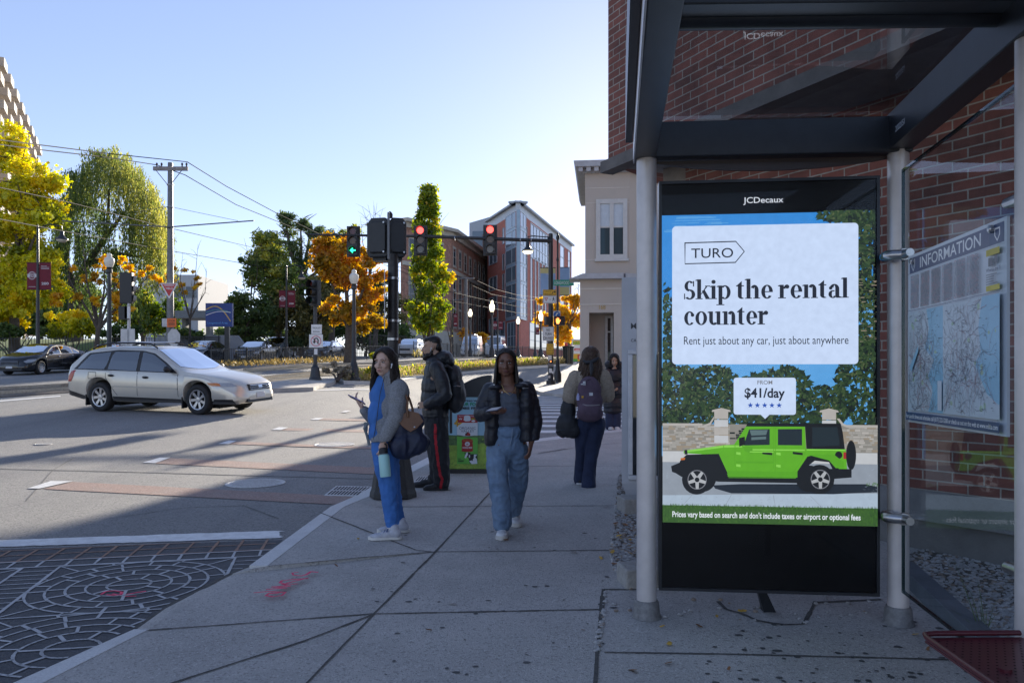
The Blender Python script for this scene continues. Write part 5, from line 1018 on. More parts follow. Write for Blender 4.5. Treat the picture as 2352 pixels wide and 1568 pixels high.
plate(t, 'look_sign', d-.5, 383.5, 731, 408, 751, [SGO, SGBK], dr, r=(1, -.25, 0)); plate(t, 'sign_plate', d-.45, 372, 731, 384, 750, [SGBACK], r=(1, .3, 0))
plate(t, 'octagon_sign', d-.35, 385, 755, 412, 795, [SGBACK], None, shape=[(.3, 0), (.7, 0), (1, .3), (1, .7), (.7, 1), (.3, 1), (0, .7), (0, .3)], r=(1, .2, 0))
d = 66; base = onG(1071, d); t = thing('catenary_pole', base, 'smaller grey tram wire pole with crossarm before the brown apartment block', 'wire pole'); H_ = zat(638, d)-base.z; b = MB(); b.lathe(base, [(.13, 0), (.10, H_), (0, H_)], 12); b.build('pole', PGR, t, True); b = MB(); b.tube([V((xat(1047, d), d, zat(640, d))), V((xat(1089, d), d, zat(639, d)))], .06, 8); b.build('crossarm', PGR, t); b = MB(); b.tube([V((xat(1045, d), d, zat(690, d))), V((xat(1071, d), d, zat(686, d)))], .04, 8); b.build('bracket_arm', PGR, t)
WIRE = M('wire_dark', (.035, .033, .03), .8, spec=.1, var=.2)
def wire(pts, label, r_=.022):
    P = [PT(*p) for p in pts]; Q = []
    for i in range(len(P)-1):
        for k in range(6): Q.append(P[i].lerp(P[i+1], k/6)-V((0, 0, .0)))
    Q.append(P[-1]); b = MB(); b.tube(Q, r_, 6); tag(b.build('overhead_wire', WIRE, smooth='all'), label, 'wire', 'tram wires over the street')
wire([(-60, 314, 28), (100, 334, 35), (250, 353, 41), (430, 372, 46), (520, 428, 52), (640, 492, 60), (796, 568, 76), (947, 624, 110), (1085, 642, 150)], 'uppermost tram feeder wire reaching the right end of the timber crossarm', .025)
wire([(-60, 325, 28), (100, 345, 35), (250, 362, 41), (360, 379, 46), (425, 402, 48), (542, 470, 56), (789, 570, 80), (1000, 655, 130), (1085, 682, 160)], 'second tram feeder wire reaching the left end of the timber crossarm', .025)
wire([(-60, 418, 24), (160, 465, 33), (353, 515, 44), (489, 547, 52), (752, 608, 80), (960, 655, 120), (1130, 700, 170)], 'tram contact wire hanging just under the long bracket arm', .018)
wire([(-60, 492, 24), (130, 528, 33), (353, 569, 45), (600, 612, 62), (781, 644, 85), (900, 668, 115), (1120, 712, 170)], 'lowest tram contact wire crossing the willow tree', .018)
wire([(1088, 641, 66), (1140, 665, 75), (1190, 678, 90), (1250, 684, 120)], 'sagging wire running right from the small crossarm, upper', .018); wire([(1076, 652, 66), (1130, 676, 75), (1190, 688, 90), (1250, 690, 120)], 'sagging wire running right from the small crossarm, lower', .018)
wire([(1028, 669, 60), (1120, 690, 72), (1258, 718, 95)], 'upper of two bright wires crossing the columnar tree to the mast pole', .022); wire([(1028, 690, 60), (1120, 706, 72), (1240, 728, 95)], 'lower of two bright wires crossing the columnar tree to the mast pole', .022)
# small signal seen from behind, on the left
d = 33; base = onG(296, d); t = thing('signal_post', base, 'short signal post seen from behind with a tall dark head', 'signal pole'); b = MB(); b.lathe(base, [(.09, 0), (.07, .2), (.06, zat(690, d)-base.z)], 12); b.build('post', SGBACK, t, True)
b = MB(); F = Fr((xat(276, d), d-.1, zat(697, d)), (1, .1, 0)); b.fbox(F, .02, 0, .50, 1.26, -.28, 0); ho = b.build('signal_housing', SIGB, t, bev=.02)
for k in range(3): b = MB(); b.tube([F.p(.51, .22+.4*k, -.1), F.p(.60, .20+.4*k, -.16)], [.13, .12], 10); b.build('visor', M('visor_pale', (.30, .28, .25), .5), ho, True)
plate(t, 'signal_box', d-.2, 272, 703, 292, 733, [SIGB], th=.25); plate(t, 'signal_box', d-.2, 286, 704, 296, 731, [SGW], th=.12); plate(t, 'sign_plate', d-.15, 277, 755, 292, 792, [SGBACK], r=(1, .2, 0)); plate(t, 'sign_plate', d-.15, 297, 755, 311, 792, [SGBACK], r=(1, -.2, 0))
# trolley signal on its pedestal
d = 33; base = onG(724, d); t = thing('trolley_signal', base, 'trolley signal post with no U-turn sign on a black cone base', 'signal pole'); b = MB(); b.lathe(base, [(.27, 0), (.26, .1), (.22, .14), (.16, .55), (.08, .66), (.08, zat(700, d)-base.z)], 10); b.build('post', PBL, t, bev=.01)
b = MB(); F = Fr((xat(713, d), d-.25, zat(703, d)), (.94, -.34, 0)); b.fbox(F, 0, 0, .42, 1.02, -.25, 0); ho = b.build('signal_housing', SIGB, t, bev=.02)
for k in range(3):
    b = MB(); c = F.p(.2, .86-.33*k, 0); b.tube([c, c+F.n*.30], [.14, .155], 16, False); b.build('visor', SIGB, ho, True); b = MB(); b.lathe(c+F.n*.03, [(.13, 0), (.10, .03), (0, .04)], 14, axis=F.n); b.build('lens', (LENSR, LENSY, M('lens_dark_green', (.01, .05, .03), .25))[k], ho, True)
plate(t, 'trolley_sign', d-.12, 715, 745, 739, 767, [SGW, SGBK], lambda b, F, w_, h_: (b.m(1).ftext(F, 'TROLLEY', w_/2, h_*.56, h_*.22, .003, 'c', .01, wid=w_*.82), b.ftext(F, 'SIGNAL', w_/2, h_*.18, h_*.22, .003, 'c', .01, wid=w_*.66)))
def dr(b, F, w_, h_):
    b.m(2); n = 30; r1, r2 = w_*.40, w_*.34
    b.fline(F, [(w_/2+w_*.36*math.cos(6.2832*i/n), h_/2+w_*.36*math.sin(6.2832*i/n)) for i in range(n+1)], w_*.07, .002); b.fline(F, [(w_*.26, h_*.74), (w_*.74, h_*.26)], w_*.07, .0025)
    b.m(1).fline(F, [(w_*.64, h_*.28), (w_*.66, h_*.58), (w_*.56, h_*.72), (w_*.44, h_*.70), (w_*.38, h_*.58), (w_*.38, h_*.46)], w_*.09, .004); b.fpoly(F, [(w_*.26, h_*.48), (w_*.50, h_*.48), (w_*.38, h_*.28)][::-1], .0045)
plate(t, 'no_u_turn_sign', d-.13, 710, 768, 741.5, 798, [SGW, SGBK, M('sign_pink', (.62, .25, .27), .5)], dr); plate(t, 'sticker', d-.12, 721.5, 801, 729, 814, [SGW])
# blue district sign
d = 50; base = onG(522, d); t = thing('district_sign', base, 'large blue Longwood Area sign board with coloured arcs on one post', 'sign'); b = MB(); b.box((base.x, d, (base.z+zat(745, d))/2), (.28, .2, zat(745, d)-base.z)); b.build('post', PBL, t)
def dr(b, F, w_, h_):
    arc = lambda x0, y0, x1, y1, hh, n=18: [(w_*(x0+(x1-x0)*i/n), h_*(y0+(y1-y0)*i/n+hh*math.sin(math.pi*i/n))) for i in range(n+1)]
    b.m(1).fline(F, arc(.02, .72, .95, .22, .36), .06, .003); b.m(2).fline(F, arc(.02, .60, .95, .60, .12), .04, .0035); b.m(3).fline(F, arc(.02, .48, .95, .60, .10), .04, .004); b.m(4).ftext(F, 'Longwood Area', w_*.08, h_*.12, h_*.12, .003, 'l', .01, wid=w_*.75)
plate(t, 'sign_board', d-.15, 472, 696, 533, 750, [M('district_blue', (.012, .045, .22), .45, var=.08), M('arc_gold', (.60, .38, .08), .5), M('arc_green', (.06, .25, .22), .5), SGW, M('text_blue', (.08, .30, .70), .5)], dr, th=.25)
# fences: posts and pickets of one panel run are one part
FEN = M('fence_black', (.022, .023, .025), .45, var=.2)
def fence(line, h_, label, gap=.13, rails=(.12, .95), pr_=.012, group=None):
    P = [V((x, y, g(x, y)+z)) for x, y, z in line]; t = thing('fence', P[0], label, 'fence', group)
    for i in range(len(P)-1):
        a, c = P[i], P[i+1]; L_ = (c-a).length; b = MB()
        for rz in rails: b.beam(a+V((0, 0, h_*rz)), c+V((0, 0, h_*rz)), .035, .035)
        n = int(L_/gap)
        for k in range(1, n): p = a.lerp(c, k/n); b.box((p.x, p.y, p.z+h_*.5), (pr_*2, pr_*2, h_))
        b.build('picket_panel', FEN, t)
        n = max(1, int(L_/2.4))
        for k in range(n): p = a.lerp(c, k/n); b = MB(); b.box((p.x, p.y, p.z+h_*.52), (.06, .06, h_*1.05)); b.build('fence_post', FEN, t)
    return t
fence([(xat(485, 45), 45, 0), (xat(640, 50), 50, 0), (xat(800, 57), 57, 0), (xat(950, 68), 68, 0)], 1.05, 'low black picket fence beside the tram track below the parked sedans', .14)
fence([(xat(950, 68), 68, 0), (xat(1090, 84), 84, 0), (xat(1200, 100), 100, 0), (xat(1300, 120), 120, 0)], 1.3, 'far low black picket fence beyond the flowering median strip', .2)
fence([(xat(-40, 47.5), 47.5, .12), (xat(150, 48.5), 48.5, .12), (xat(355, 50), 50, .12)], 1.55, 'tall black picket fence in front of the lawn and yellow tree', .15)
fence([(xat(355, 50), 50, .12), (xat(470, 58), 58, .0), (xat(560, 66), 66, 0), (xat(640, 70), 70, 0)], 1.7, 'black picket fence before the grey wall below the blue sign', .17)
fence([(xat(800, 70), 70, 0), (xat(935, 78), 78, 0)], 2.0, 'brown picket fence in shade behind the orange maple', .2)
d = 61; t = thing('retaining_wall', onG(430, d), 'low grey retaining wall with sloping end behind the dark sedan', 'wall'); F = Fr((xat(405, d), d, g(xat(405, d), d)), (1, 0, 0)); k = lambda px: xat(px, d)-xat(405, d); zz = lambda py: zat(py, d)-F.o.z
b = MB(); b.fext(F, [(0, 0), (k(560), 0), (k(600), 0), (k(590), .3), (k(560), zz(790)), (k(545), zz(770)), (0, zz(768))], -.4, 0); b.build('wall', M('wall_bluegrey', (.30, .31, .33), .8, var=.15, ns=1), t)
# litter kiosk with the milk poster
d = 10.4; BINB = M('bin_black', (.022, .023, .026), .4, var=.2, ns=6); Fm = Fr(onG(1026, d), (1, 0, 0)); BWd = (1128-1026)/FPX*d; t = thing('litter_bin', onG(1077, d), 'black litter bin with curved hood and a milk advertisement, behind the walking woman', 'litter bin'); mx = lambda px: (px-1026)/FPX*d; my = lambda py: zat(py, d)-Fm.o.z
b = MB(); pf = [(0, .02), (BWd, .02), (BWd, my(861))]+[(BWd*(1-.1*i), my(861)-(my(861)-my(905))*(1-math.cos(R(9*i)))) for i in range(1, 11)]; b.fext(Fm, pf, -.75, 0); b.build('body', BINB, t, bev=.012)
b = MB(); b.fframe(Fm, -.015, .0, BWd+.015, my(906), .03, .001, .02); b.fbox(Fm, .02, 0, BWd-.02, .05, .001, .03); b.build('poster_frame', BINB, t)
PA = M('poster_sky', (.30, .50, .62), .4, var=.08, ns=4); pm = [PA, M('poster_black', (.012, .014, .016), .4), M('poster_green', (.02, .26, .13), .4), M('poster_red', (.34, .015, .02), .4, var=.08), M('poster_white', (.62, .66, .70), .4, var=.05), M('poster_field', (.26, .40, .06), .4, var=.35, ns=14), M('poster_hill', (.09, .17, .06), .4, var=.4, ns=20), M('poster_lime', (.12, .42, .06), .4, var=.15, ns=10), M('poster_gold', (.55, .30, .03), .4), M('poster_navy', (.03, .05, .10), .4), M('poster_moss', (.38, .44, .06), .4, var=.4, ns=30)]
b = MB(); zz_ = [.004]
def zq(k): b.cur = k; zz_[0] += .00004; return zz_[0]
def mxy(zx, zy): return mx((1750+zx/4.125)*.588), my((1520+zy/4.125)*.588)
mr = lambda k, x0, y0, x1, y1: b.rect(Fm, *mxy(x0, y1), *mxy(x1, y0), zq(k)); mp = lambda k, L: b.fpoly(Fm, [mxy(*p) for p in L][::-1], zq(k)); mt_ = lambda k, s_, x0, x1, y, h_, bo=.02: b.ftext(Fm, s_, *mxy(x0, y), h_*.588/4.125/FPX*d*1.37, zq(k), 'l', bo, wid=mxy(x1, y)[0]-mxy(x0, y)[0])
mr(0, 0, 92, 640, 1280); mr(5, 0, 860, 640, 1280); mp(6, [(0, 900), (0, 735), (140, 740), (300, 760), (480, 740), (640, 745), (640, 860), (480, 880), (300, 900)]); mp(5, [(0, 930), (150, 905), (400, 890), (640, 850), (640, 1000), (0, 1000)])
rr2 = random.Random(9)
for i in range(170): x, y = rr2.uniform(4, 620), rr2.uniform(960, 1265); mp(rr2.choice((5, 10, 6, 7, 10)), [(x, y), (x+rr2.uniform(10, 26), y-rr2.uniform(0, 8)), (x+rr2.uniform(5, 20), y+rr2.uniform(4, 12))])
for i in range(70): x, y = rr2.uniform(4, 620), rr2.uniform(770, 890); mp(rr2.choice((6, 6, 5)), [(x, y), (x+rr2.uniform(10, 40), y-5), (x+rr2.uniform(5, 30), y+9)])
mt_(1, 'PROTECTING WHERE', 75, 590, 198, 28, .03); mt_(2, 'YOUR FOOD', 130, 560, 262, 50, .035); mt_(1, 'COMES FROM', 90, 580, 320, 38, .035)
mr(7, 146, 760, 480, 1200); mr(4, 146, 535, 478, 748); mp(6, [(146, 760), (146, 732), (220, 742), (300, 760), (420, 742), (480, 745), (480, 775), (300, 770)]); mp(3, [(150, 408), (462, 408), (478, 537), (146, 537)])
mp(4, [(262, 430), (285, 418), (330, 418), (358, 432), (368, 495), (345, 512), (285, 514), (252, 496)]); mt_(4, 'W', 172, 232, 490, 28, .03); mt_(4, 'ORGANIC', 176, 256, 440, 17, .01); mt_(4, 'RAISED', 365, 435, 440, 17, .01); mp(4, [(380, 500), (410, 492), (438, 500), (438, 518), (410, 526), (380, 518)]); mp(10, [(375, 470), (405, 463), (436, 474), (430, 488), (380, 486)])
mp(8, [(95, 545), (125, 520), (152, 465), (160, 530), (155, 548), (190, 535), (238, 535), (190, 570), (165, 580), (160, 600), (135, 598), (145, 565), (110, 565)]); mp(1, [(150, 530), (156, 530), (163, 570), (156, 572)])
mt_(9, 'ORGANIC', 180, 450, 645, 44, .0); mt_(9, 'VALLEY', 208, 424, 690, 42, .0)
mp(3, [(278, 746), (278, 712), (318, 686), (360, 712), (360, 746)]); mp(1, [(296, 746), (278, 712), (318, 686), (306, 720)])
mp(3, [(222, 995), (222, 880), (232, 868), (222, 850), (224, 815), (262, 793), (360, 793), (400, 815), (402, 850), (392, 868), (402, 880), (402, 995), (350, 1004), (270, 1004)]); mp(4, [(272, 880), (285, 850), (315, 842), (345, 852), (355, 880), (340, 905), (312, 912), (284, 905)]); mt_(3, 'W', 290, 334, 897, 32, .04); mt_(4, 'WHOLE MILK', 232, 394, 950, 27, .03); mt_(8, 'ORGANIC GRASS', 240, 385, 832, 15, .01)
# the cow of the advertisement
mp(1, [(256, 1015), (285, 1030), (300, 1010), (330, 1012), (368, 1022), (355, 1040), (474, 1040), (474, 1150), (430, 1200), (350, 1190), (330, 1100), (300, 1085), (285, 1060)]); mp(4, [(300, 1015), (318, 1008), (322, 1050), (300, 1085), (288, 1108), (266, 1098), (278, 1060)]); mp(4, [(340, 1050), (358, 1060), (355, 1100), (335, 1095)]); mp(4, [(420, 1045), (470, 1048), (440, 1090), (465, 1120), (474, 1195), (380, 1200), (342, 1150), (390, 1140), (415, 1110)]); mp(1, [(382, 1120), (398, 1115), (404, 1150), (390, 1150)]); mt_(1, 'NO', 164, 215, 1125, 18, .03); mr(1, 164, 1135, 262, 1141); mr(1, 164, 1150, 255, 1164)
b.build('poster', pm, t)
# far bin and stand sign on the far pavement
d = 56; base = onG(1305, d); t = thing('slatted_bin', base, 'black slatted litter bin beside the yellow street tree', 'litter bin'); b = MB()
for i in range(18): a = i*math.pi/9; b.beam(base+V((.34*math.cos(a), .34*math.sin(a), 0)), base+V((.38*math.cos(a), .38*math.sin(a), 1.2)), .07, .02, (math.cos(a), math.sin(a), .01))
b.lathe(base, [(.30, .02), (.32, 1.1), (.2, 1.15)], 14); b.build('slatted_body', PBL, t); b = MB(); b.lathe(base, [(.42, 1.18), (.44, 1.24), (.36, 1.26), (.3, 1.2)], 16); b.build('rim', PBL, t, True)
b = MB(); b.lathe(base+V((-.15, -.2, 1.22)), [(.10, 0), (.10, .22), (.04, .25)], 10); tag(b.build('red_cup', SGR, smooth=True), 'small red cup left on top of the black slatted bin', 'cup')
d = 60; base = onG(1327, d); t = thing('stand_sign', base, 'colourful NAILS advertising stand on the far pavement', 'sign')
def dr(b, F, w_, h_):
    b.m(1).rect(F, w_*.08, h_*.76, w_*.92, h_*.93, .003); b.m(2).ftext(F, 'NAILS', w_/2, h_*.77, h_*.19, .006, 'c', .03, wid=w_*.8); b.m(3).rect(F, w_*.2, h_*.52, w_*.8, h_*.62, .003); b.m(0).rect(F, w_*.3, h_*.55, w_*.7, h_*.58, .005); b.m(1).rect(F, w_*.03, h_*.02, w_*.97, h_*.4, .003); b.m(2).rect(F, w_*.03, h_*.02, w_*.5, h_*.2, .004); b.m(3).rect(F, w_*.5, h_*.18, w_*.85, h_*.36, .005); b.m(0).ftext(F, '$', w_*.62, h_*.2, h_*.16, .006, 'l')
plate(t, 'panel', d, 1314, 778, 1339, 835, [SGW, SGY, M('sign_leaf', (.10, .42, .05), .5), SGR], dr, th=.4); b = MB(); b.box((base.x, d+.2, base.z+.2), (.7, .4, .4)); b.build('base', PBL, t)
# ------------------------------------------------------------------ cars
TYRE = M('tyre', (.022, .022, .023), .8, var=.25, ns=20, bump=.3, bs=60); RIMM = M('rim_alloy', (.52, .52, .53), .3, metal=.7, var=.08); CDK = M('car_trim_black', (.018, .018, .02), .5, var=.2); CGLS = GLASS('car_glass', (.45, .52, .55), 4.0, .45); WELL = M('wheel_well', (.008, .008, .009), .9, var=.3)
HLAMP = M('headlamp_clear', (.33, .35, .38), .12, coat=.6, var=.15, ns=30); TLAMP = M('tail_lamp', (.40, .015, .02), .15, coat=.6); AMB = M('lamp_amber', (.60, .20, .05), .2, coat=.5); CHR = M('chrome', (.62, .62, .63), .15, metal=1.0, var=.08); PLW = M('plate_white', (.62, .62, .62), .5, var=.2, ns=40); SEAM = M('seam_dark', (.05, .05, .05), .7)
def cr(P, x):
    """smooth curve through (x, v) points"""
    if x <= P[0][0]: return P[0][1]
    for i in range(len(P)-1):
        if x <= P[i+1][0]:
            x0, y0 = P[i]; x1, y1 = P[i+1]; h = x1-x0; t = (x-x0)/h
            s_ = [(P[k+1][1]-P[k][1])/(P[k+1][0]-P[k][0]) for k in range(max(0, i-1), min(len(P)-1, i+2))]
            a = (s_[0]+s_[1])/2 if i > 0 else s_[0]; b_ = (s_[-1]+s_[-2])/2 if i < len(P)-2 and len(s_) > 1 else s_[-1]
            d = s_[1] if i > 0 and len(s_) > 1 else s_[0]
            m0 = 0 if i > 0 and s_[0]*d <= 0 else a; m1 = 0 if i < len(P)-2 and s_[-1]*d <= 0 else b_
            return (2*t**3-3*t*t+1)*y0+(t**3-2*t*t+t)*h*m0+(-2*t**3+3*t*t)*y1+(t**3-t*t)*h*m1
    return P[-1][1]
class Car:
    def __init__(s, S): s.S = S
    def top(s, x): return cr(s.S['top'], x)
    def belt(s, x): return min(cr(s.S['belt'], x), s.top(x)-.035)
    def w(s, x): return cr(s.S['plan'], x)
    def bot(s, x):
        z = cr(s.S['bot'], x); R_ = s.S['rw']*1.16
        for xw in s.S['wheels']:
            if abs(x-xw) < R_: z = max(z, s.S['rw']+math.sqrt(R_*R_-(x-xw)**2))
        return z
    def half(s, x):
        w_, T, B, z0 = s.w(x), s.top(x), s.belt(x), s.bot(x); B = max(B, z0+.05); h = max(T-B, .02); k = min(1, h/.35); yr = w_*.95-s.S.get('tumble', .36)*h
        return [(0, z0), (w_*.85, z0), (w_*.96, z0+.07), (w_*.995, z0+.3*(B-z0)), (w_, z0+.62*(B-z0)), (w_*.985, B-.10*(B-z0)), (w_*.95, B), ((w_*.95+yr)/2+.012*k, (B+T-.08*k)/2), (yr+.01*k, T-.085*k), (yr-.035*k-.04*(1-k), T-.035*k-.006), (yr*.82-.03, T), (yr*.4, T+.012), (0, T+.016)]
    def y(s, x, z):
        P = s.half(x)
        for i in range(2, len(P)-1):
            if P[i][1] <= z <= P[i+1][1]: t = (z-P[i][1])/max(1e-6, P[i+1][1]-P[i][1]); return P[i][0]+(P[i+1][0]-P[i][0])*t
        return P[2][0] if z < P[2][1] else 0
def side_patch(b, c, poly, off, sd):
    """fill an (x, z) outline laid on the car side, cut into thin upright strips"""
    xs = [p[0] for p in poly]; x0, x1 = min(xs), max(xs); n = max(2, int((x1-x0)/.06))
    def span(x):
        zs = []
        for i in range(len(poly)):
            (xa, za), (xb, zb) = poly[i], poly[(i+1) % len(poly)]
            if xa != xb and min(xa, xb) <= x <= max(xa, xb): zs.append(za+(zb-za)*(x-xa)/(xb-xa))
        return (min(zs), max(zs)) if zs else None
    for i in range(n):
        a, e = x0+(x1-x0)*i/n+1e-5, x0+(x1-x0)*(i+1)/n-1e-5; A, E_ = span(a), span(e)
        if not A or not E_: continue
        m = 4
        for k in range(m):
            q = []
            for (x, s_, f) in ((a, A, k/m), (e, E_, k/m), (e, E_, (k+1)/m), (a, A, (k+1)/m)): z = s_[0]+(s_[1]-s_[0])*f; q.append((x, sd*(c.y(x, z)+off), z))
            b.poly(q if sd < 0 else q[::-1])
def make_car(name, label, loc, fwd, S, paint, group=None, detail=True):
    t = thing(name, loc, label, 'car', group); t['_w'] = [0.0, 0.0, 0.0]; c = Car(S); L0, L1 = S['top'][0][0], S['top'][-1][0]
    b = MB(); n = 64; xs = [L0+(L1-L0)*(.5-.5*math.cos(math.pi*i/n))*.35+(L1-L0)*i/n*.65 for i in range(n+1)]; ring = None; Ra = S['rw']*1.16
    for xw in S['wheels']: xs = [x for x in xs if abs(x-xw) > Ra+.02]+[xw-Ra-.001, xw+Ra+.001]+[xw-Ra*math.cos(math.pi*k/20)*.9995 for k in range(21)]
    xs.sort(); n = len(xs)-1
    for x in xs:
        P = c.half(x); P = P+[(-a, z) for a, z in P[-2:0:-1]]; ring = len(P); b.v += [(x, a, z) for a, z in P]
    for i in range(n):
        for j in range(ring): b.f.append((i*ring+(j+1) % ring, (i+1)*ring+(j+1) % ring, (i+1)*ring+j, i*ring+j))
    b.f.append(tuple(range(ring-1, -1, -1))); b.f.append(tuple(n*ring+j for j in range(ring))); b.mi = [0]*len(b.f); b.at = [0.0]*len(b.f)
    body = b.build('body', [paint, WELL], t); me = body.data; rw = S['rw']
    for x in S['wheels']: wb_ = MB(); wb_.box((x, 0, rw*1.15), (rw*2.5, 2*(c.w(x)-.27), rw*1.5)); wb_.build('wheel_well', WELL, t)
    me.polygons.foreach_set('use_smooth', [True]*len(me.polygons)); me.set_sharp_from_angle(angle=R(28))
    for sd in (-1, 1):
        b = MB(); side_patch(b, c, S['dlo'], .004, sd); b.build('window_trim', CDK, t)
        for wp in S['win']: b = MB(); side_patch(b, c, wp, .009, sd); b.build('window', CGLS, t)
        if detail:
            for nm_, lns in (('door_seam', S.get('seams', ())), ('fuel_flap', (S['flap'],) if 'flap' in S else ())):
              b = MB()
              for ln in lns:
                  for i in range(len(ln)-1):
                      (xa, za), (xb, zb) = ln[i], ln[i+1]; m = max(1, int(math.hypot(xb-xa, zb-za)/.05)); dx, dz = xb-xa, zb-za; l = math.hypot(dx, dz); ox, oz = -dz/l*.006, dx/l*.006
                      for k in range(m): q = [(xa+dx*f+o*ox, za+dz*f+o*oz) for f, o in ((k/m, -1), ((k+1)/m, -1), ((k+1)/m, 1), (k/m, 1))]; b.poly([(x, sd*(c.y(x, z)+.0035), z) for x, z in q])
              if b.f: b.build(nm_, SEAM, t)
            for x, z in S.get('handles', ()): b = MB(); y = sd*(c.y(x, z)+.012); b.ell((x, y, z), (.095, .018, .03)); b.build('door_handle', S.get('handle_mat', CDK), t, 'all')
            b = MB(); xm, zm = S['mirror']; y = c.y(xm, zm); b.ell((xm+.03, sd*(y+.13), zm+.06), (.075, .10, .075)); b.beam((xm, sd*(y-.03), zm), (xm+.02, sd*(y+.08), zm+.03), .06, .04); b.build('mirror', S.get('mirror_mat', CDK), t, 'all')
            for (poly, mt, nm) in S.get('patches', ()): b = MB(); side_patch(b, c, poly, .008, sd); b.build(nm, mt, t)
    def deck(x0, x1, fr, nm):
        b = MB(); m = 14; q = 10
        for i in range(m):
            for j in range(q):
                pts = []
                for (u, v) in ((i/m, j/q), ((i+1)/m, j/q), ((i+1)/m, (j+1)/q), (i/m, (j+1)/q)):
                    f = -1+2*v; x = x0+(x1-x0)*u-(.30*f*f*(1 if x1 < x0 else -1) if S.get('bow', True) else 0)*(1-u)*.8; P = c.half(x); yr = P[9][0]*fr; T = P[12][1]; a = abs(f); pts.append((x, yr*f, P[10][1]+(T-P[10][1])*(1-a)+.008 if a < .9 else P[10][1]+.008-(a-.9)*.12))
                b.poly(pts)
        return b.build(nm, CGLS, t, 'all')
    deck(S['cowl'], S['roof_f'], .93, 'windscreen'); deck(S['boot'], S['roof_r'], .93, 'rear_window')
    # wheels
    for x in S['wheels']:
        for sd in (-1, 1):
            ax = (0, sd, 0); cx = V((x, sd*(c.w(x)-.23), rw)); b = MB(); pr_ = [(rw*.66, .20), (rw*.74, .225), (rw*.93, .222), (rw*.985, .20), (rw, .17), (rw, .05), (rw*.98, .01), (rw*.9, 0), (rw*.2, 0)]; b.lathe(cx, pr_, 36, axis=ax, cap=False); wo = b.build('wheel', TYRE, t, True, ang=50)
            b = MB(); b.m(1).lathe(cx, [(rw*.64, .10), (rw*.64, .12), (0, .12)], 30, axis=ax); b.m(0).lathe(cx, [(rw*.665, .12), (rw*.665, .222), (rw*.60, .215), (rw*.60, .14)], 36, axis=ax, cap=False)
            ns = S.get('spokes', 7); a_ = V(ax).orthogonal().normalized(); c_v = V(ax).cross(a_)
            for k in range(ns):
                th = 2*math.pi*k/ns+.2; d = a_*math.cos(th)+c_v*math.sin(th); e = V(ax).cross(d); p0, p1 = cx+d*rw*.10+V(ax)*.18, cx+d*rw*.64+V(ax)*.20; w0, w1 = rw*.075, rw*.10
                b.hexa([p0-e*w0-V(ax)*.03, p0+e*w0-V(ax)*.03, p1+e*w1-V(ax)*.03, p1-e*w1-V(ax)*.03], [p0-e*w0, p0+e*w0, p1+e*w1, p1-e*w1])
            b.lathe(cx, [(rw*.19, .14), (rw*.17, .195), (0, .20)], 16, axis=ax); b.build('rim', [RIMM, CDK], wo, True, ang=30)
    nz = L1
    for nm, pts, mt in S.get('front', ()):        # flat pieces on the nose: boxes given by (y0, y1, z0, z1, depth)
        b = MB()
        for (y0, y1, z0, z1, xo) in pts: b.hexa([(nz+xo-.14, y0, z0), (nz+xo, y0, z0), (nz+xo, y1, z0), (nz+xo-.14, y1, z0)], [(nz+xo-.14, y0, z1), (nz+xo-.02, y0, z1), (nz+xo-.02, y1, z1), (nz+xo-.14, y1, z1)])
        b.build(nm, mt, t, bev=.008)
    for nm, (x, y, z), r_, mt in S.get('lamps', ()):
        for sd in (-1, 1): b = MB(); yy = y if y else c.y(x, z)-.02; b.ell((x, sd*yy, z), r_); b.build(nm, mt, t, 'all')
    t.rotation_euler = (0, 0, math.atan2(fwd[1], fwd[0])); t['_w'] = [float(k) for k in loc]
    return t, c
def level(t, loc, fwd, wb=2.7):
    """tip the car so that it stands on the sloping road"""
    f = V((fwd[0], fwd[1], 0)).normalized(); s_ = V((-f.y, f.x, 0)); z = lambda v: g(loc[0]+v.x, loc[1]+v.y)
    pitch = math.atan2(z(f*wb/2)-z(-f*wb/2), wb); roll = math.atan2(z(s_*.75)-z(-s_*.75), 1.5)
    t.rotation_euler = (Matrix.Rotation(math.atan2(f.y, f.x), 3, 'Z') @ Matrix.Rotation(-pitch, 3, 'Y') @ Matrix.Rotation(roll, 3, 'X')).to_euler()
def paint(name, col, rough=.28, met=.35): return M(name, col, rough, metal=met, var=.04, ns=1.5, coat=.7)
K_ = 1.10
def sx(L, k=K_): return [(x*k, z) for x, z in L]
SILV = paint('paint_champagne', (.62, .585, .51), .30, .4)
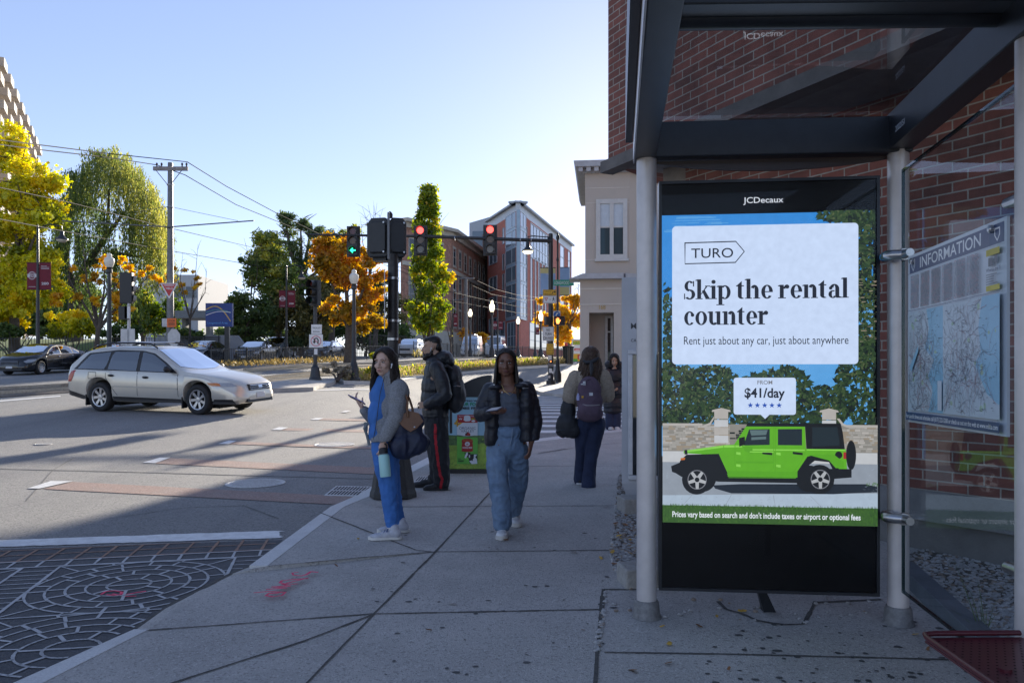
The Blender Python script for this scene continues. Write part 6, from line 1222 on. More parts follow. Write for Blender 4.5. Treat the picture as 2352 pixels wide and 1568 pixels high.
wag = dict(rw=.345, wheels=(-1.33*K_, 1.36*K_), spokes=7, tumble=.30,
    top=sx([(-2.40, .62), (-2.36, .94), (-2.28, 1.04), (-1.95, 1.38), (-1.7, 1.47), (-.9, 1.535), (-.3, 1.535), (.12, 1.48), (.55, 1.24), (.98, 1.01), (1.5, .935), (2.0, .83), (2.26, .72), (2.37, .60), (2.40, .46)]),
    belt=sx([(-2.4, .60), (-2.2, .99), (-1.5, .985), (0, .945), (1.0, .90), (1.6, .82), (2.4, .42)]), plan=sx([(-2.4, .62), (-2.32, .78), (-2.0, .865), (-1.0, .885), (1.0, .885), (1.7, .865), (2.1, .79), (2.3, .66), (2.4, .45)]), bot=sx([(-2.4, .44), (-2.2, .33), (-1.7, .27), (1.7, .25), (2.2, .24), (2.4, .34)]),
    dlo=sx([(-2.10, .99), (-1.72, 1.375), (-.9, 1.455), (-.2, 1.44), (.12, 1.38), (.50, 1.16), (.82, .935), (0, .955), (-1.5, .985)]),
    win=[sx([(-1.98, 1.01), (-1.66, 1.345), (-1.10, 1.405), (-1.17, 1.0)]), sx([(-1.10, 1.0), (-1.03, 1.41), (-.30, 1.415), (-.30, .975)]), sx([(-.20, .975), (-.20, 1.41), (.10, 1.35), (.46, 1.14), (.70, .96)])],
    seams=[sx([(-.25, .96), (-.25, .40)]), sx([(.84, .92), (.86, .40)]), sx([(-1.13, .97), (-1.13, .80), (-.98, .60), (-.82, .40)]), sx([(-.98, .60), (.86, .575)], 1.1)], flap=sx([(-1.62, .93), (-1.40, .93), (-1.40, .78), (-1.62, .78), (-1.62, .93)]), handles=sx([(-.98, .86), (-.02, .83)]), mirror=(.62*K_, .97),
    cowl=1.02*K_, roof_f=.16*K_, boot=-2.22*K_, roof_r=-1.86*K_,
    patches=[(sx([(-2.36, .40), (-1.75, .27), (-1.72, .36), (-2.36, .52)]), CDK, 'sill_cladding'), (sx([(-.95, .265), (.98, .258), (.98, .345), (-.95, .37)]), CDK, 'sill_cladding'), (sx([(1.72, .25), (2.25, .25), (2.2, .36), (1.74, .36)]), CDK, 'sill_cladding'), (sx([(-.9, .59), (.84, .565), (.84, .60), (-.9, .625)]), paint('paint_strip', (.46, .45, .42)), 'side_moulding'), (sx([(-2.33, .70), (-2.12, .97), (-2.02, .97), (-2.14, .70)]), TLAMP, 'tail_lamp'), (sx([(1.62, .735), (1.70, .665), (1.95, .66), (1.88, .73)]), AMB, 'turn_lamp'), (sx([(1.88, .735), (1.94, .655), (2.22, .64), (2.24, .665), (2.12, .73)]), HLAMP, 'headlamp')],
    front=[('grille', [(-.40, .40, .55, .69, -.005)], CDK), ('grille_bar', [(-.38, .38, .575, .59, .012), (-.38, .38, .62, .635, .009), (-.38, .38, .66, .675, .004), (-.07, .07, .60, .66, .016)], CHR), ('lower_intake', [(-.48, .48, .28, .36, .012)], CDK), ('number_plate', [(-.16, .16, .375, .49, .03)], PLW)],
    lamps=[('fog_lamp', (2.21*K_, .60, .395), (.05, .07, .07), HLAMP)])
p0, p1 = G(226, 943, RD), G(478, 952, RD); fw = (p1-p0).normalized(); nrm = V((-fw.y, fw.x, 0)); mid = (p0+p1)/2+nrm*.78
mid = mid-fw*.02; mid.z = g(mid.x, mid.y)+RD
wg, cc = make_car('silver_wagon', 'champagne silver estate car with roof rails turning across the junction', mid, (fw.x, fw.y), wag, SILV); wg.scale = (1.0, 1.06, 1.07); level(wg, mid, (fw.x, fw.y))
wg['_w'] = [0.0, 0.0, 0.0]
for sd in (-1, 1):
    b = MB(); P = [(x*K_, sd*.57, cc.top(x*K_)+z) for x, z in ((-1.75, .0), (-1.6, .06), (-1.2, .085), (-.5, .085), (-.1, .075), (.08, .01))]; b.tube(P, [.02, .022, .02, .02, .022, .02], 8); b.build('roof_rail', CDK, wg, True)
for x in (-1.05, -.35): b = MB(); b.tube([(x*K_, -.57, cc.top(x*K_)+.09), (x*K_, .57, cc.top(x*K_)+.09)], .018, 8); b.build('roof_bar', RIMM, wg, True)
for x in (-1.33*K_-.42, 1.36*K_-.44):
    for sd in (-1, 1): b = MB(); b.box((x, sd*.80, .27), (.03, .17, .26)); b.build('mud_flap', CDK, wg)
for x in (-.55, .2): 
    for sd in (-1, 1): b = MB(); b.ell((x, sd*.38, 1.12), (.06, .13, .12)); b.ell((x-.02, sd*.38, .80), (.12, .24, .26)); b.build('seat', M('seat_beige', (.40, .36, .30), .8), wg, True)
wg['_w'] = [float(k) for k in mid]
BLKP = paint('paint_black', (.012, .013, .016), .18, .2); GRYP = paint('paint_graphite', (.05, .055, .06), .22, .4); WHP = paint('paint_white', (.68, .68, .67), .3, .05); SLP = paint('paint_silver', (.42, .44, .46), .25, .6)
sed = dict(rw=.335, wheels=(-1.42, 1.42), spokes=10, tumble=.42,
    top=[(-2.45, .60), (-2.42, .92), (-2.2, 1.02), (-1.85, 1.09), (-1.2, 1.34), (-.75, 1.435), (-.1, 1.46), (.35, 1.40), (.8, 1.21), (1.2, 1.02), (1.7, .96), (2.1, .87), (2.32, .76), (2.42, .62), (2.45, .45)],
    belt=[(-2.45, .58), (-2.2, .95), (-1.6, .97), (0, .95), (1.1, .92), (1.6, .86), (2.45, .42)], plan=[(-2.45, .62), (-2.35, .78), (-2.0, .88), (-1, .92), (1, .92), (1.7, .89), (2.1, .81), (2.33, .68), (2.45, .45)], bot=[(-2.45, .40), (-2.2, .28), (-1.7, .22), (1.7, .2), (2.2, .2), (2.45, .3)],
    dlo=[(-1.72, .985), (-1.28, 1.25), (-.75, 1.37), (-.1, 1.385), (.3, 1.33), (.7, 1.15), (1.0, .945), (0, .965), (-1.2, .98)], win=[[(-1.58, .995), (-1.25, 1.22), (-1.12, 1.27), (-1.12, .99)], [(-1.06, .99), (-1.06, 1.28), (-.72, 1.345), (-.18, 1.355), (-.18, .985)], [(-.10, .985), (-.10, 1.355), (.28, 1.30), (.66, 1.12), (.88, .965)]],
    seams=[[(-.14, .95), (-.14, .35)], [(1.0, .92), (1.02, .35)], [(-1.15, .96), (-1.1, .6), (-.95, .35)], [(-1.9, .80), (1.6, .74)]], handles=[(-.98, .86), (.05, .84)], mirror=(.78, .97), cowl=1.22, roof_f=.40, boot=-1.80, roof_r=-1.15, handle_mat=CHR, mirror_mat=BLKP,
    patches=[([(1.72, .76), (1.85, .64), (2.26, .58), (2.30, .66), (2.1, .75)], HLAMP, 'headlamp'), ([(-2.40, .74), (-2.0, .80), (-2.0, .92), (-2.38, .92)], TLAMP, 'tail_lamp'), ([(-1.60, .975), (.95, .935), (.95, .955), (-1.60, .995)], CHR, 'chrome_strip'), ([(-.9, .27), (.95, .26), (.95, .29), (-.9, .30)], CHR, 'chrome_strip')],
    front=[('grille', [(-.46, .46, .46, .70, -.01)], CDK), ('grille_bar', [(-.44, .44, z, z+.015, .006) for z in (.50, .55, .60, .65)], CHR), ('number_plate', [(-.16, .16, .33, .44, .02)], PLW), ('lower_intake', [(-.6, .6, .22, .32, .0)], CDK)])
SDIR = (-.083, -1.0)
def parked(px, d, S, p_, name, label, fwd=SDIR):
    loc = onG(px, d, RD); t, _ = make_car(name, label, loc, fwd, S, p_, 'cars on the far road'); level(t, loc, fwd); return t
parked(100, 40.5, sed, BLKP, 'black_sedan', 'glossy black saloon at the left edge before the lawn fence'); parked(262, 44, sed, GRYP, 'grey_sedan', 'grey saloon with only its roof showing behind the silver wagon'); parked(468, 56, sed, GRYP, 'dark_sedan', 'dark grey saloon below the blue district sign')
parked(592, 57.5, sed, BLKP, 'black_limousine', 'black luxury saloon with chrome grille behind the track fence'); parked(746, 60, sed, BLKP, 'black_sedan', 'black saloon behind the no U-turn sign')
suv = dict(sed); suv.update(rw=.36, tumble=.28, top=[(-2.3, .6), (-2.27, 1.1), (-2.15, 1.25), (-1.9, 1.55), (-1.6, 1.64), (-.5, 1.68), (.2, 1.62), (.6, 1.42), (1.05, 1.14), (1.6, 1.06), (2.0, .96), (2.2, .82), (2.28, .66), (2.3, .5)],
    belt=[(-2.3, .58), (-2.1, 1.06), (0, 1.05), (1.0, 1.02), (1.6, .92), (2.3, .46)], plan=[(-2.3, .7), (-2.2, .86), (-1.8, .92), (1.5, .92), (2.0, .84), (2.2, .7), (2.3, .5)], bot=[(-2.3, .5), (-2.0, .32), (1.8, .28), (2.3, .36)], wheels=(-1.32, 1.35),
    dlo=[(-2.0, 1.08), (-1.75, 1.45), (-1.4, 1.54), (-.3, 1.57), (.2, 1.52), (.55, 1.33), (.92, 1.05), (0, 1.07)], win=[[(-1.9, 1.1), (-1.68, 1.42), (-1.1, 1.51), (-1.1, 1.1)], [(-1.0, 1.1), (-1.0, 1.52), (-.2, 1.53), (-.2, 1.09)], [(-.1, 1.09), (-.1, 1.53), (.18, 1.48), (.52, 1.3), (.8, 1.08)]], seams=[], handles=[(-.9, .95), (.05, .94)], mirror=(.7, 1.08), cowl=1.08, roof_f=.26, boot=-2.16, roof_r=-1.8, patches=[([(1.6, .9), (1.7, .74), (2.12, .70), (2.1, .84)], HLAMP, 'headlamp'), ([(-2.27, .8), (-2.0, .8), (-2.0, 1.2), (-2.2, 1.15)], TLAMP, 'tail_lamp')], front=[('grille', [(-.45, .45, .62, .80, -.02)], CDK), ('number_plate', [(-.16, .16, .45, .56, .02)], PLW)])
parked(640, 66, suv, SLP, 'silver_suv', 'silver car roof peeping out behind the black luxury saloon'); parked(942, 72, suv, WHP, 'white_suv', 'white sport utility car flashing sunlight beyond the track fence'); parked(1146, 100, suv, GRYP, 'dark_suv', 'dark car in front of the white shuttle bus')
van = dict(suv); van.update(rw=.35, tumble=.12, top=[(-2.8, .6), (-2.78, 1.9), (-2.7, 2.35), (-2.4, 2.46), (.6, 2.46), (1.2, 2.3), (1.65, 1.75), (2.0, 1.3), (2.45, 1.1), (2.7, .9), (2.8, .55)], belt=[(-2.8, .58), (-2.7, 1.22), (1.5, 1.22), (2.2, 1.05), (2.8, .5)], plan=[(-2.8, .9), (-2.7, .98), (2.0, .98), (2.5, .88), (2.8, .6)], bot=[(-2.8, .4), (2.4, .3), (2.8, .4)], wheels=(-1.75, 1.85),
    dlo=[(.35, 1.3), (.35, 2.0), (1.1, 2.0), (1.55, 1.6), (1.75, 1.28)], win=[[(.42, 1.34), (.42, 1.94), (1.05, 1.94), (1.5, 1.56), (1.65, 1.32)]], handles=[(.3, 1.1)], mirror=(1.6, 1.3), cowl=2.02, roof_f=1.18, boot=-2.76, roof_r=-2.72, patches=[([(-2.5, .75), (.2, .75), (.2, 2.2), (-2.5, 2.2)], M('van_red_lettering', (.45, .12, .12), .5, var=.6, ns=2.5), 'side_graphic'), ([(2.2, 1.0), (2.3, .8), (2.68, .75), (2.6, .95)], HLAMP, 'headlamp')], front=[('grille', [(-.5, .5, .6, .8, -.02)], CDK)])
t = parked(1084, 92, van, WHP, 'delivery_van', 'white delivery van with red side graphic and roof ladder'); t['_w'] = [0.0, 0.0, 0.0]
b = MB()
for y in (-.35, .35): b.tube([(-2.3, y, 2.62), (.7, y, 2.62)], .035, 6)
for i in range(11): b.tube([(-2.2+i*.28, -.35, 2.62), (-2.2+i*.28, .35, 2.62)], .025, 6)
b.build('roof_ladder', RIMM, t); t['_w'] = list(t.location)
bus = dict(van); bus.update(rw=.42, tumble=.05, wheels=(-2.2, 2.2), top=[(-3.6, .6), (-3.58, 2.6), (-3.5, 2.85), (-3.2, 2.9), (2.2, 2.9), (2.7, 2.75), (3.0, 2.0), (3.25, 1.3), (3.5, 1.05), (3.6, .6)], belt=[(-3.6, .58), (-3.5, 1.45), (2.9, 1.45), (3.2, 1.1), (3.6, .55)], plan=[(-3.6, 1.05), (-3.5, 1.15), (2.9, 1.15), (3.3, 1.0), (3.6, .8)], bot=[(-3.6, .45), (3.6, .4)], dlo=[(-3.2, 1.5), (-3.2, 2.45), (2.4, 2.45), (2.75, 1.5)], win=[[(-3.1+i*.95, 1.56), (-3.1+i*.95, 2.4), (-2.25+i*.95, 2.4), (-2.25+i*.95, 1.56)] for i in range(6)], handles=[], mirror=(2.9, 1.6), cowl=3.2, roof_f=2.72, boot=-3.56, roof_r=-3.52, patches=[([(3.2, .95), (3.25, .8), (3.5, .75), (3.45, .95)], HLAMP, 'headlamp')], front=[('grille', [(-.5, .5, .6, .85, -.02)], CDK)])
parked(1138, 112, bus, WHP, 'shuttle_bus', 'white shuttle bus with dark windows beyond the track')
# ------------------------------------------------------------------ trees and plants
BARK = M('bark', (.10, .08, .065), .9, var=.35, ns=7, bump=.6, bs=25)
LY = LEAF('leaf_yellow', [(0, (.17, .20, .02)), (.25, (.42, .44, .02)), (.65, (.74, .68, .03)), (1, (.80, .60, .02))]); LW_ = LEAF('leaf_willow', [(0, (.06, .10, .035)), (.5, (.15, .195, .055)), (1, (.46, .43, .11))], .5)
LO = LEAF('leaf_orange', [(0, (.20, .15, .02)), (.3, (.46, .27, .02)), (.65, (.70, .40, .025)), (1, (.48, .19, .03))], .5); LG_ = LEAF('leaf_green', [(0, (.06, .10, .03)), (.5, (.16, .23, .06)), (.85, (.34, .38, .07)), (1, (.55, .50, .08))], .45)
LC = LEAF('leaf_lime', [(0, (.06, .10, .012)), (.5, (.20, .28, .015)), (.8, (.52, .52, .015)), (1, (.70, .45, .02))], .5); LP = LEAF('leaf_pine', [(0, (.06, .10, .05)), (.6, (.16, .22, .085)), (1, (.38, .38, .13))], .4)
LB = LEAF('leaf_brownish', [(0, (.09, .095, .04)), (.5, (.22, .21, .07)), (1, (.45, .32, .08))], .4); LGO = LEAF('leaf_gold', [(0, (.30, .17, .01)), (.5, (.70, .40, .01)), (1, (.78, .52, .03))], .55)
npr = np.random.default_rng(11)
def leaf_mesh(name, P, Nn, S, A, mat, par, asp=.55, drop=None):
    """one mesh of many small leaves: centres P, facing Nn, sizes S, colour numbers A"""
    n = len(P); t = npr.normal(size=(n, 3)) if drop is None else drop+npr.normal(size=(n, 3))*.12
    t = t-Nn*np.sum(t*Nn, 1, keepdims=True); t /= np.linalg.norm(t, axis=1, keepdims=True)+1e-9; s_ = np.cross(Nn, t); S = S[:, None]
    v = np.stack([P-t*S, P+s_*S*asp-t*S*.1, P+t*S, P-s_*S*asp-t*S*.1], 1).reshape(-1, 3); o = V(list(par['_w'])) if par is not None else V((0, 0, 0)); v -= np.array(o)
    me = bpy.data.meshes.new(name); me.vertices.add(4*n); me.vertices.foreach_set('co', v.astype(np.float32).ravel()); me.loops.add(4*n); me.loops.foreach_set('vertex_index', np.arange(4*n, dtype=np.int32)); me.polygons.add(n); me.polygons.foreach_set('loop_start', np.arange(0, 4*n, 4, dtype=np.int32)); me.polygons.foreach_set('loop_total', np.full(n, 4, dtype=np.int32))
    me.attributes.new('rnd', 'FLOAT', 'FACE').data.foreach_set('value', A.astype(np.float32)); me.materials.append(mat); me.update(calc_edges=True)
    ob = bpy.data.objects.new(name, me); COL.objects.link(ob)
    if par is not None: ob.parent = par
    return ob
def unit(n): v = npr.normal(size=(n, 3)); return v/np.linalg.norm(v, axis=1, keepdims=True)
def blobs_leaves(blobs, n, size, jit=.25):
    """points over a set of leaf clumps (centre, radii, shade): fuller towards each clump's outside, with stray sprays"""
    w_ = np.array([b[1][0]*b[1][2] for b in blobs]); w_ = w_/w_.sum(); P, A, N = [], [], []
    for b, k in zip(blobs, (w_*n).astype(int)+3):
        u = unit(k); r_ = npr.random(k)**.4; f = 1+jit*npr.normal(size=(k, 1))*.5; p = np.array(b[0])+u*np.array(b[1])*r_[:, None]*f; P.append(p); A.append(np.clip(b[2]+npr.normal(size=k)*.21, 0, 1)); q = u*.6+unit(k)*.8; N.append(q/np.linalg.norm(q, axis=1, keepdims=True))
    P, A, N = np.concatenate(P), np.concatenate(A), np.concatenate(N); return P, N, size*(.5+1.1*npr.random(len(P))**2), A
def limbs(name, base, tips, r0, par, fork=.45, mat=BARK, bend=.25):
    b = MB(); base = V(base); top = sum((V(tuple(float(k) for k in t)) for t in tips), V((0, 0, 0)))/len(tips); F_ = base.lerp(top, fork); F_.x = base.x+(top.x-base.x)*.2; b.tube([base-V((0, 0, .2)), base+V((0, 0, .3)), base.lerp(F_, .5), F_], [r0*1.35, r0*1.05, r0*.9, r0*.75], 10)
    for t in tips:
        t = V(tuple(t)); m = F_.lerp(t, .5)+V((rnd.uniform(-1, 1), rnd.uniform(-1, 1), rnd.uniform(.1, .8)))*bend*(t-F_).length*.4; b.tube([F_-V((0, 0, r0)), F_.lerp(m, .5), m, t], [r0*.6, r0*.42, r0*.28, r0*.06], 7)
        for k in range(4):
            q = m.lerp(t, rnd.random()*.9); e = q+V((rnd.uniform(-1, 1), rnd.uniform(-1, 1), rnd.uniform(-.1, 1)))*(t-F_).length*.22; b.tube([q, q.lerp(e, .5)+V((0, 0, .1)), e], [r0*.16, r0*.1, r0*.03], 5)
    return b.build(name, mat, par, True)
def px_blobs(L, d, dz=1.0):
    """clumps given in picture points: (px, py, rx, ry, shade[, depth shift])"""
    return [((xat(q[0], d+(q[5] if len(q) > 5 else 0)), d+(q[5] if len(q) > 5 else rnd.uniform(-1, 1)*dz), zat(q[1], d)), (q[2]/FPX*d, max(q[2], q[3])/FPX*d*.8, q[3]/FPX*d), q[4]) for q in L]
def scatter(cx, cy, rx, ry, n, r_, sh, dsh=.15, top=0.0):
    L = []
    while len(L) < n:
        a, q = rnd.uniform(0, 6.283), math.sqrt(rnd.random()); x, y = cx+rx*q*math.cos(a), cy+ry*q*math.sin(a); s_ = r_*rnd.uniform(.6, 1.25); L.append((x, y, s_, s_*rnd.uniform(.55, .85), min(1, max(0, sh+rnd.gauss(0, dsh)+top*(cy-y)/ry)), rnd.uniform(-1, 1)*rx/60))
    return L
def tree(px, d, L, n, size, mat, label, r0, name='tree', tips=None, group=None, fork=.45, asp=.55, base=None):
    t = thing(name, base or onG(px, d, 0), label, 'tree', group); B = px_blobs(L, d); P, N, S, A = blobs_leaves(B, int(n*1.25), size*.95, .55); leaf_mesh('crown', P, N, S, A, mat, t, asp); wl = V(list(t['_w']))
    tb = sorted(B, key=lambda b: -b[1][0]*b[1][2])[:9]; limbs('trunk', wl, [b[0] for b in (B[::max(1, len(B)//10)] if tips is None else [((xat(x, d), d, zat(y, d)),) for x, y in tips])], r0, t, fork); return t
# yellow maple at the left edge
tree(35, 52, scatter(30, 480, 105, 150, 74, 27, .55, .2, .15)+scatter(-10, 650, 90, 95, 40, 26, .55, .22)+scatter(95, 640, 55, 80, 28, 20, .5, .2)+scatter(10, 330, 45, 45, 8, 22, .6, .1)+scatter(30, 715, 90, 30, 12, 22, .8, .1), 44000, .14, LY, 'big golden yellow maple at the left edge behind the lawn fence', .35, 'maple_tree')
# weeping willow
t = thing('willow_tree', onG(172, 64), 'large weeping willow with hanging yellow green strands behind the globe lamp', 'tree'); d = 64
B = px_blobs([(250, 372, 40, 18, .6), (310, 405, 28, 16, .7), (185, 415, 26, 16, .4), (345, 460, 18, 14, .75), (155, 470, 16, 14, .3), (225, 480, 30, 16, .3), (300, 500, 30, 16, .4)], d, 2); P, N, S, A = blobs_leaves(B, 2600, .14, .5); PP, AA, NN, SS, DD = [P], [A], [N], [S], [np.tile([0, 0, -1.], (len(P), 1))]
for (cx_, ty_, sd_, sh_, l0, l1, k_) in ((148, 455, 9, .25, 80, 210, 55), (172, 402, 10, .35, 60, 170, 60), (200, 372, 11, .45, 50, 150, 55), (232, 350, 12, .55, 40, 130, 60), (262, 342, 11, .6, 40, 140, 60), (292, 362, 11, .65, 50, 150, 60), (320, 392, 11, .7, 60, 170, 60), (346, 430, 10, .75, 70, 190, 60), (370, 478, 8, .8, 70, 170, 50), (140, 545, 8, .2, 60, 170, 40), (230, 475, 16, .25, 60, 170, 50), (300, 485, 14, .4, 70, 180, 55), (334, 530, 11, .6, 60, 150, 45), (190, 530, 14, .2, 70, 190, 50), (262, 565, 16, .25, 60, 160, 45), (356, 560, 12, .7, 40, 110, 30), (388, 600, 7, .7, 20, 70, 16), (215, 640, 20, .15, 40, 100, 30), (300, 650, 22, .3, 30, 80, 30)):
    for k in range(int(k_*1.2)):
        px = rnd.gauss(cx_, sd_); top_y = ty_+abs(px-cx_)*.9+rnd.uniform(-14, 24); bot = min(742, top_y+rnd.uniform(l0, l1)); dd = d+rnd.uniform(-3.5, 3.5); m = int((bot-top_y)/2.9)+3; q = np.linspace(0, 1, m); out_ = (px-255)*.10; xs = px+out_*np.sqrt(q)+rnd.uniform(-4, 5)*q*q+np.sin(q*6+k)*1.2; yy = top_y+(bot-top_y)*q
        pts = np.stack([(xs-CX)/FPX*dd, np.full(m, dd)+npr.normal(size=m)*.12, CAMH-(yy-HY)/FPX*dd], 1)+npr.normal(size=(m, 3))*.06; PP.append(pts); sh = sh_+rnd.uniform(-.22, .22); AA.append(np.clip(sh+npr.normal(size=m)*.12, 0, 1)); NN.append(unit(m)); SS.append(.10+.11*npr.random(m)); DD.append(np.tile([0, 0, -1.], (m, 1)))
leaf_mesh('crown', np.concatenate(PP), np.concatenate(NN), np.concatenate(SS), np.concatenate(AA), LW_, t, .28, np.concatenate(DD))
b = MB(); Q = lambda L, rr_: b.tube([(xat(x, d), d, zat(y, d)) for x, y in L], rr_, 9)
Q([(174, 790), (172, 700), (170, 655)], [.62, .5, .45]); Q([(170, 660), (150, 600), (160, 500), (200, 420)], [.34, .28, .2, .06]); Q([(170, 660), (200, 610), (245, 540), (300, 470)], [.36, .3, .2, .05]); Q([(200, 612), (260, 580), (320, 590), (350, 560)], [.2, .16, .1, .04]); Q([(245, 545), (250, 460), (255, 390)], [.16, .1, .03]); b.build('trunk', BARK, t, True)
# small half bare tree with orange leaves, yew bushes
tree(219, 47, scatter(240, 645, 85, 60, 26, 9, .55, .25)+scatter(360, 640, 45, 25, 10, 9, .6, .2)+scatter(270, 700, 30, 35, 10, 9, .7, .2)+scatter(150, 690, 30, 20, 6, 9, .5), 2600, .12, LGO, 'small half bare street tree with orange leaves beside the globe lamp', .16, 'street_tree', [(150, 625), (190, 560), (240, 590), (300, 600), (360, 615), (330, 660), (175, 640), (265, 640)], fork=.4)
tree(435, 58, scatter(430, 640, 40, 40, 12, 7, .6, .2), 420, .12, LGO, 'almost bare thin tree between the wire pole and the blue sign', .09, 'bare_tree', [(475, 615), (455, 560), (400, 600), (420, 580), (440, 650), (470, 660)], fork=.45)
def bush(px, d, L, n, size, mat, label, name='bush', base=None):
    t = thing(name, base or onG(px, d), label, 'bush'); P, N, S, A = blobs_leaves(px_blobs(L, d, .6), n, size); leaf_mesh('foliage', P, N, S, A, mat, t); b = MB()
    for k in range(5): a = V(list(t['_w'])); e = V(px_blobs(L, d)[k % len(L)][0]); b.tube([a, a.lerp(e, .5)+V((rnd.uniform(-.2, .2), 0, .1)), e], [.06, .04, .01], 5)
    b.build('stem', BARK, t, True); return t
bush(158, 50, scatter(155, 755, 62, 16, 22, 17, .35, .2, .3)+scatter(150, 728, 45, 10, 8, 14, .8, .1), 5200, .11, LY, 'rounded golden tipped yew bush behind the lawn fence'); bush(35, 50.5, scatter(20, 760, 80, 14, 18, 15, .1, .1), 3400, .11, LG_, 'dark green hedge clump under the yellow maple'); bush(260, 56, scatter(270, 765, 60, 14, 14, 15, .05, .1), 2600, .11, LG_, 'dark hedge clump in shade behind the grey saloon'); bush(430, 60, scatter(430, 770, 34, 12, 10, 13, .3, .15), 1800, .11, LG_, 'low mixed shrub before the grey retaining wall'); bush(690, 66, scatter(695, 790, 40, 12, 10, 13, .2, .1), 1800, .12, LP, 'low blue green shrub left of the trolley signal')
# evergreens and dark trees in the middle
pt = thing('pine_tree', onG(690, 74), 'tall dark pine with layered branches above the other trees', 'tree'); d = 74; L = []
for (x, y, rx, ry, s_) in ((655, 500, 14, 8, .4), (680, 512, 30, 9, .5), (715, 520, 36, 9, .5), (690, 540, 60, 10, .45), (640, 560, 40, 9, .4), (745, 545, 34, 12, .6), (770, 560, 26, 12, .6), (700, 572, 80, 12, .35), (650, 598, 55, 12, .3), (740, 600, 60, 12, .3), (690, 625, 90, 14, .2), (620, 620, 30, 10, .3)): L += scatter(x, y, rx, ry, 9, 13, s_, .12)
P, N, S, A = blobs_leaves(px_blobs(L, d, 3), 15000, .15, .4); N[:, 2] += .8; N /= np.linalg.norm(N, axis=1, keepdims=True); leaf_mesh('crown', P, N, S, A, LP, pt, .35); limbs('trunk', list(pt['_w']), [(xat(x, d), d, zat(y, d)) for x, y in ((655, 495), (715, 512), (750, 540), (630, 560), (620, 620), (770, 600), (690, 500))], .45, pt, .6)
tree(640, 68, scatter(625, 640, 55, 70, 30, 22, .55, .2, .2)+scatter(605, 560, 25, 35, 10, 16, .75, .12)+scatter(690, 660, 50, 50, 16, 20, .4, .2), 15000, .15, LG_, 'bushy green deciduous tree left of the dark pine', .3, 'green_tree')
tree(575, 66, scatter(575, 620, 28, 45, 12, 6, .3, .15), 700, .13, LG_, 'thin airy branch tree reaching over the blue sign', .1, 'thin_tree', [(560, 545), (590, 560), (555, 620), (575, 610), (600, 640)])
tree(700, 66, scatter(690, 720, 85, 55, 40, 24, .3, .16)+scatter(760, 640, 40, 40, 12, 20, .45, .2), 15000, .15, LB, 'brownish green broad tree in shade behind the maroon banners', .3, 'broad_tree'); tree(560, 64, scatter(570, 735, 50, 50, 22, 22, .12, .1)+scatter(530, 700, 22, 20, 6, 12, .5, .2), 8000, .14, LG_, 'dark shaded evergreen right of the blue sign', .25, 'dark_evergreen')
tree(760, 78, scatter(800, 540, 30, 22, 10, 14, .6, .2)+scatter(770, 580, 40, 40, 14, 18, .7, .2), 4500, .15, LG_, 'green treetop showing above the orange maple', .3, 'green_tree')
# orange maple, bare twigs, columnar tree
tree(800, 54, scatter(790, 600, 62, 48, 26, 22, .45, .25)+scatter(850, 640, 36, 50, 16, 18, .5, .22)+scatter(790, 700, 50, 40, 18, 18, .4, .25)+scatter(750, 560, 25, 20, 8, 13, .5, .2)+scatter(840, 725, 40, 30, 12, 16, .35, .25), 13500, .15, LO, 'orange and gold maple behind the cream globe lamp', .28, 'orange_maple')
tree(860, 84, scatter(900, 690, 60, 60, 20, 20, .25, .15), 5000, .16, LB, 'dull brown tree in shade between the signal pole and the apartment block', .3, 'brown_tree')
tree(850, 90, scatter(850, 520, 10, 20, 3, 3, .3), 40, .1, LB, 'bare slender twigs rising behind the signal pole', .14, 'bare_tree', [(832, 475), (845, 470), (858, 472), (866, 466), (880, 478), (852, 500), (872, 490), (828, 500)], fork=.55)
L = []
for (y, rx) in ((445, 9), (465, 17), (490, 25), (520, 28), (550, 26), (580, 32), (610, 38), (640, 44), (670, 46), (700, 44), (725, 40), (748, 30)): L += [(983+rnd.uniform(-1, 1)*rx*.95, y+rnd.uniform(-12, 12), rnd.uniform(9, 15), rnd.uniform(9, 15), min(1, max(0, .42+.02*rnd.gauss(0, 6)+(.2 if rnd.random() < .3 else 0))), rnd.uniform(-1, 1)*rx/45) for _ in range(13)]
tree(985, 47, L+[(975, 445, 6, 9, .7), (988, 440, 6, 10, .8), (995, 470, 8, 12, .7), (1035, 640, 10, 14, .95), (1042, 630, 5, 6, 1)], 17000, .105, LC, 'tall columnar lime yellow tree standing on the median strip', .12, 'columnar_tree', [(983, 460), (970, 520), (1000, 520), (960, 620), (1010, 620), (955, 690), (1015, 700)], fork=.2)
tree(1306, 62, scatter(1300, 725, 32, 45, 24, 14, .5, .25)+scatter(1318, 685, 18, 15, 8, 9, .6, .2)+scatter(1290, 770, 20, 20, 8, 11, .6, .2)+scatter(1245, 688, 14, 8, 5, 7, .6), 4200, .14, LGO, 'golden orange street tree beside the beige corner building', .14, 'street_tree', [(1290, 690), (1320, 660), (1330, 640), (1270, 700), (1300, 680), (1335, 690), (1280, 760)], fork=.5)
tree(1262, 88, scatter(1250, 745, 22, 30, 10, 10, .6, .2), 1100, .16, LGO, 'small golden tree far behind the mast arm pole', .1, 'street_tree')
tree(1105, 105, scatter(1100, 775, 22, 14, 8, 9, .8, .15)+scatter(1065, 770, 16, 14, 6, 9, .9, .1), 900, .2, LO, 'small russet tree before the brown apartment block', .12, 'russet_tree'); tree(1036, 76, scatter(1030, 735, 12, 40, 5, 4, .5), 60, .1, LB, 'bare leafless street tree beside the columnar tree', .1, 'bare_tree', [(1020, 700), (1030, 690), (1040, 700), (1048, 715), (1025, 730), (1040, 740)], fork=.3)
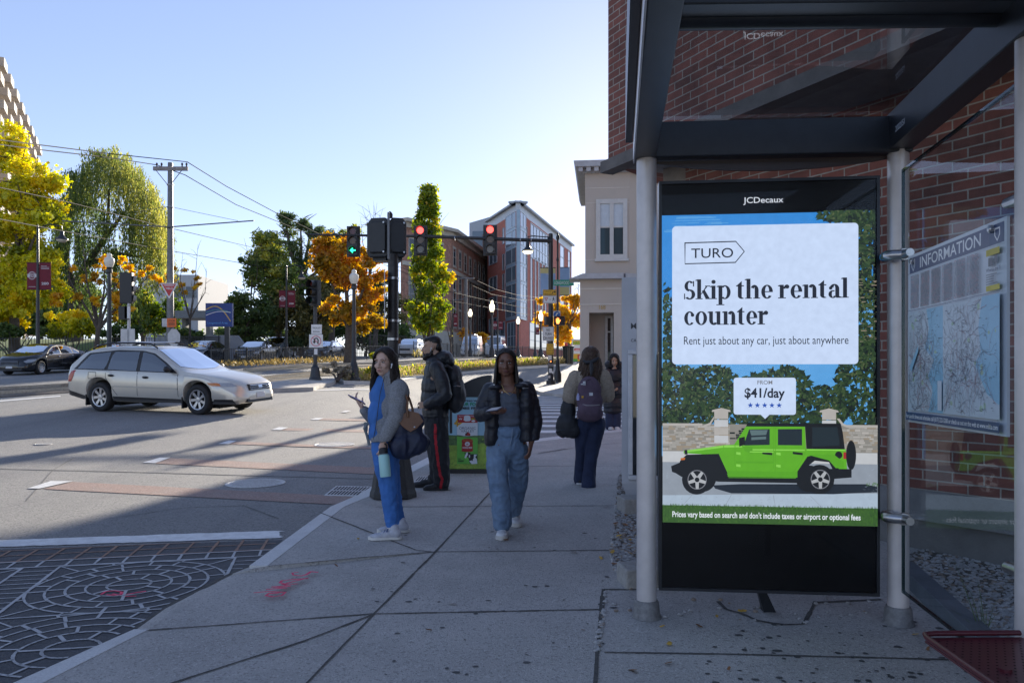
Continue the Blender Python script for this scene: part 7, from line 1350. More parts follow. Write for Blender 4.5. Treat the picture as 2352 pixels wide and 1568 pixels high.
tree(480, 130, scatter(490, 695, 55, 14, 18, 14, .55, .2), 3000, .3, LC, 'distant yellow green tree line behind the blue sign', .3, 'far_tree'); tree(330, 95, scatter(340, 720, 70, 45, 34, 22, .3, .2), 10000, .22, LC, 'sunlit tree mass far behind the willow', .3, 'far_tree'); tree(90, 90, scatter(100, 710, 130, 65, 46, 26, .25, .2), 15000, .24, LG_, 'darker tree mass far behind the yellow maple', .3, 'far_tree'); tree(840, 110, scatter(860, 770, 80, 26, 26, 22, .1, .1)+scatter(840, 735, 60, 30, 12, 22, .15, .1), 8000, .24, LG_, 'dark shaded shrubs at the foot of the orange maple', .2, 'far_tree')
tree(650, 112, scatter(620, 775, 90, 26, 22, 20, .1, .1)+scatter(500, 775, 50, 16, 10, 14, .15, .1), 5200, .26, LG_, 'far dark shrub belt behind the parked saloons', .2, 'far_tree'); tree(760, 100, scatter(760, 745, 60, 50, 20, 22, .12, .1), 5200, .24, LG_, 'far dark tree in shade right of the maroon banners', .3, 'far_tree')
# plants on the median
def cover(name, px0, px1, pyf, n, hgt, mat, sp, seed):
    r_ = random.Random(seed); P, N, S, A = [], [], [], []
    for _ in range(n):
        px = r_.uniform(px0, px1); v = r_.random(); py = pyf(px, v); p = G(px, py, .07); h = hgt*r_.uniform(.4, 1.2)
        for k in range(sp): a = r_.uniform(0, 6.28); l = r_.random(); P.append((p.x+.25*l*math.cos(a), p.y+.25*l*math.sin(a), p.z+h*l)); q = V((math.cos(a), math.sin(a), .5)).normalized(); N.append(tuple(q)); S.append(h*.22*r_.uniform(.6, 1.3)); A.append(min(1, max(0, r_.gauss(.55, .25))))
    return stuff(leaf_mesh(name, np.array(P), np.array(N), np.array(S), np.array(A), mat, None, .35, np.tile([0, 0, 1.], (len(P), 1))))
lo = lambda px: np.interp(px, [790, 868, 928, 985, 1100, 1200, 1308], [872, 874.5, 869, 859, 849, 840.6, 833.8]); hi = lambda px: np.interp(px, [772, 800, 900, 990, 1100, 1200, 1322], [866.2, 862.6, 853.6, 845.5, 839.5, 833.5, 831.3])
cover('median_plants', 790, 1300, lambda px, v: lo(px)+(hi(px)-lo(px))*v, 2600, .34, LEAF('plant_straw', [(0, (.22, .18, .06)), (.5, (.48, .38, .15)), (1, (.62, .50, .28))], .4), 8, 21); cover('median_flowers', 800, 1240, lambda px, v: lo(px)+(hi(px)-lo(px))*v, 500, .42, LC, 7, 22)
bush(868, 36, scatter(868, 835, 26, 26, 14, 8, .7, .15), 1500, .06, LC, 'bright yellow green shrub behind the woman in blue', 'shrub'); bush(775, 34, scatter(775, 850, 34, 14, 14, 8, .55, .2), 1500, .06, LEAF('plant_grey', [(0, (.14, .13, .09)), (1, (.42, .36, .28))], .3), 'pale dry grass clump between trolley signal and globe lamp', 'dry_grass_clump')
cover('verge_grass', 500, 800, lambda px, v: 838-(px-500)*.04+v*5, 900, .3, LEAF('verge_leaf', [(0, (.14, .12, .05)), (.5, (.30, .23, .09)), (1, (.42, .28, .10))], .4), 5, 23)
cover('verge_grass', 950, 1290, lambda px, v: 815-(px-950)*.012+v*4, 700, .6, LEAF('verge_far', [(0, (.20, .18, .05)), (.5, (.48, .40, .10)), (1, (.55, .44, .22))], .4), 5, 24)
# ------------------------------------------------------------------ people
def fuse(U, name, mats, par, vox=.01, smooth=4, amp=0.0, freq=9.0, stretch=(1, 1, .35), pick=None, extra=None, cut=()):
    """join overlapping limbs into one continuous skin, with cloth folds if amp > 0"""
    me = bpy.data.meshes.new('f'); me.from_pydata(U.v, [], U.f); me.update(); o = bpy.data.objects.new('f', me); COL.objects.link(o)
    m = o.modifiers.new('r', 'REMESH'); m.mode = 'VOXEL'; m.voxel_size = vox; m.adaptivity = 0
    s_ = o.modifiers.new('s', 'SMOOTH'); s_.factor = .5; s_.iterations = smooth
    e = bpy.data.meshes.new_from_object(o.evaluated_get(bpy.context.evaluated_depsgraph_get())); bpy.data.objects.remove(o); bpy.data.meshes.remove(me)
    n = len(e.vertices); co = np.empty(n*3, np.float32); e.vertices.foreach_get('co', co); co = co.reshape(-1, 3)
    if amp:
        no = np.empty(n*3, np.float32); e.vertices.foreach_get('normal', no); no = no.reshape(-1, 3)
        for i in range(n):
            p = co[i]; q = V((p[0]*freq*stretch[0], p[1]*freq*stretch[1], p[2]*freq*stretch[2])); w_ = noise.noise(q+V((noise.noise(q*.7)*1.5, 0, 0))); w2 = noise.noise(q*2.7); co[i] += no[i]*amp*((1-abs(w_)*2.4)+.45*w2)
    for p_, n_ in cut:          # straight hems: nothing hangs past this plane
        n_ = np.array(V(n_).normalized()); e_ = np.maximum(0, (co-np.array(V(p_))) @ n_)[:, None]; co = co-n_*e_
    B = MB(); B.v = [tuple(map(float, c)) for c in co]; B.f = [tuple(p.vertices) for p in e.polygons]; B.at = [0.0]*len(B.f)
    B.mi = [pick(*p.center) if pick else 0 for p in e.polygons] if pick else [0]*len(B.f)
    if extra:
        k0 = len(mats); 
        for X_, m_ in extra: B.cur = len(mats); mats = list(mats)+[m_]; B.add(X_.v, X_.f)
    bpy.data.meshes.remove(e); return B.build(name, mats, par, 'all')
def chain(U, P, Rr, n=14):
    for i in range(len(P)-1): U.cap(P[i], P[i+1], Rr[i], Rr[i+1], n)
def basis(f, up=(0, 0, 1)): f = V(f).normalized(); r = f.cross(V(up)).normalized(); return f, r, r.cross(f).normalized()
def head(U, c, f, s=1.0, up=(0, 0, 1), tone='light', jaw=1.0):
    """skin volumes of a head, and the painted pieces of its face"""
    f, r, u = basis(f, up); c = V(c); at = lambda a, b_, h: c+(r*a+f*b_+u*h)*s; ax = (r, f, u); e = lambda a, b_, h, R3: U.ell(at(a, b_, h), tuple(k*s for k in R3), ax, 18, 12)
    e(0, -.012, .035, (.073, .092, .083)); e(0, .022, -.025, (.062*jaw, .066, .082)); e(0, .050, -.083, (.030*jaw, .030, .026)); e(.040*jaw, .012, -.062, (.022, .045, .028)); e(-.040*jaw, .012, -.062, (.022, .045, .028))
    for k in (-1, 1): e(.034*k, .060, -.026, (.024, .022, .022)); e(.030*k, .070, .026, (.026, .015, .010)); e(k*.074, -.005, -.005, (.010, .020, .030)); e(k*.013, .092, -.036, (.010, .011, .009))
    U.cap(at(0, .080, .018), at(0, .106, -.032), .009*s, .0135*s); e(0, .083, -.062, (.024, .012, .014))
    X = {k: MB() for k in ('white', 'iris', 'brow', 'lip')}
    for k in (-1, 1):
        X['white'].ell(at(.031*k, .0785, .003), (.0128*s, .0065*s, .0048*s), ax, 12, 8); X['iris'].ell(at(.031*k, .0826, .003), (.0056*s, .003*s, .0050*s), ax, 12, 8)
        X['brow'].tube([at(.014*k, .0905, .0245), at(.030*k, .0885, .0275), at(.050*k, .070, .0225)], [.0026*s, .0032*s, .0014*s], 6); X['brow'].tube([at(.017*k, .085, .0085), at(.031*k, .0865, .0125), at(.046*k, .0745, .007)], [.0018*s, .0024*s, .0014*s], 5)
    X['lip'].ell(at(0, .0905, -.0585), (.0215*s, .0075*s, .0045*s), ax, 12, 7); X['lip'].ell(at(0, .0895, -.0672), (.0175*s, .0085*s, .0060*s), ax, 12, 7)
    lips = {'light': (.42, .17, .15), 'dark': (.15, .055, .05), 'mid': (.32, .14, .12)}[tone]
    return [(X['white'], M('eye_white', (.62, .60, .58), .25, var=.03)), (X['iris'], M('eye_iris', (.03, .025, .02), .15)), (X['brow'], M('brow_dark', (.018, .013, .011), .8)), (X['lip'], M('lip_'+tone, lips, .45, var=.1, ns=60))], at
def hand(U, w_, d, n_, side, s=1.0, curl=(.35, .4, .45, .5), thumb=.5, spread=0.0):
    d, n_ = V(d).normalized(), V(n_).normalized(); s_ = d.cross(n_).normalized()*side; w_ = V(w_); U.ell(w_+d*.048*s, (.052*s, .039*s, .016*s), (d, s_, n_), 12, 8); U.cap(w_-d*.01, w_+d*.03*s, .023*s, .021*s, 10)
    for i in range(4):
        p = w_+(d*.088+s_*(.029-.0193*i))*s; q = (d+s_*(.10-.07*i)*(1+spread)).normalized(); L_ = (.070, .078, .072, .056)[i]*s; a = curl[i]*.6
        for k, (fr, r0, r1) in enumerate(((.46, .0088, .0080), (.30, .0080, .0072), (.24, .0072, .0058))):
            q = (q*math.cos(a)+n_*math.sin(a)).normalized() if k == 0 else (q*math.cos(a)+(n_-q*n_.dot(q)).normalized()*math.sin(a)).normalized(); e = p+q*L_*fr; U.cap(p, e, r0*s, r1*s, 8); p = e; a = curl[i]
    p = w_+(d*.022+s_*.030)*s; q = (s_*(.75-.35*thumb)+d*.65+n_*(.25+thumb*.5)).normalized(); e = p+q*.042*s; U.cap(p, e, .0125*s, .0105*s, 8); q2 = (q+d*.5+n_*thumb*.3-s_*.35).normalized(); U.cap(e, e+q2*.034*s, .0100*s, .0080*s, 8)
def hair(par, c, f, s, n, ln, mat, phi0=50, spread=.35, up=(0, 0, 1), seed=1, vol=1.08, front_len=None, wave=0.0, name='hair', part=0.0, rad=.0040):
    f, r, u = basis(f, up); c = V(c)+u*.025*s-f*.008*s; rg = random.Random(seed); RR = (.080*s*vol, .100*s*vol, .092*s*vol); b = MB()
    E_ = lambda dv: (r*dv.x*RR[0]+f*dv.y*RR[1]+u*dv.z*RR[2])
    for i in range(n):
        sd = -1 if i % 2 else 1; ph = R(rg.uniform(phi0, 180)); t = rg.uniform(-1, 1)*.9; pa = R(46-106*rg.random()**1.0); p0 = V((part+.02*sd, math.sin(pa), math.cos(pa))).normalized()
        el = R(rg.uniform(-22, 2)); p1 = V((sd*math.sin(ph)*math.cos(el), math.cos(ph)*math.cos(el), math.sin(el))); P = []; rr_ = rg.uniform(.97, 1.06)
        if pa > R(20) and ph > R(130): p0 = V((part+.02*sd, .0, 1)).normalized()
        for k in range(6):
            q = k/5; v = p0.lerp(p1, q).normalized(); P.append(c+E_(v)*(rr_+.05*math.sin(q*3)))
        L_ = (ln if (ph > R(95) or front_len is None) else front_len)*rg.uniform(.78, 1.08)*s; o = E_(V((p1.x, p1.y, 0))).normalized(); st = P[-1]; a = rg.uniform(0, 6.28); sp_ = spread*rg.uniform(.5, 1.2)
        for k in range(1, 8):
            q = k/7; w_ = wave*math.sin(a+q*9)*s; P.append(st-V((0, 0, 1))*L_*q+o*(sp_*L_*(q-.35*q*q))+r*w_+f*wave*math.cos(a+q*8)*s)
        r0 = rad*s*rg.uniform(.6, 1.3); b.a = .1; b.tube(P, [r0]*6+[r0*1.1]*4+[r0*.9, r0*.6, r0*.25], 4, False)
    return b.build(name, mat, par, 'all')
HAIRD = M('hair_dark', (.022, .014, .011), .42, var=.45, ns=40, spec=.4); HAIRB = M('hair_brown', (.075, .042, .025), .45, var=.5, ns=40, spec=.4); HAIRK = M('hair_black', (.012, .009, .009), .38, var=.4, ns=40, spec=.4)
SKL = M('skin_light', (.60, .39, .30), .5, var=.07, ns=18); SKD = M('skin_deep', (.18, .085, .055), .45, var=.12, ns=18); SKM = M('skin_mid', (.46, .29, .205), .5, var=.09, ns=18)
DENIM = M('denim_blue', (.14, .215, .33), .85, var=.28, ns=9, bump=.3, bs=350, dirt=(.24, .32, .42), ds=4); DENIMD = M('denim_dark', (.022, .032, .075), .85, var=.25, ns=9, bump=.3, bs=350); SHW = M('shoe_white', (.62, .62, .63), .55, var=.1, ns=20); SHG = M('shoe_grey', (.46, .46, .50), .6, var=.15, ns=30); SHK = M('shoe_black', (.018, .018, .02), .6, var=.3)
NYL = M('nylon_black', (.016, .018, .023), .45, var=.35, ns=8, bump=.35, bs=25); NYL2 = M('nylon_black_matt', (.02, .021, .025), .6, var=.3, ns=8, bump=.2, bs=40); PHN = M('phone_dark', (.02, .02, .025), .15, var=.1)
def shoe(par, heel, toe, h, w_, up_mat, sole_mat, lace=None, n=1):
    """a trainer from heel to toe: rounded upper on a thick sole"""
    heel, toe = V(heel), V(toe); d = (toe-heel); L_ = d.length; d.normalize(); s_ = V((-d.y, d.x, 0)).normalized(); u = d.cross(s_)*-1; u = u if u.z > 0 else -u
    U = MB(); p = lambda a, b_, z: heel+d*L_*a+s_*b_+u*z
    U.ell(p(.20, 0, h*.55), (L_*.20, w_*.46, h*.55), (d, s_, u)); U.ell(p(.45, 0, h*.42), (L_*.28, w_*.46, h*.42), (d, s_, u)); U.ell(p(.72, 0, h*.30), (L_*.27, w_*.5, h*.30), (d, s_, u)); U.cap(p(.20, 0, h*.6), p(.22, 0, h*1.05), w_*.42, w_*.38)
    o = fuse(U, 'shoe', [up_mat], par, .007, 3)
    b = MB(); out = [(-.02, .0), (-.005, .15), (.02, .27), (.07, .35), (.15, .40), (.25, .395), (.35, .38), (.48, .41), (.60, .46), (.72, .495), (.82, .49), (.90, .43), (.96, .33), (1.01, .18), (1.03, 0)]; P = out+[(a, -c) for a, c in out[-2:0:-1]]; k = len(P)
    b.add([p(a, c*w_*1.04, 0) for a, c in P]+[p(a, c*w_*1.06, h*.24+(.01 if a > .9 else 0)) for a, c in P], [tuple(range(k-1, -1, -1)), tuple(range(k, 2*k))]+[(i, (i+1) % k, k+(i+1) % k, k+i) for i in range(k)]); b.build('sole', sole_mat, o, True)
    if lace:
        b = MB()
        for i in range(4): a = .42+.09*i; z = h*(.92-.13*i); b.tube([p(a, -w_*.3, z-.012), p(a, 0, z+.006), p(a+.03, w_*.3, z-.012)], .005, 5)
        b.build('lace', lace, o, True)
    return o
# --- woman in blue scrubs with a phone, seen from her left side
d = 6.69; q = lambda px, py, dy=0.0: PT(px, py, d+dy); zq_ = lambda x, y, dy=0.0: q(764.4+.3375*x, 735+.3375*y, dy)
t = thing('person', G(890, 1237), 'woman in blue scrubs and grey fleece holding a phone and a mint bottle', 'person'); hc = zq_(352, 290, .02); fd = (-.36, -.93, -.02)
U = MB(); ex, at = head(U, hc, fd, 1.0, tone='light', jaw=.95); U.cap(zq_(372, 360, .03), zq_(385, 455, .04), .052, .060)
U.ell(zq_(385, 560, .06), (.12, .10, .17)); chain(U, [zq_(440, 460, -.08), zq_(425, 640, -.12), zq_(350, 815, -.13)], [.045, .036, .024]); hand(U, zq_(345, 825, -.13), (-.12, -.1, -1), (-.5, .9, 0), 1, .95, (.9, .95, 1.0, 1.0), .8)
chain(U, [zq_(360, 470, .22), zq_(255, 660, .26), zq_(205, 600, .20)], [.042, .034, .022]); hand(U, zq_(205, 598, .20), (-.55, -.15, .75), (.45, .2, .5), -1, .95, (.5, .55, .6, .6), .8)
chain(U, [zq_(350, 850, .02), zq_(375, 1100, 0), zq_(398, 1400, -.03)], [.09, .06, .036]); chain(U, [zq_(365, 850, .14), zq_(405, 1100, .2), zq_(452, 1390, .24)], [.09, .06, .036])
body = fuse(U, 'body', [SKL], t, .0052, 3, extra=ex)
b = MB(); e_ = at(.079, -.004, -.012); 
for k in (-1, 1): pass
b.ell(zq_(402, 303, -.075), (.008, .010, .010)); b.cap(zq_(402, 305, -.078), zq_(397, 325, -.080), .005, .004); b.build('earbud', SHW, t, 'all')
hair(t, hc, fd, 1.0, 1050, .30, HAIRD, 64, .16, seed=4, front_len=.24, wave=.006, part=-.12)
SCR_ = M('scrub_blue', (.05, .165, .46), .85, var=.16, ns=6, bump=.15, bs=60)
U = MB(); U.ell(zq_(345, 520, .08), (.115, .13, .14)); U.ell(zq_(325, 640, .06), (.105, .125, .16)); U.ell(zq_(325, 760, .05), (.10, .12, .13)); U.cap(zq_(352, 430, .05), zq_(340, 500, .05), .075, .10); fuse(U, 'scrub_top', [SCR_], t, .009, 4, .007, 10, (1, 1, .5))
U = MB(); U.ell(zq_(350, 850, .07), (.102, .13, .13)); U.ell(zq_(345, 800, .07), (.098, .12, .10))
chain(U, [zq_(348, 870, .0), zq_(352, 960, -.01), zq_(378, 1110, -.01), zq_(392, 1250, -.02), zq_(400, 1375, -.03)], [.098, .090, .074, .062, .046]); chain(U, [zq_(365, 870, .14), zq_(380, 970, .16), zq_(405, 1110, .19), zq_(425, 1250, .21), zq_(450, 1365, .23)], [.098, .086, .068, .056, .044]); fuse(U, 'scrub_trousers', [SCR_], t, .008, 3, .008, 14, (1, 1, .8))
FLC = M('fleece_grey', (.27, .275, .29), .95, var=.35, ns=110, bump=.6, bs=220)
U = MB(); U.ell(zq_(430, 500, .08), (.110, .175, .13)); U.ell(zq_(405, 600, .07), (.112, .165, .17)); U.ell(zq_(372, 730, .05), (.115, .15, .14)); U.ell(zq_(350, 800, .05), (.112, .148, .10)); U.cap(zq_(392, 385, .02), zq_(402, 450, .03), .066, .085)
chain(U, [zq_(450, 470, -.09), zq_(440, 560, -.12), zq_(432, 650, -.14), zq_(385, 740, -.145), zq_(352, 812, -.14)], [.075, .072, .062, .054, .046]); chain(U, [zq_(370, 480, .22), zq_(300, 600, .28), zq_(262, 655, .27), zq_(215, 612, .21)], [.07, .06, .054, .042])
fuse(U, 'fleece_jacket', [FLC], t, .008, 3, .006, 10, (1, 1, .6), cut=[(zq_(320, 822), (.1, 0, -1))])
b = MB(); P = [zq_(x, y, dy) for x, y, dy in ((352, 385, -.05), (340, 430, -.065), (322, 500, -.105), (308, 600, -.105), (297, 700, -.09), (276, 812, -.055))]
b.tube(P, .003, 6); b.build('zip', M('zip_dark', (.03, .03, .035), .5), t, True)
for hx, tx, dy in (((468, 1490), (252, 1490), -.05), ((520, 1440), (400, 1452), .22)):
    hl = zq_(hx[0], hx[1], dy); tl = zq_(tx[0], tx[1], dy-.02); z_ = g(hl.x, hl.y); hl.z = z_+.004; tl.z = g(tl.x, tl.y)+.004; tl = hl+(tl-hl).normalized()*.265; shoe(t, hl, tl, .085, .095, SHG, M('sole_offwhite', (.66, .64, .60), .6), M('lace_blue', (.06, .09, .20), .7))
U = MB(); U.cap(zq_(398, 1395, -.03), zq_(400, 1440, -.03), .034, .04); U.cap(zq_(452, 1380, .23), zq_(455, 1425, .23), .034, .04); fuse(U, 'sock', [SHW], t, .008, 2)
b = MB(); pb_ = [(.0, 0), (.040, .0), (.044, .012), (.044, .165), (.040, .178), (.030, .182)]; bt = zq_(360, 1066, -.17); axb = (zq_(345, 900, -.15)-bt).normalized(); b.lathe(bt, pb_, 22, axis=axb); bo = b.build('water_bottle', M('mint_enamel', (.38, .66, .63), .4, var=.06), None, True); tag(bo, 'mint green water bottle with black lid hanging from the hand of the woman in blue', 'bottle')
b = MB(); b.lathe(bt+axb*.180, [(.031, 0), (.034, .008)], 20, axis=axb); b.build('collar', STEEL, bo, True); b = MB(); b.lathe(bt+axb*.188, [(.036, 0), (.036, .035), (.030, .045), (.02, .048)], 20, axis=axb); b.build('lid', SHK, bo, True); b = MB(); q0 = bt+axb*.23; b.tube([q0+V((-.03, 0, 0)), q0+axb*.03+V((-.028, 0, 0)), q0+axb*.045, q0+axb*.03+V((.028, 0, 0)), q0+V((.03, 0, 0))], .006, 6); b.build('handle', SHK, bo, True)
c0 = zq_(163, 540, .16); Fp = Fr(c0, V((.75, .15, -.38)), V((-.15, -.9, .35))); b = MB(); b.fbox(Fp, -.072, -.036, .072, .036, -.005, .004); ph = b.build('phone', [M('phone_lilac', (.40, .33, .55), .35)], None, bev=.004); tag(ph, 'lilac cased phone held up by the woman in blue scrubs', 'phone'); b = MB(); b.rect(Fp, -.068, -.033, .068, .033, .0045); b.build('screen', PHN, ph)
b = MB(); b.box(zq_(225, 725, .02), (.03, .02, .075)); b.tube([zq_(238, 700, .02), zq_(215, 735, .0), zq_(235, 790, .02), zq_(248, 850, .03)], .012, 6); b.build('badge_reel', M('badge_pale', (.16, .18, .19), .5), t)
NAVY = M('tote_navy', (.010, .016, .045), .55, var=.25, ns=8, bump=.3, bs=30)
tb = thing('tote_bag', zq_(520, 925, -.1), 'navy blue tote bag with brown leather flap on the arm of the woman in blue', 'handbag')
U = MB(); 
for (x, y, dy, R3) in ((520, 840, -.08, (.165, .07, .115)), (470, 860, -.10, (.10, .07, .11)), (580, 835, -.04, (.10, .07, .08)), (520, 740, -.08, (.105, .05, .13)), (560, 690, -.04, (.075, .045, .07)), (455, 740, -.10, (.07, .045, .11))): U.ell(zq_(x, y, dy), R3)
fuse(U, 'bag_body', [NAVY], tb, .009, 5, .010, 9, (1, 1, .5))
LEA = M('leather_brown', (.17, .075, .03), .5, var=.2, ns=14); Ff = Fr(zq_(532, 690, -.165), (1, .05, 0), (0, .28, 1)); b = MB(); b.fext(Ff, [(-.098, .045), (-.105, .0), (-.05, -.055), (.0, -.085), (.05, -.055), (.10, .0), (.06, .07), (-.02, .09)], -.006, .004); b.build('flap', LEA, tb, bev=.003); b = MB(); b.lathe(Ff.p(.03, -.045, .004), [(.007, 0), (.006, .004), (0, .005)], 10, axis=Ff.n); b.build('stud', STEEL, tb)
for x0, x1, dy in ((500, 512, -.16), (515, 548, -.05)): b = MB(); b.tube([zq_(x1, 660, dy), zq_(x1-6, 600, dy), zq_(x0+10, 545, dy+.02), zq_(x0-25, 470, dy+.03), zq_(x0-70, 432, dy+.08)], [.011, .010, .010, .010, .009], 7); b.build('strap', LEA, tb, True)
# --- woman walking towards the camera
d = 6.72; t = thing('person', G(1160, 1232), 'woman in open black puffer jacket and blue jeans walking with a phone', 'person'); hc = zq_(1180, 292, .0); fd = (-.04, -1, -.06)
U = MB(); ex, at = head(U, hc, fd, 1.0, tone='dark', jaw=1.06); U.cap(zq_(1187, 365, .03), zq_(1195, 460, .05), .054, .062); U.ell(zq_(1195, 480, .05), (.15, .085, .07)); U.ell(zq_(1195, 600, .05), (.10, .08, .13))
chain(U, [zq_(1070, 490, .06), zq_(1008, 640, .03), zq_(1075, 622, -.14)], [.045, .036, .025]); hand(U, zq_(1078, 620, -.15), (.75, -.55, -.12), (.1, .1, .9), -1, .95, (.65, .7, .75, .75), .7)
chain(U, [zq_(1325, 490, .06), zq_(1375, 690, .05), zq_(1352, 825, .0)], [.045, .036, .025]); hand(U, zq_(1350, 832, .0), (-.16, -.05, -1), (-.8, .3, 0), 1, .95, (.3, .4, .5, .55), .3)
chain(U, [zq_(1130, 850, .05), zq_(1120, 1090, 0), zq_(1155, 1380, .02)], [.09, .06, .038]); chain(U, [zq_(1250, 850, .08), zq_(1265, 1090, .25), zq_(1245, 1290, .5)], [.09, .06, .038])
fuse(U, 'body', [SKD], t, .0052, 3, extra=ex); hair(t, hc, fd, 1.0, 1150, .36, HAIRK, 70, .14, vol=.99, seed=8, front_len=.30, part=.05)
TOPG = M('ribbed_grey', (.10, .115, .15), .85, var=.15, ns=20, bump=.25, bs=150)
U = MB(); U.ell(zq_(1195, 540, .05), (.125, .10, .10)); U.ell(zq_(1195, 620, .05), (.122, .105, .14)); U.ell(zq_(1195, 690, .05), (.128, .105, .06)); fuse(U, 'grey_top', [TOPG], t, .008, 4, .004, 12, (.6, .6, 2))
b = MB(); b.tube([zq_(1150, 440, -.04), zq_(1165, 480, -.065), zq_(1205, 510, -.075), zq_(1240, 475, -.065), zq_(1250, 430, -.04)], .0016, 5); b.build('necklace', M('thin_gold', (.6, .42, .15), .3, metal=.9), t, True)
U = MB(); U.ell(zq_(1192, 760, .06), (.135, .115, .08)); U.ell(zq_(1185, 850, .07), (.15, .125, .13)); chain(U, [zq_(1128, 880, .05), zq_(1118, 990, .02), zq_(1128, 1100, -.01), zq_(1145, 1250, .0), zq_(1153, 1378, .02)], [.098, .090, .080, .078, .078]); chain(U, [zq_(1248, 880, .08), zq_(1262, 990, .14), zq_(1262, 1110, .24), zq_(1240, 1220, .40), zq_(1232, 1290, .50)], [.098, .086, .078, .070, .066])
fuse(U, 'jeans', [DENIM], t, .008, 2, .0075, 15, (1, 1, .8))
b = MB(); b.tube([zq_(1222, 735, -.085), zq_(1218, 800, -.10), zq_(1205, 850, -.10)], .0022, 6); b.build('fly_seam', M('denim_seam', (.30, .36, .44), .8), t)
U = MB()
for (x, y, dy, R3) in ((1100, 560, .05, (.068, .125, .17)), (1090, 690, .06, (.068, .125, .17)), (1085, 790, .06, (.068, .12, .13)), (1318, 560, .06, (.075, .135, .17)), (1322, 690, .06, (.075, .135, .17)), (1322, 790, .06, (.074, .13, .13)), (1195, 620, .16, (.20, .06, .34)), (1195, 470, .10, (.17, .07, .06))): U.ell(zq_(x, y, dy), R3)
chain(U, [zq_(1072, 478, .06), zq_(1035, 560, .05), zq_(1008, 640, .02), zq_(1062, 628, -.12)], [.070, .070, .064, .048]); chain(U, [zq_(1318, 470, .06), zq_(1352, 570, .06), zq_(1375, 690, .04), zq_(1362, 815, .0)], [.071, .070, .066, .052]); U.ell(zq_(1112, 455, -.01), (.058, .07, .024)); U.ell(zq_(1282, 446, -.01), (.058, .07, .024)); U.cap(zq_(1125, 430, .10), zq_(1268, 425, .10), .042, .042)
PUF = M('puffer_black', (.014, .015, .022), .5, var=.35, ns=9, bump=.3, bs=26)
pj = fuse(U, 'puffer_jacket', [PUF], t, .008, 3, .0042, 9, (.6, .6, 1.9), cut=[(zq_(1200, 838), (.12, 0, -1))])
b = MB()
for x, y, dy in ((1098, 440, -.062), (1152, 492, -.10)): b.lathe(zq_(x, y, dy), [(.007, 0), (.006, .004), (0, .005)], 10, axis=(0, -1, 0))
b.build('press_stud', STEEL, t); b = MB(); Ft_ = Fr(zq_(1288, 468, -.125), (1, .1, 0)); b.ftext(Ft_, 'w~~', 0, 0, .028, 0, 'l', .01); b.build('chest_mark', M('mark_grey', (.30, .30, .32), .6), t)
for hx, tx, dyh, dyt in (((1160, 1455), (1145, 1488), .12, -.14), ((1245, 1368), (1250, 1385), .62, .42)):
    hl, tl = zq_(hx[0], hx[1], dyh), zq_(tx[0], tx[1], dyt); hl.z = g(hl.x, hl.y)+.004; tl.z = g(tl.x, tl.y)+.004; tl = hl+(tl-hl).normalized()*.25; shoe(t, hl, tl, .10, .10, SHW, M('sole_cream', (.60, .58, .54), .6), M('lace_white', (.7, .7, .7), .7))
c0 = zq_(1098, 606, -.215); Fp = Fr(c0, V((.62, -.72, .10)), V((.7, .6, .35))); b = MB(); b.fbox(Fp, -.07, -.035, .07, .035, -.005, .004); ph = b.build('phone', [M('phone_silver', (.12, .12, .17), .3)], None, bev=.004); tag(ph, 'pale phone in the hand of the woman in the puffer jacket', 'phone'); b = MB(); b.rect(Fp, -.066, -.032, .066, .032, .0045); b.build('screen', E('phone_glow', (.2, .25, .4), .25), ph)
# --- bearded man with a backpack
d = 9.18; zm = lambda x, y, dy=0.0: PT(940.8+.2475*x, 758.5+.2475*y, d+dy); t = thing('person', G(1000, 1122), 'bearded man in black jacket and red striped trousers looking left', 'person'); hc = zm(208, 160, .0); fd = (-1, -.06, .0)
U = MB(); ex, at = head(U, hc, fd, 1.06, tone='mid', jaw=1.08); U.cap(zm(240, 210, .0), zm(248, 290, .0), .062, .07); U.ell(zm(240, 420), (.13, .19, .2)); chain(U, [zm(255, 350, -.17), zm(300, 470, -.23), zm(330, 600, -.25), zm(250, 650, -.25), zm(195, 682, -.20)], [.045, .04, .036, .03, .028]); hand(U, zm(195, 685, -.2), (-1, .2, -.1), (0, 1, 0), 1, 1, (.4, .4, .4, .4)); chain(U, [zm(245, 350, .17), zm(300, 600, .24), zm(190, 685, .18)], [.045, .036, .028]); hand(U, zm(188, 685, .2), (-1, -.2, -.1), (0, -1, 0), -1, 1, (.4, .4, .4, .4))
chain(U, [zm(240, 820, -.06), zm(275, 1090, -.08), zm(295, 1410, -.08)], [.10, .07, .045]); chain(U, [zm(235, 820, .08), zm(250, 1090, .1), zm(245, 1400, .12)], [.10, .07, .045])
B1 = MB(); f_, r_, u_ = basis(fd); A_ = lambda a, b_, h: hc+(r_*a+f_*b_+u_*h)*1.06
for k in (-1, 1): B1.ell(A_(.042*k, .022, -.085), (.032, .055, .034), (r_, f_, u_)); B1.cap(A_(.066*k, -.004, -.04), A_(.05*k, .02, -.085), .012, .026); B1.cap(A_(.0, .0955, -.050), A_(.026*k, .082, -.078), .0055, .009)
B1.ell(A_(0, .060, -.105), (.046, .046, .042), (r_, f_, u_))
fuse(U, 'body', [SKM], t, .0065, 3, extra=ex)
fuse(B1, 'beard', [HAIRK], t, .006, 3, .0018, 90, (1, 1, 1))
H = MB(); H.ell(A_(0, -.022, .062), (.078, .092, .072), (r_, f_, u_)); H.ell(A_(0, -.062, .010), (.072, .052, .07), (r_, f_, u_)); H.ell(A_(0, .048, .083), (.056, .044, .030), (r_, f_, u_)); fuse(H, 'hair', [HAIRK], t, .007, 3, .0018, 90, (1, 1, 1))
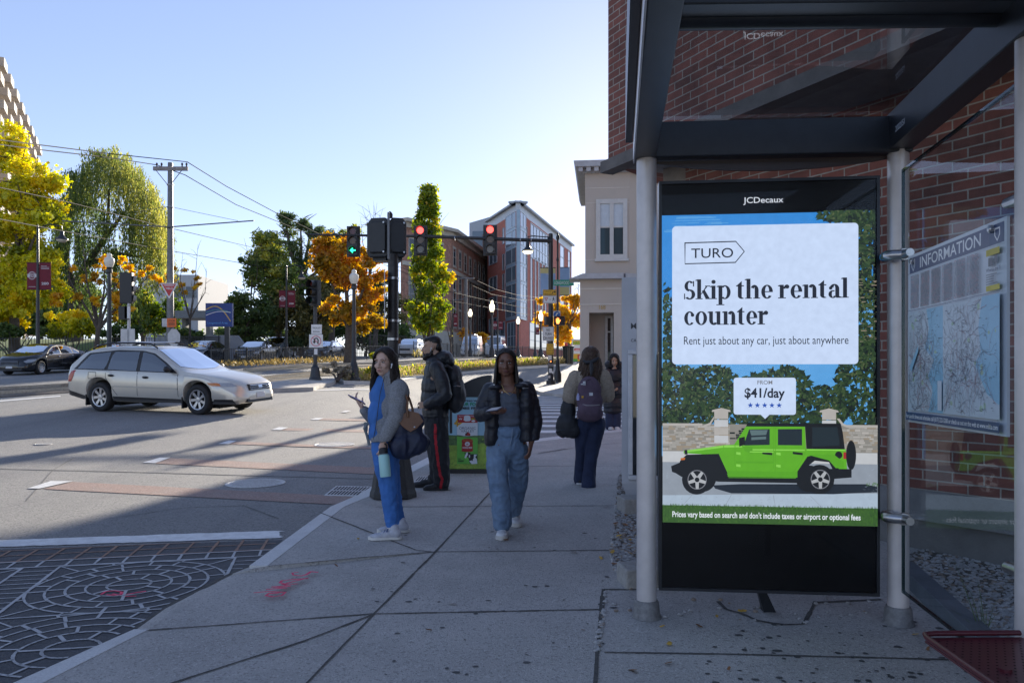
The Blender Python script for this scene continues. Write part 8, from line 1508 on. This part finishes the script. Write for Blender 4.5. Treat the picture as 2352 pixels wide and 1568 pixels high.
b = MB(); b.ell(A_(-.088, .004, -.012), (.009, .010, .010)); b.cap(A_(-.088, .006, -.014), A_(-.088, .014, -.04), .005, .0045); b.build('earbud', SHW, t, 'all')
U = MB(); 
for (x, y, R3) in ((250, 400, (.145, .20, .17)), (235, 520, (.155, .20, .2)), (232, 640, (.16, .20, .2)), (240, 750, (.155, .195, .12))): U.ell(zm(x, y), R3)
U.ell(zm(245, 300), (.115, .17, .08)); U.cap(zm(200, 270), zm(265, 255, .0), .065, .08); U.ell(zm(315, 255), (.11, .13, .085)); U.ell(zm(355, 290), (.08, .11, .06)); chain(U, [zm(255, 350, -.19), zm(300, 470, -.24), zm(330, 600, -.25), zm(250, 650, -.25), zm(172, 688, -.20)], [.085, .082, .076, .068, .058]); chain(U, [zm(245, 350, .19), zm(300, 600, .24), zm(172, 688, .18)], [.085, .075, .055])
U.ell(zm(240, 775), (.15, .19, .14)); fuse(U, 'hooded_jacket', [NYL], t, .009, 4, .0045, 11, (1, 1, .6), cut=[(zm(240, 800), (0, 0, -1))])
U = MB(); U.ell(zm(245, 820, .0), (.145, .17, .12)); chain(U, [zm(250, 860, -.07), zm(262, 1000, -.09), zm(280, 1130, -.10), zm(292, 1290, -.10), zm(298, 1405, -.09)], [.125, .118, .105, .094, .088]); chain(U, [zm(235, 860, .08), zm(240, 1000, .1), zm(255, 1150, .11), zm(262, 1380, .12)], [.125, .115, .10, .082])
xs_, ys_ = [870, 1000, 1230, 1340, 1380, 1440], [237, 240, 265, 284, 303, 290]
def stripe(x, y, z):
    if y > d-.10: return 0
    py = HY-(z-CAMH)/y*FPX; px = CX+x/y*FPX; zy = (py-758.5)/.2475; zx = (px-940.8)/.2475; return 1 if zy > 866 and abs(zx-np.interp(zy, xs_, ys_)) < 12 and not 955 < zy < 964 else 0
fuse(U, 'striped_trousers', [M('trouser_black', (.012, .013, .018), .75, var=.3), M('stripe_red', (.42, .012, .022), .75, var=.1)], t, .0062, 4, .008, 11, (1, 1, .7), pick=stripe)
for hx, tx, dy in (((355, 1482), (158, 1482), -.1), ((245, 1440), (140, 1445), .12)):
    hl, tl = zm(hx[0], hx[1], dy), zm(tx[0], tx[1], dy); hl.z = g(hl.x, hl.y)+.004; tl.z = g(tl.x, tl.y)+.004; tl = hl+(tl-hl).normalized()*.27; shoe(t, hl, tl, .10, .105, SHK, SHK)
bp = thing('backpack', zm(430, 745), 'black backpack worn by the bearded man', 'backpack'); U = MB()
for (x, y, R3) in ((415, 430, (.09, .15, .14)), (430, 560, (.10, .155, .18)), (425, 660, (.095, .15, .13)), (470, 600, (.065, .12, .12))): U.ell(zm(x, y), R3)
fuse(U, 'bag_body', [NYL2], bp, .010, 3, .006, 12)
b = MB(); b.beam(zm(382, 740, -.17), zm(384, 955, -.17), .03, .005, (0, 1, 0)); b.tube([zm(350, 940, -.15), zm(362, 1012, -.15)], .008, 6); b.build('strap', NYL2, bp); b = MB(); b.tube([zm(392, 360, -.14), zm(350, 330, -.17), zm(280, 350, -.21), zm(262, 430, -.23), zm(300, 540, -.23), zm(370, 620, -.20)], .018, 8); b.build('strap', NYL2, bp, True); b = MB(); b.tube([zm(408, 520, -.155), zm(440, 515, -.165), zm(470, 520, -.14)], .006, 6); b.build('buckle', STEEL, bp)
# --- woman from behind with a purple backpack
d = 9.3; z5 = lambda x, y, dy=0.0: PT(999.6+.2*x, 764.4+.2*y, d+dy); z3 = lambda x, y, dy=0.0: PT(1234.8+.3*x, 705.6+.3*y, d+dy); t = thing('person', G(1350, 1117), 'woman in beige jumper and dark flared jeans seen from behind', 'person'); hc = z5(1785, 300, .05); fd = (.08, 1, -.05)
U = MB(); ex, at = head(U, hc, fd, 1.04, tone='light'); U.cap(z5(1785, 370, .05), z5(1780, 470, .03), .055, .06); U.ell(z5(1775, 620, .02), (.16, .11, .25)); chain(U, [z5(1610, 510, .03), z5(1545, 740, .02), z5(1610, 800, .22)], [.05, .04, .028]); hand(U, z5(1615, 802, .24), (.5, .8, .1), (.2, -.1, .9), -1, 1, (.7, .7, .8, .8)); chain(U, [z5(1930, 500, .03), z5(1985, 700, .03), z5(1930, 690, .26)], [.05, .04, .028]); hand(U, z5(1925, 685, .27), (-.5, .8, .2), (-.2, -.2, .9), 1, 1, (.6, .6, .7, .7)); chain(U, [z3(350, 870, .03), z3(345, 1080, .12), z3(325, 1320, .22)], [.09, .06, .04]); chain(U, [z3(450, 870, .03), z3(415, 1110, .03), z3(385, 1350, .0)], [.09, .06, .04])
fuse(U, 'body', [SKL], t, .007, 3, extra=ex); hair(t, hc, fd, 1.08, 950, .29, HAIRB, 60, .22, seed=15, wave=.012, vol=1.10, rad=.005)
b = MB(); bx_ = [z5(1700, 320, -.08), z5(1740, 340, -.115), z5(1790, 335, -.13), z5(1840, 310, -.12), z5(1875, 285, -.09)]; b.tube(bx_, [.012, .022, .020, .022, .012], 8); b.tube([z5(1790, 335, -.13), z5(1795, 420, -.16), z5(1790, 490, -.17)], [.02, .022, .008], 8); b.build('hair_bow', NYL2, t, True)
KNIT = M('knit_beige', (.42, .345, .265), .95, var=.25, ns=60, bump=.9, bs=110)
U = MB(); U.ell(z5(1775, 560, .02), (.19, .12, .17)); U.ell(z5(1775, 720, .02), (.175, .12, .2)); U.cap(z5(1690, 480, .03), z5(1870, 470, .03), .065, .065); chain(U, [z5(1615, 515, .03), z5(1570, 620, .02), z5(1548, 745, .01), z5(1612, 800, .2)], [.085, .09, .088, .05]); chain(U, [z5(1925, 500, .03), z5(1965, 610, .03), z5(1978, 715, .03), z5(1925, 700, .24)], [.085, .088, .084, .05]); fuse(U, 'knit_jumper', [KNIT], t, .010, 3, .008, 10, (1, 1, .5))
U = MB(); U.ell(z3(400, 870, .04), (.165, .125, .12)); chain(U, [z3(350, 890, .03), z3(345, 1010, .08), z3(338, 1130, .14), z3(328, 1240, .2), z3(325, 1320, .22)], [.105, .088, .070, .066, .074]); chain(U, [z3(450, 890, .03), z3(430, 1010, .04), z3(412, 1130, .03), z3(395, 1270, .01), z3(390, 1362, .0)], [.108, .090, .072, .072, .082]); fuse(U, 'flared_jeans', [DENIMD], t, .009, 3, .007, 9, (1, 1, .5))
for hx, tx, dyh, dyt in (((388, 1380), (400, 1370), -.06, .2), ((322, 1338), (330, 1330), .14, .4)):
    hl, tl = z3(hx[0], hx[1], dyh), z3(tx[0], tx[1], dyt); hl.z = g(hl.x, hl.y)+.004; tl.z = g(tl.x, tl.y)+.004; tl = hl+(tl-hl).normalized()*.25; shoe(t, hl, tl, .08, .10, SHK, SHW)
bp = thing('backpack', z5(1770, 1000, -.2), 'faded purple backpack with white tags worn by the woman in the beige jumper', 'backpack'); PUR = M('canvas_purple', (.115, .075, .105), .85, var=.2, ns=10, bump=.3, bs=150); U = MB()
for (x, y, dy, R3) in ((1770, 660, -.15, (.135, .075, .16)), (1775, 800, -.16, (.15, .09, .17)), (1775, 920, -.16, (.152, .095, .10)), (1775, 890, -.20, (.135, .075, .10))): U.ell(z5(x, y, dy), R3)
fuse(U, 'bag_body', [PUR], bp, .009, 4, .005, 9, (1, 1, .5))
b = MB(); b.tube([z5(1710, 590, -.2), z5(1740, 535, -.2), z5(1790, 525, -.2), z5(1825, 580, -.2)], .012, 7); b.build('handle', PUR, bp, True); Fq = Fr(z5(1770, 720, -.245), (1, 0, 0)); b = MB(); b.fbox(Fq, 0, 0, .04, .034, -.02, 0); b.build('label_patch', SHW, bp); b = MB(); b.box(z5(1712, 578, -.235), (.03, .012, .045), 0); b.box(z5(1697, 588, -.235), (.05, .012, .014)); b.build('white_charm', SHW, bp, bev=.003)
b = MB(); b.tube([z5(1695, 820, -.235), z5(1740, 832, -.262), z5(1820, 832, -.262), z5(1890, 825, -.235)], .0045, 5); b.build('zip', M('zip_pale', (.42, .38, .36), .5), bp); b = MB(); b.lathe(z5(1642, 770, -.2), [(.017, -.005), (.018, .0), (.018, .045), (.012, .06), (.01, .075)], 12); b.build('small_bottle', M('lilac_plastic', (.45, .45, .72), .3), bp, True); b = MB(); b.box(z5(1692, 735, -.235), (.022, .01, .024)); b.build('pin', SGY, bp)
cj = thing('carried_coat', z3(225, 990, -.05), 'black coat hanging folded over the forearm of the woman in the beige jumper', 'coat'); U = MB()
for (x, y, dy, R3) in ((225, 900, -.02, (.125, .07, .14)), (235, 790, .0, (.085, .06, .14)), (255, 720, .05, (.05, .06, .07)), (190, 950, -.02, (.065, .06, .07)), (270, 940, -.02, (.075, .06, .085))): U.ell(z3(x, y, dy), R3)
fuse(U, 'coat_cloth', [NYL2], cj, .009, 4, .012, 8, (1, 1, .4)); b = MB(); b.tube([z3(140, 955, -.07), z3(190, 938, -.085), z3(260, 945, -.085), z3(300, 960, -.07)], .010, 6); b.build('hem_band', NYL, cj, True)
# --- woman in a long coat across the corner
d = 16.7; z3 = lambda x, y, dy=0.0: PT(1234.8+.3*x, 705.6+.3*y, d+dy); t = thing('person', G(1408, 985), 'woman in a long black quilted coat looking down beside the kiosk', 'person'); hc = z3(588, 405, .0); fd = (-.05, -1, -.35)
U = MB(); ex, at = head(U, hc, fd, 1.05, tone='mid'); U.cap(z3(588, 440, .03), z3(588, 490, .03), .055, .06); U.ell(z3(588, 560, .03), (.17, .12, .25)); chain(U, [z3(530, 500, .02), z3(520, 600, .0), z3(560, 640, -.15)], [.05, .04, .03]); hand(U, z3(562, 640, -.16), (.8, -.4, .2), (0, .3, .9), -1, 1); chain(U, [z3(645, 500, .02), z3(655, 600, .0), z3(610, 640, -.15)], [.05, .04, .03]); hand(U, z3(608, 640, -.16), (-.8, -.4, .2), (0, .3, .9), 1, 1); chain(U, [z3(555, 780, .0), z3(553, 910, 0)], [.08, .05]); chain(U, [z3(605, 780, .0), z3(600, 910, 0)], [.08, .05]); fuse(U, 'body', [SKM], t, .009, 3, extra=ex)
hair(t, hc, fd, 1.05, 420, .10, HAIRK, 62, .3, seed=30, rad=.006, vol=1.12)
U = MB(); U.ell(z3(588, 530, .02), (.215, .16, .16)); U.ell(z3(585, 640, .02), (.205, .17, .25)); U.ell(z3(580, 740, .02), (.21, .17, .2)); U.ell(z3(578, 790, .02), (.20, .16, .10)); U.cap(z3(545, 440, .06), z3(632, 445, .06), .085, .085); chain(U, [z3(532, 500, .0), z3(520, 610, -.02), z3(560, 650, -.16)], [.09, .085, .06]); chain(U, [z3(645, 500, .0), z3(658, 610, -.02), z3(612, 650, -.16)], [.09, .085, .06]); fuse(U, 'long_coat', [PUF], t, .012, 3, .009, 9, (.4, .4, 2.0), cut=[(z3(580, 815), (0, 0, -1))])
U = MB(); chain(U, [z3(555, 800), z3(553, 905)], [.09, .10]); chain(U, [z3(603, 800), z3(600, 905)], [.09, .10]); fuse(U, 'jeans', [DENIMD], t, .012, 3, .006)
for x in (553, 600): hl = z3(x, 925, .1); hl.z = g(hl.x, hl.y)+.004; shoe(t, hl, hl+V((0, -.27, -.27*SL)), .09, .11, SHW, SHW)
# ------------------------------------------------------------------ gravel, leaves, blocks, tuft
GRV = M('gravel_grey', (.40, .39, .38), .85, var=.35, ns=24, bump=.2, bs=90); GRV2 = M('gravel_brown', (.30, .24, .19), .85, var=.3, ns=24); rg = random.Random(41)
def rocks(name, spots, s0, s1):
    b = MB()
    for p in spots:
        b.cur = 0 if rg.random() < .8 else 1; s = rg.uniform(s0, s1); n = 6; a0 = rg.uniform(0, 6.28); vs = []
        for k, (rr_, h) in enumerate(((.75, .0), (1.0, .35), (.6, .75))):
            for i in range(n): a = a0+2*math.pi*(i+.5*k)/n; q = rr_*s*rg.uniform(.75, 1.2); vs.append(p+V((q*math.cos(a), q*.8*math.sin(a), h*s)))
        fs = [(k*n+i, k*n+(i+1) % n, (k+1)*n+(i+1) % n, (k+1)*n+i) for k in range(2) for i in range(n)]+[tuple(2*n+i for i in range(n))]; b.add(vs, fs)
    return stuff(b.build(name, [GRV, GRV2]))
def inside(poly, n, off=0.0):
    xs, ys = [p[0] for p in poly], [p[1] for p in poly]; L = []
    while len(L) < n:
        x, y = rg.uniform(min(xs), max(xs)), rg.uniform(min(ys), max(ys))
        if inpoly(x, y, poly): L.append(G(x, y, off))
    return L
SOIL = M('bed_soil', (.14, .12, .10), .95, var=.35, ns=20, bump=.5, bs=60)
s1 = [(1413, 1170), (1422, 1090), (1432, 1088), (1475, 1090), (1475, 1345), (1440, 1342), (1408, 1305), (1400, 1262), (1412, 1215)]
rocks('gravel', inside(s1, 1300), .010, .025); b = MB(); b.poly([G(x, y, .004) for x, y in s1]); struct(b.build('gravel_bed', SOIL))
s2 = [(2082, 1275), (2118, 1258), (2400, 1318), (2400, 1520), (2240, 1480), (2090, 1330)]
rocks('gravel', inside(s2, 2800), .008, .021); b = MB(); b.poly([G(x, y, .004) for x, y in s2]); struct(b.build('gravel_bed', SOIL))
rocks('gravel', inside([(1400, 1355), (1470, 1352), (2030, 1372), (2030, 1400), (1860, 1440), (1560, 1425), (1395, 1440)], 46)+inside([(1366, 1500), (1380, 1420), (1388, 1360), (1394, 1362), (1388, 1420), (1374, 1500)], 60)+inside([(1030, 1086), (1130, 1086), (1130, 1092), (1030, 1092)], 9), .008, .018)
b = MB(); FL = [M('dry_leaf_brown', (.22, .10, .04), .8, var=.3, ns=30), M('dry_leaf_gold', (.55, .33, .05), .8, var=.3, ns=30)]
for p in inside(s1, 45, .02)+inside([(1390, 1360), (2040, 1380), (2340, 1480), (2300, 1560), (1380, 1560)], 14)+inside([(620, 1200), (1400, 1120), (1400, 1560), (700, 1560)], 9)+[G(1318, 1270), G(975, 1290), G(772, 1300)]+inside([(1235, 850), (1300, 845), (1330, 880), (1260, 890)], 26, .045)+inside([(600, 860), (1240, 830), (1240, 838), (620, 880)], 40, -.06):
    a = rg.uniform(0, 6.28); s = rg.uniform(.014, .032); u_ = V((math.cos(a), math.sin(a), rg.uniform(-.3, .3))); w_ = V((-math.sin(a), math.cos(a), rg.uniform(-.4, .4))); b.cur = rg.randint(0, 1); p = p+V((0, 0, .010))
    b.poly([p+u_*s*k+w_*s*m for k, m in ((1.2, 0), (.5, .45), (.2, .3), (-.4, .6), (-.9, .1), (-.5, -.4), (.1, -.35), (.5, -.5))])
stuff(b.build('fallen_leaves', FL))
def block(px, py, w_, d_, h_, label):
    p = G(px, py); b = MB(); b.box((p.x+w_/2, p.y+d_/2, p.z+h_/2-.02), (w_, d_, h_+.04), .12); tag(b.build('stone_block', M('block_concrete', (.36, .34, .31), .9, var=.2, ns=14, bump=.5, bs=60), bev=.012), label, 'stone block')
block(1432, 1352, .30, .26, .125, 'rough concrete block in the gravel at the foot of the left shelter post'); block(1429, 1182, .34, .3, .15, 'rough concrete block in the gravel under the grey kiosk wall')
a, c = G(2078, 1322), G(2262, 1500); dv = (c-a).normalized(); b = MB(); b.beam(a+V((0, 0, .03)), c+dv*1.2+V((0, 0, .03)), .12, .14); tag(b.build('edging_stone', M('slate_edge', (.13, .15, .17), .6, var=.2, ns=5, bump=.2, bs=60), bev=.006), 'dark slate edging stone along the gravel bed behind the shelter glass', 'edging stone')
t = thing('grass_tuft', G(2262, 1466), 'thin tuft of long green blades growing from the gravel behind the glass', 'plant'); b = MB()
for tx, ty in ((2192, 1290), (2225, 1350), (2250, 1385), (2268, 1390), (2290, 1375), (2180, 1400), (2210, 1420), (2300, 1400), (2245, 1330)):
    p0 = G(2258+rg.uniform(-8, 8), 1466); p2 = PT(tx, ty, p0.y+rg.uniform(-.15, .15)); pm = p0.lerp(p2, .55)+V((0, 0, .05)); n = 8; s_ = V((.005, .003, 0)); Lq = [p0.lerp(pm, k/n).lerp(pm.lerp(p2, k/n), k/n) for k in range(n+1)]
    for k in range(n): w0, w1 = 1-.9*k/n, 1-.9*(k+1)/n; b.poly([Lq[k]-s_*w0, Lq[k]+s_*w0, Lq[k+1]+s_*w1, Lq[k+1]-s_*w1])
b.build('blade', M('blade_green', (.10, .16, .05), .6, var=.3), t)
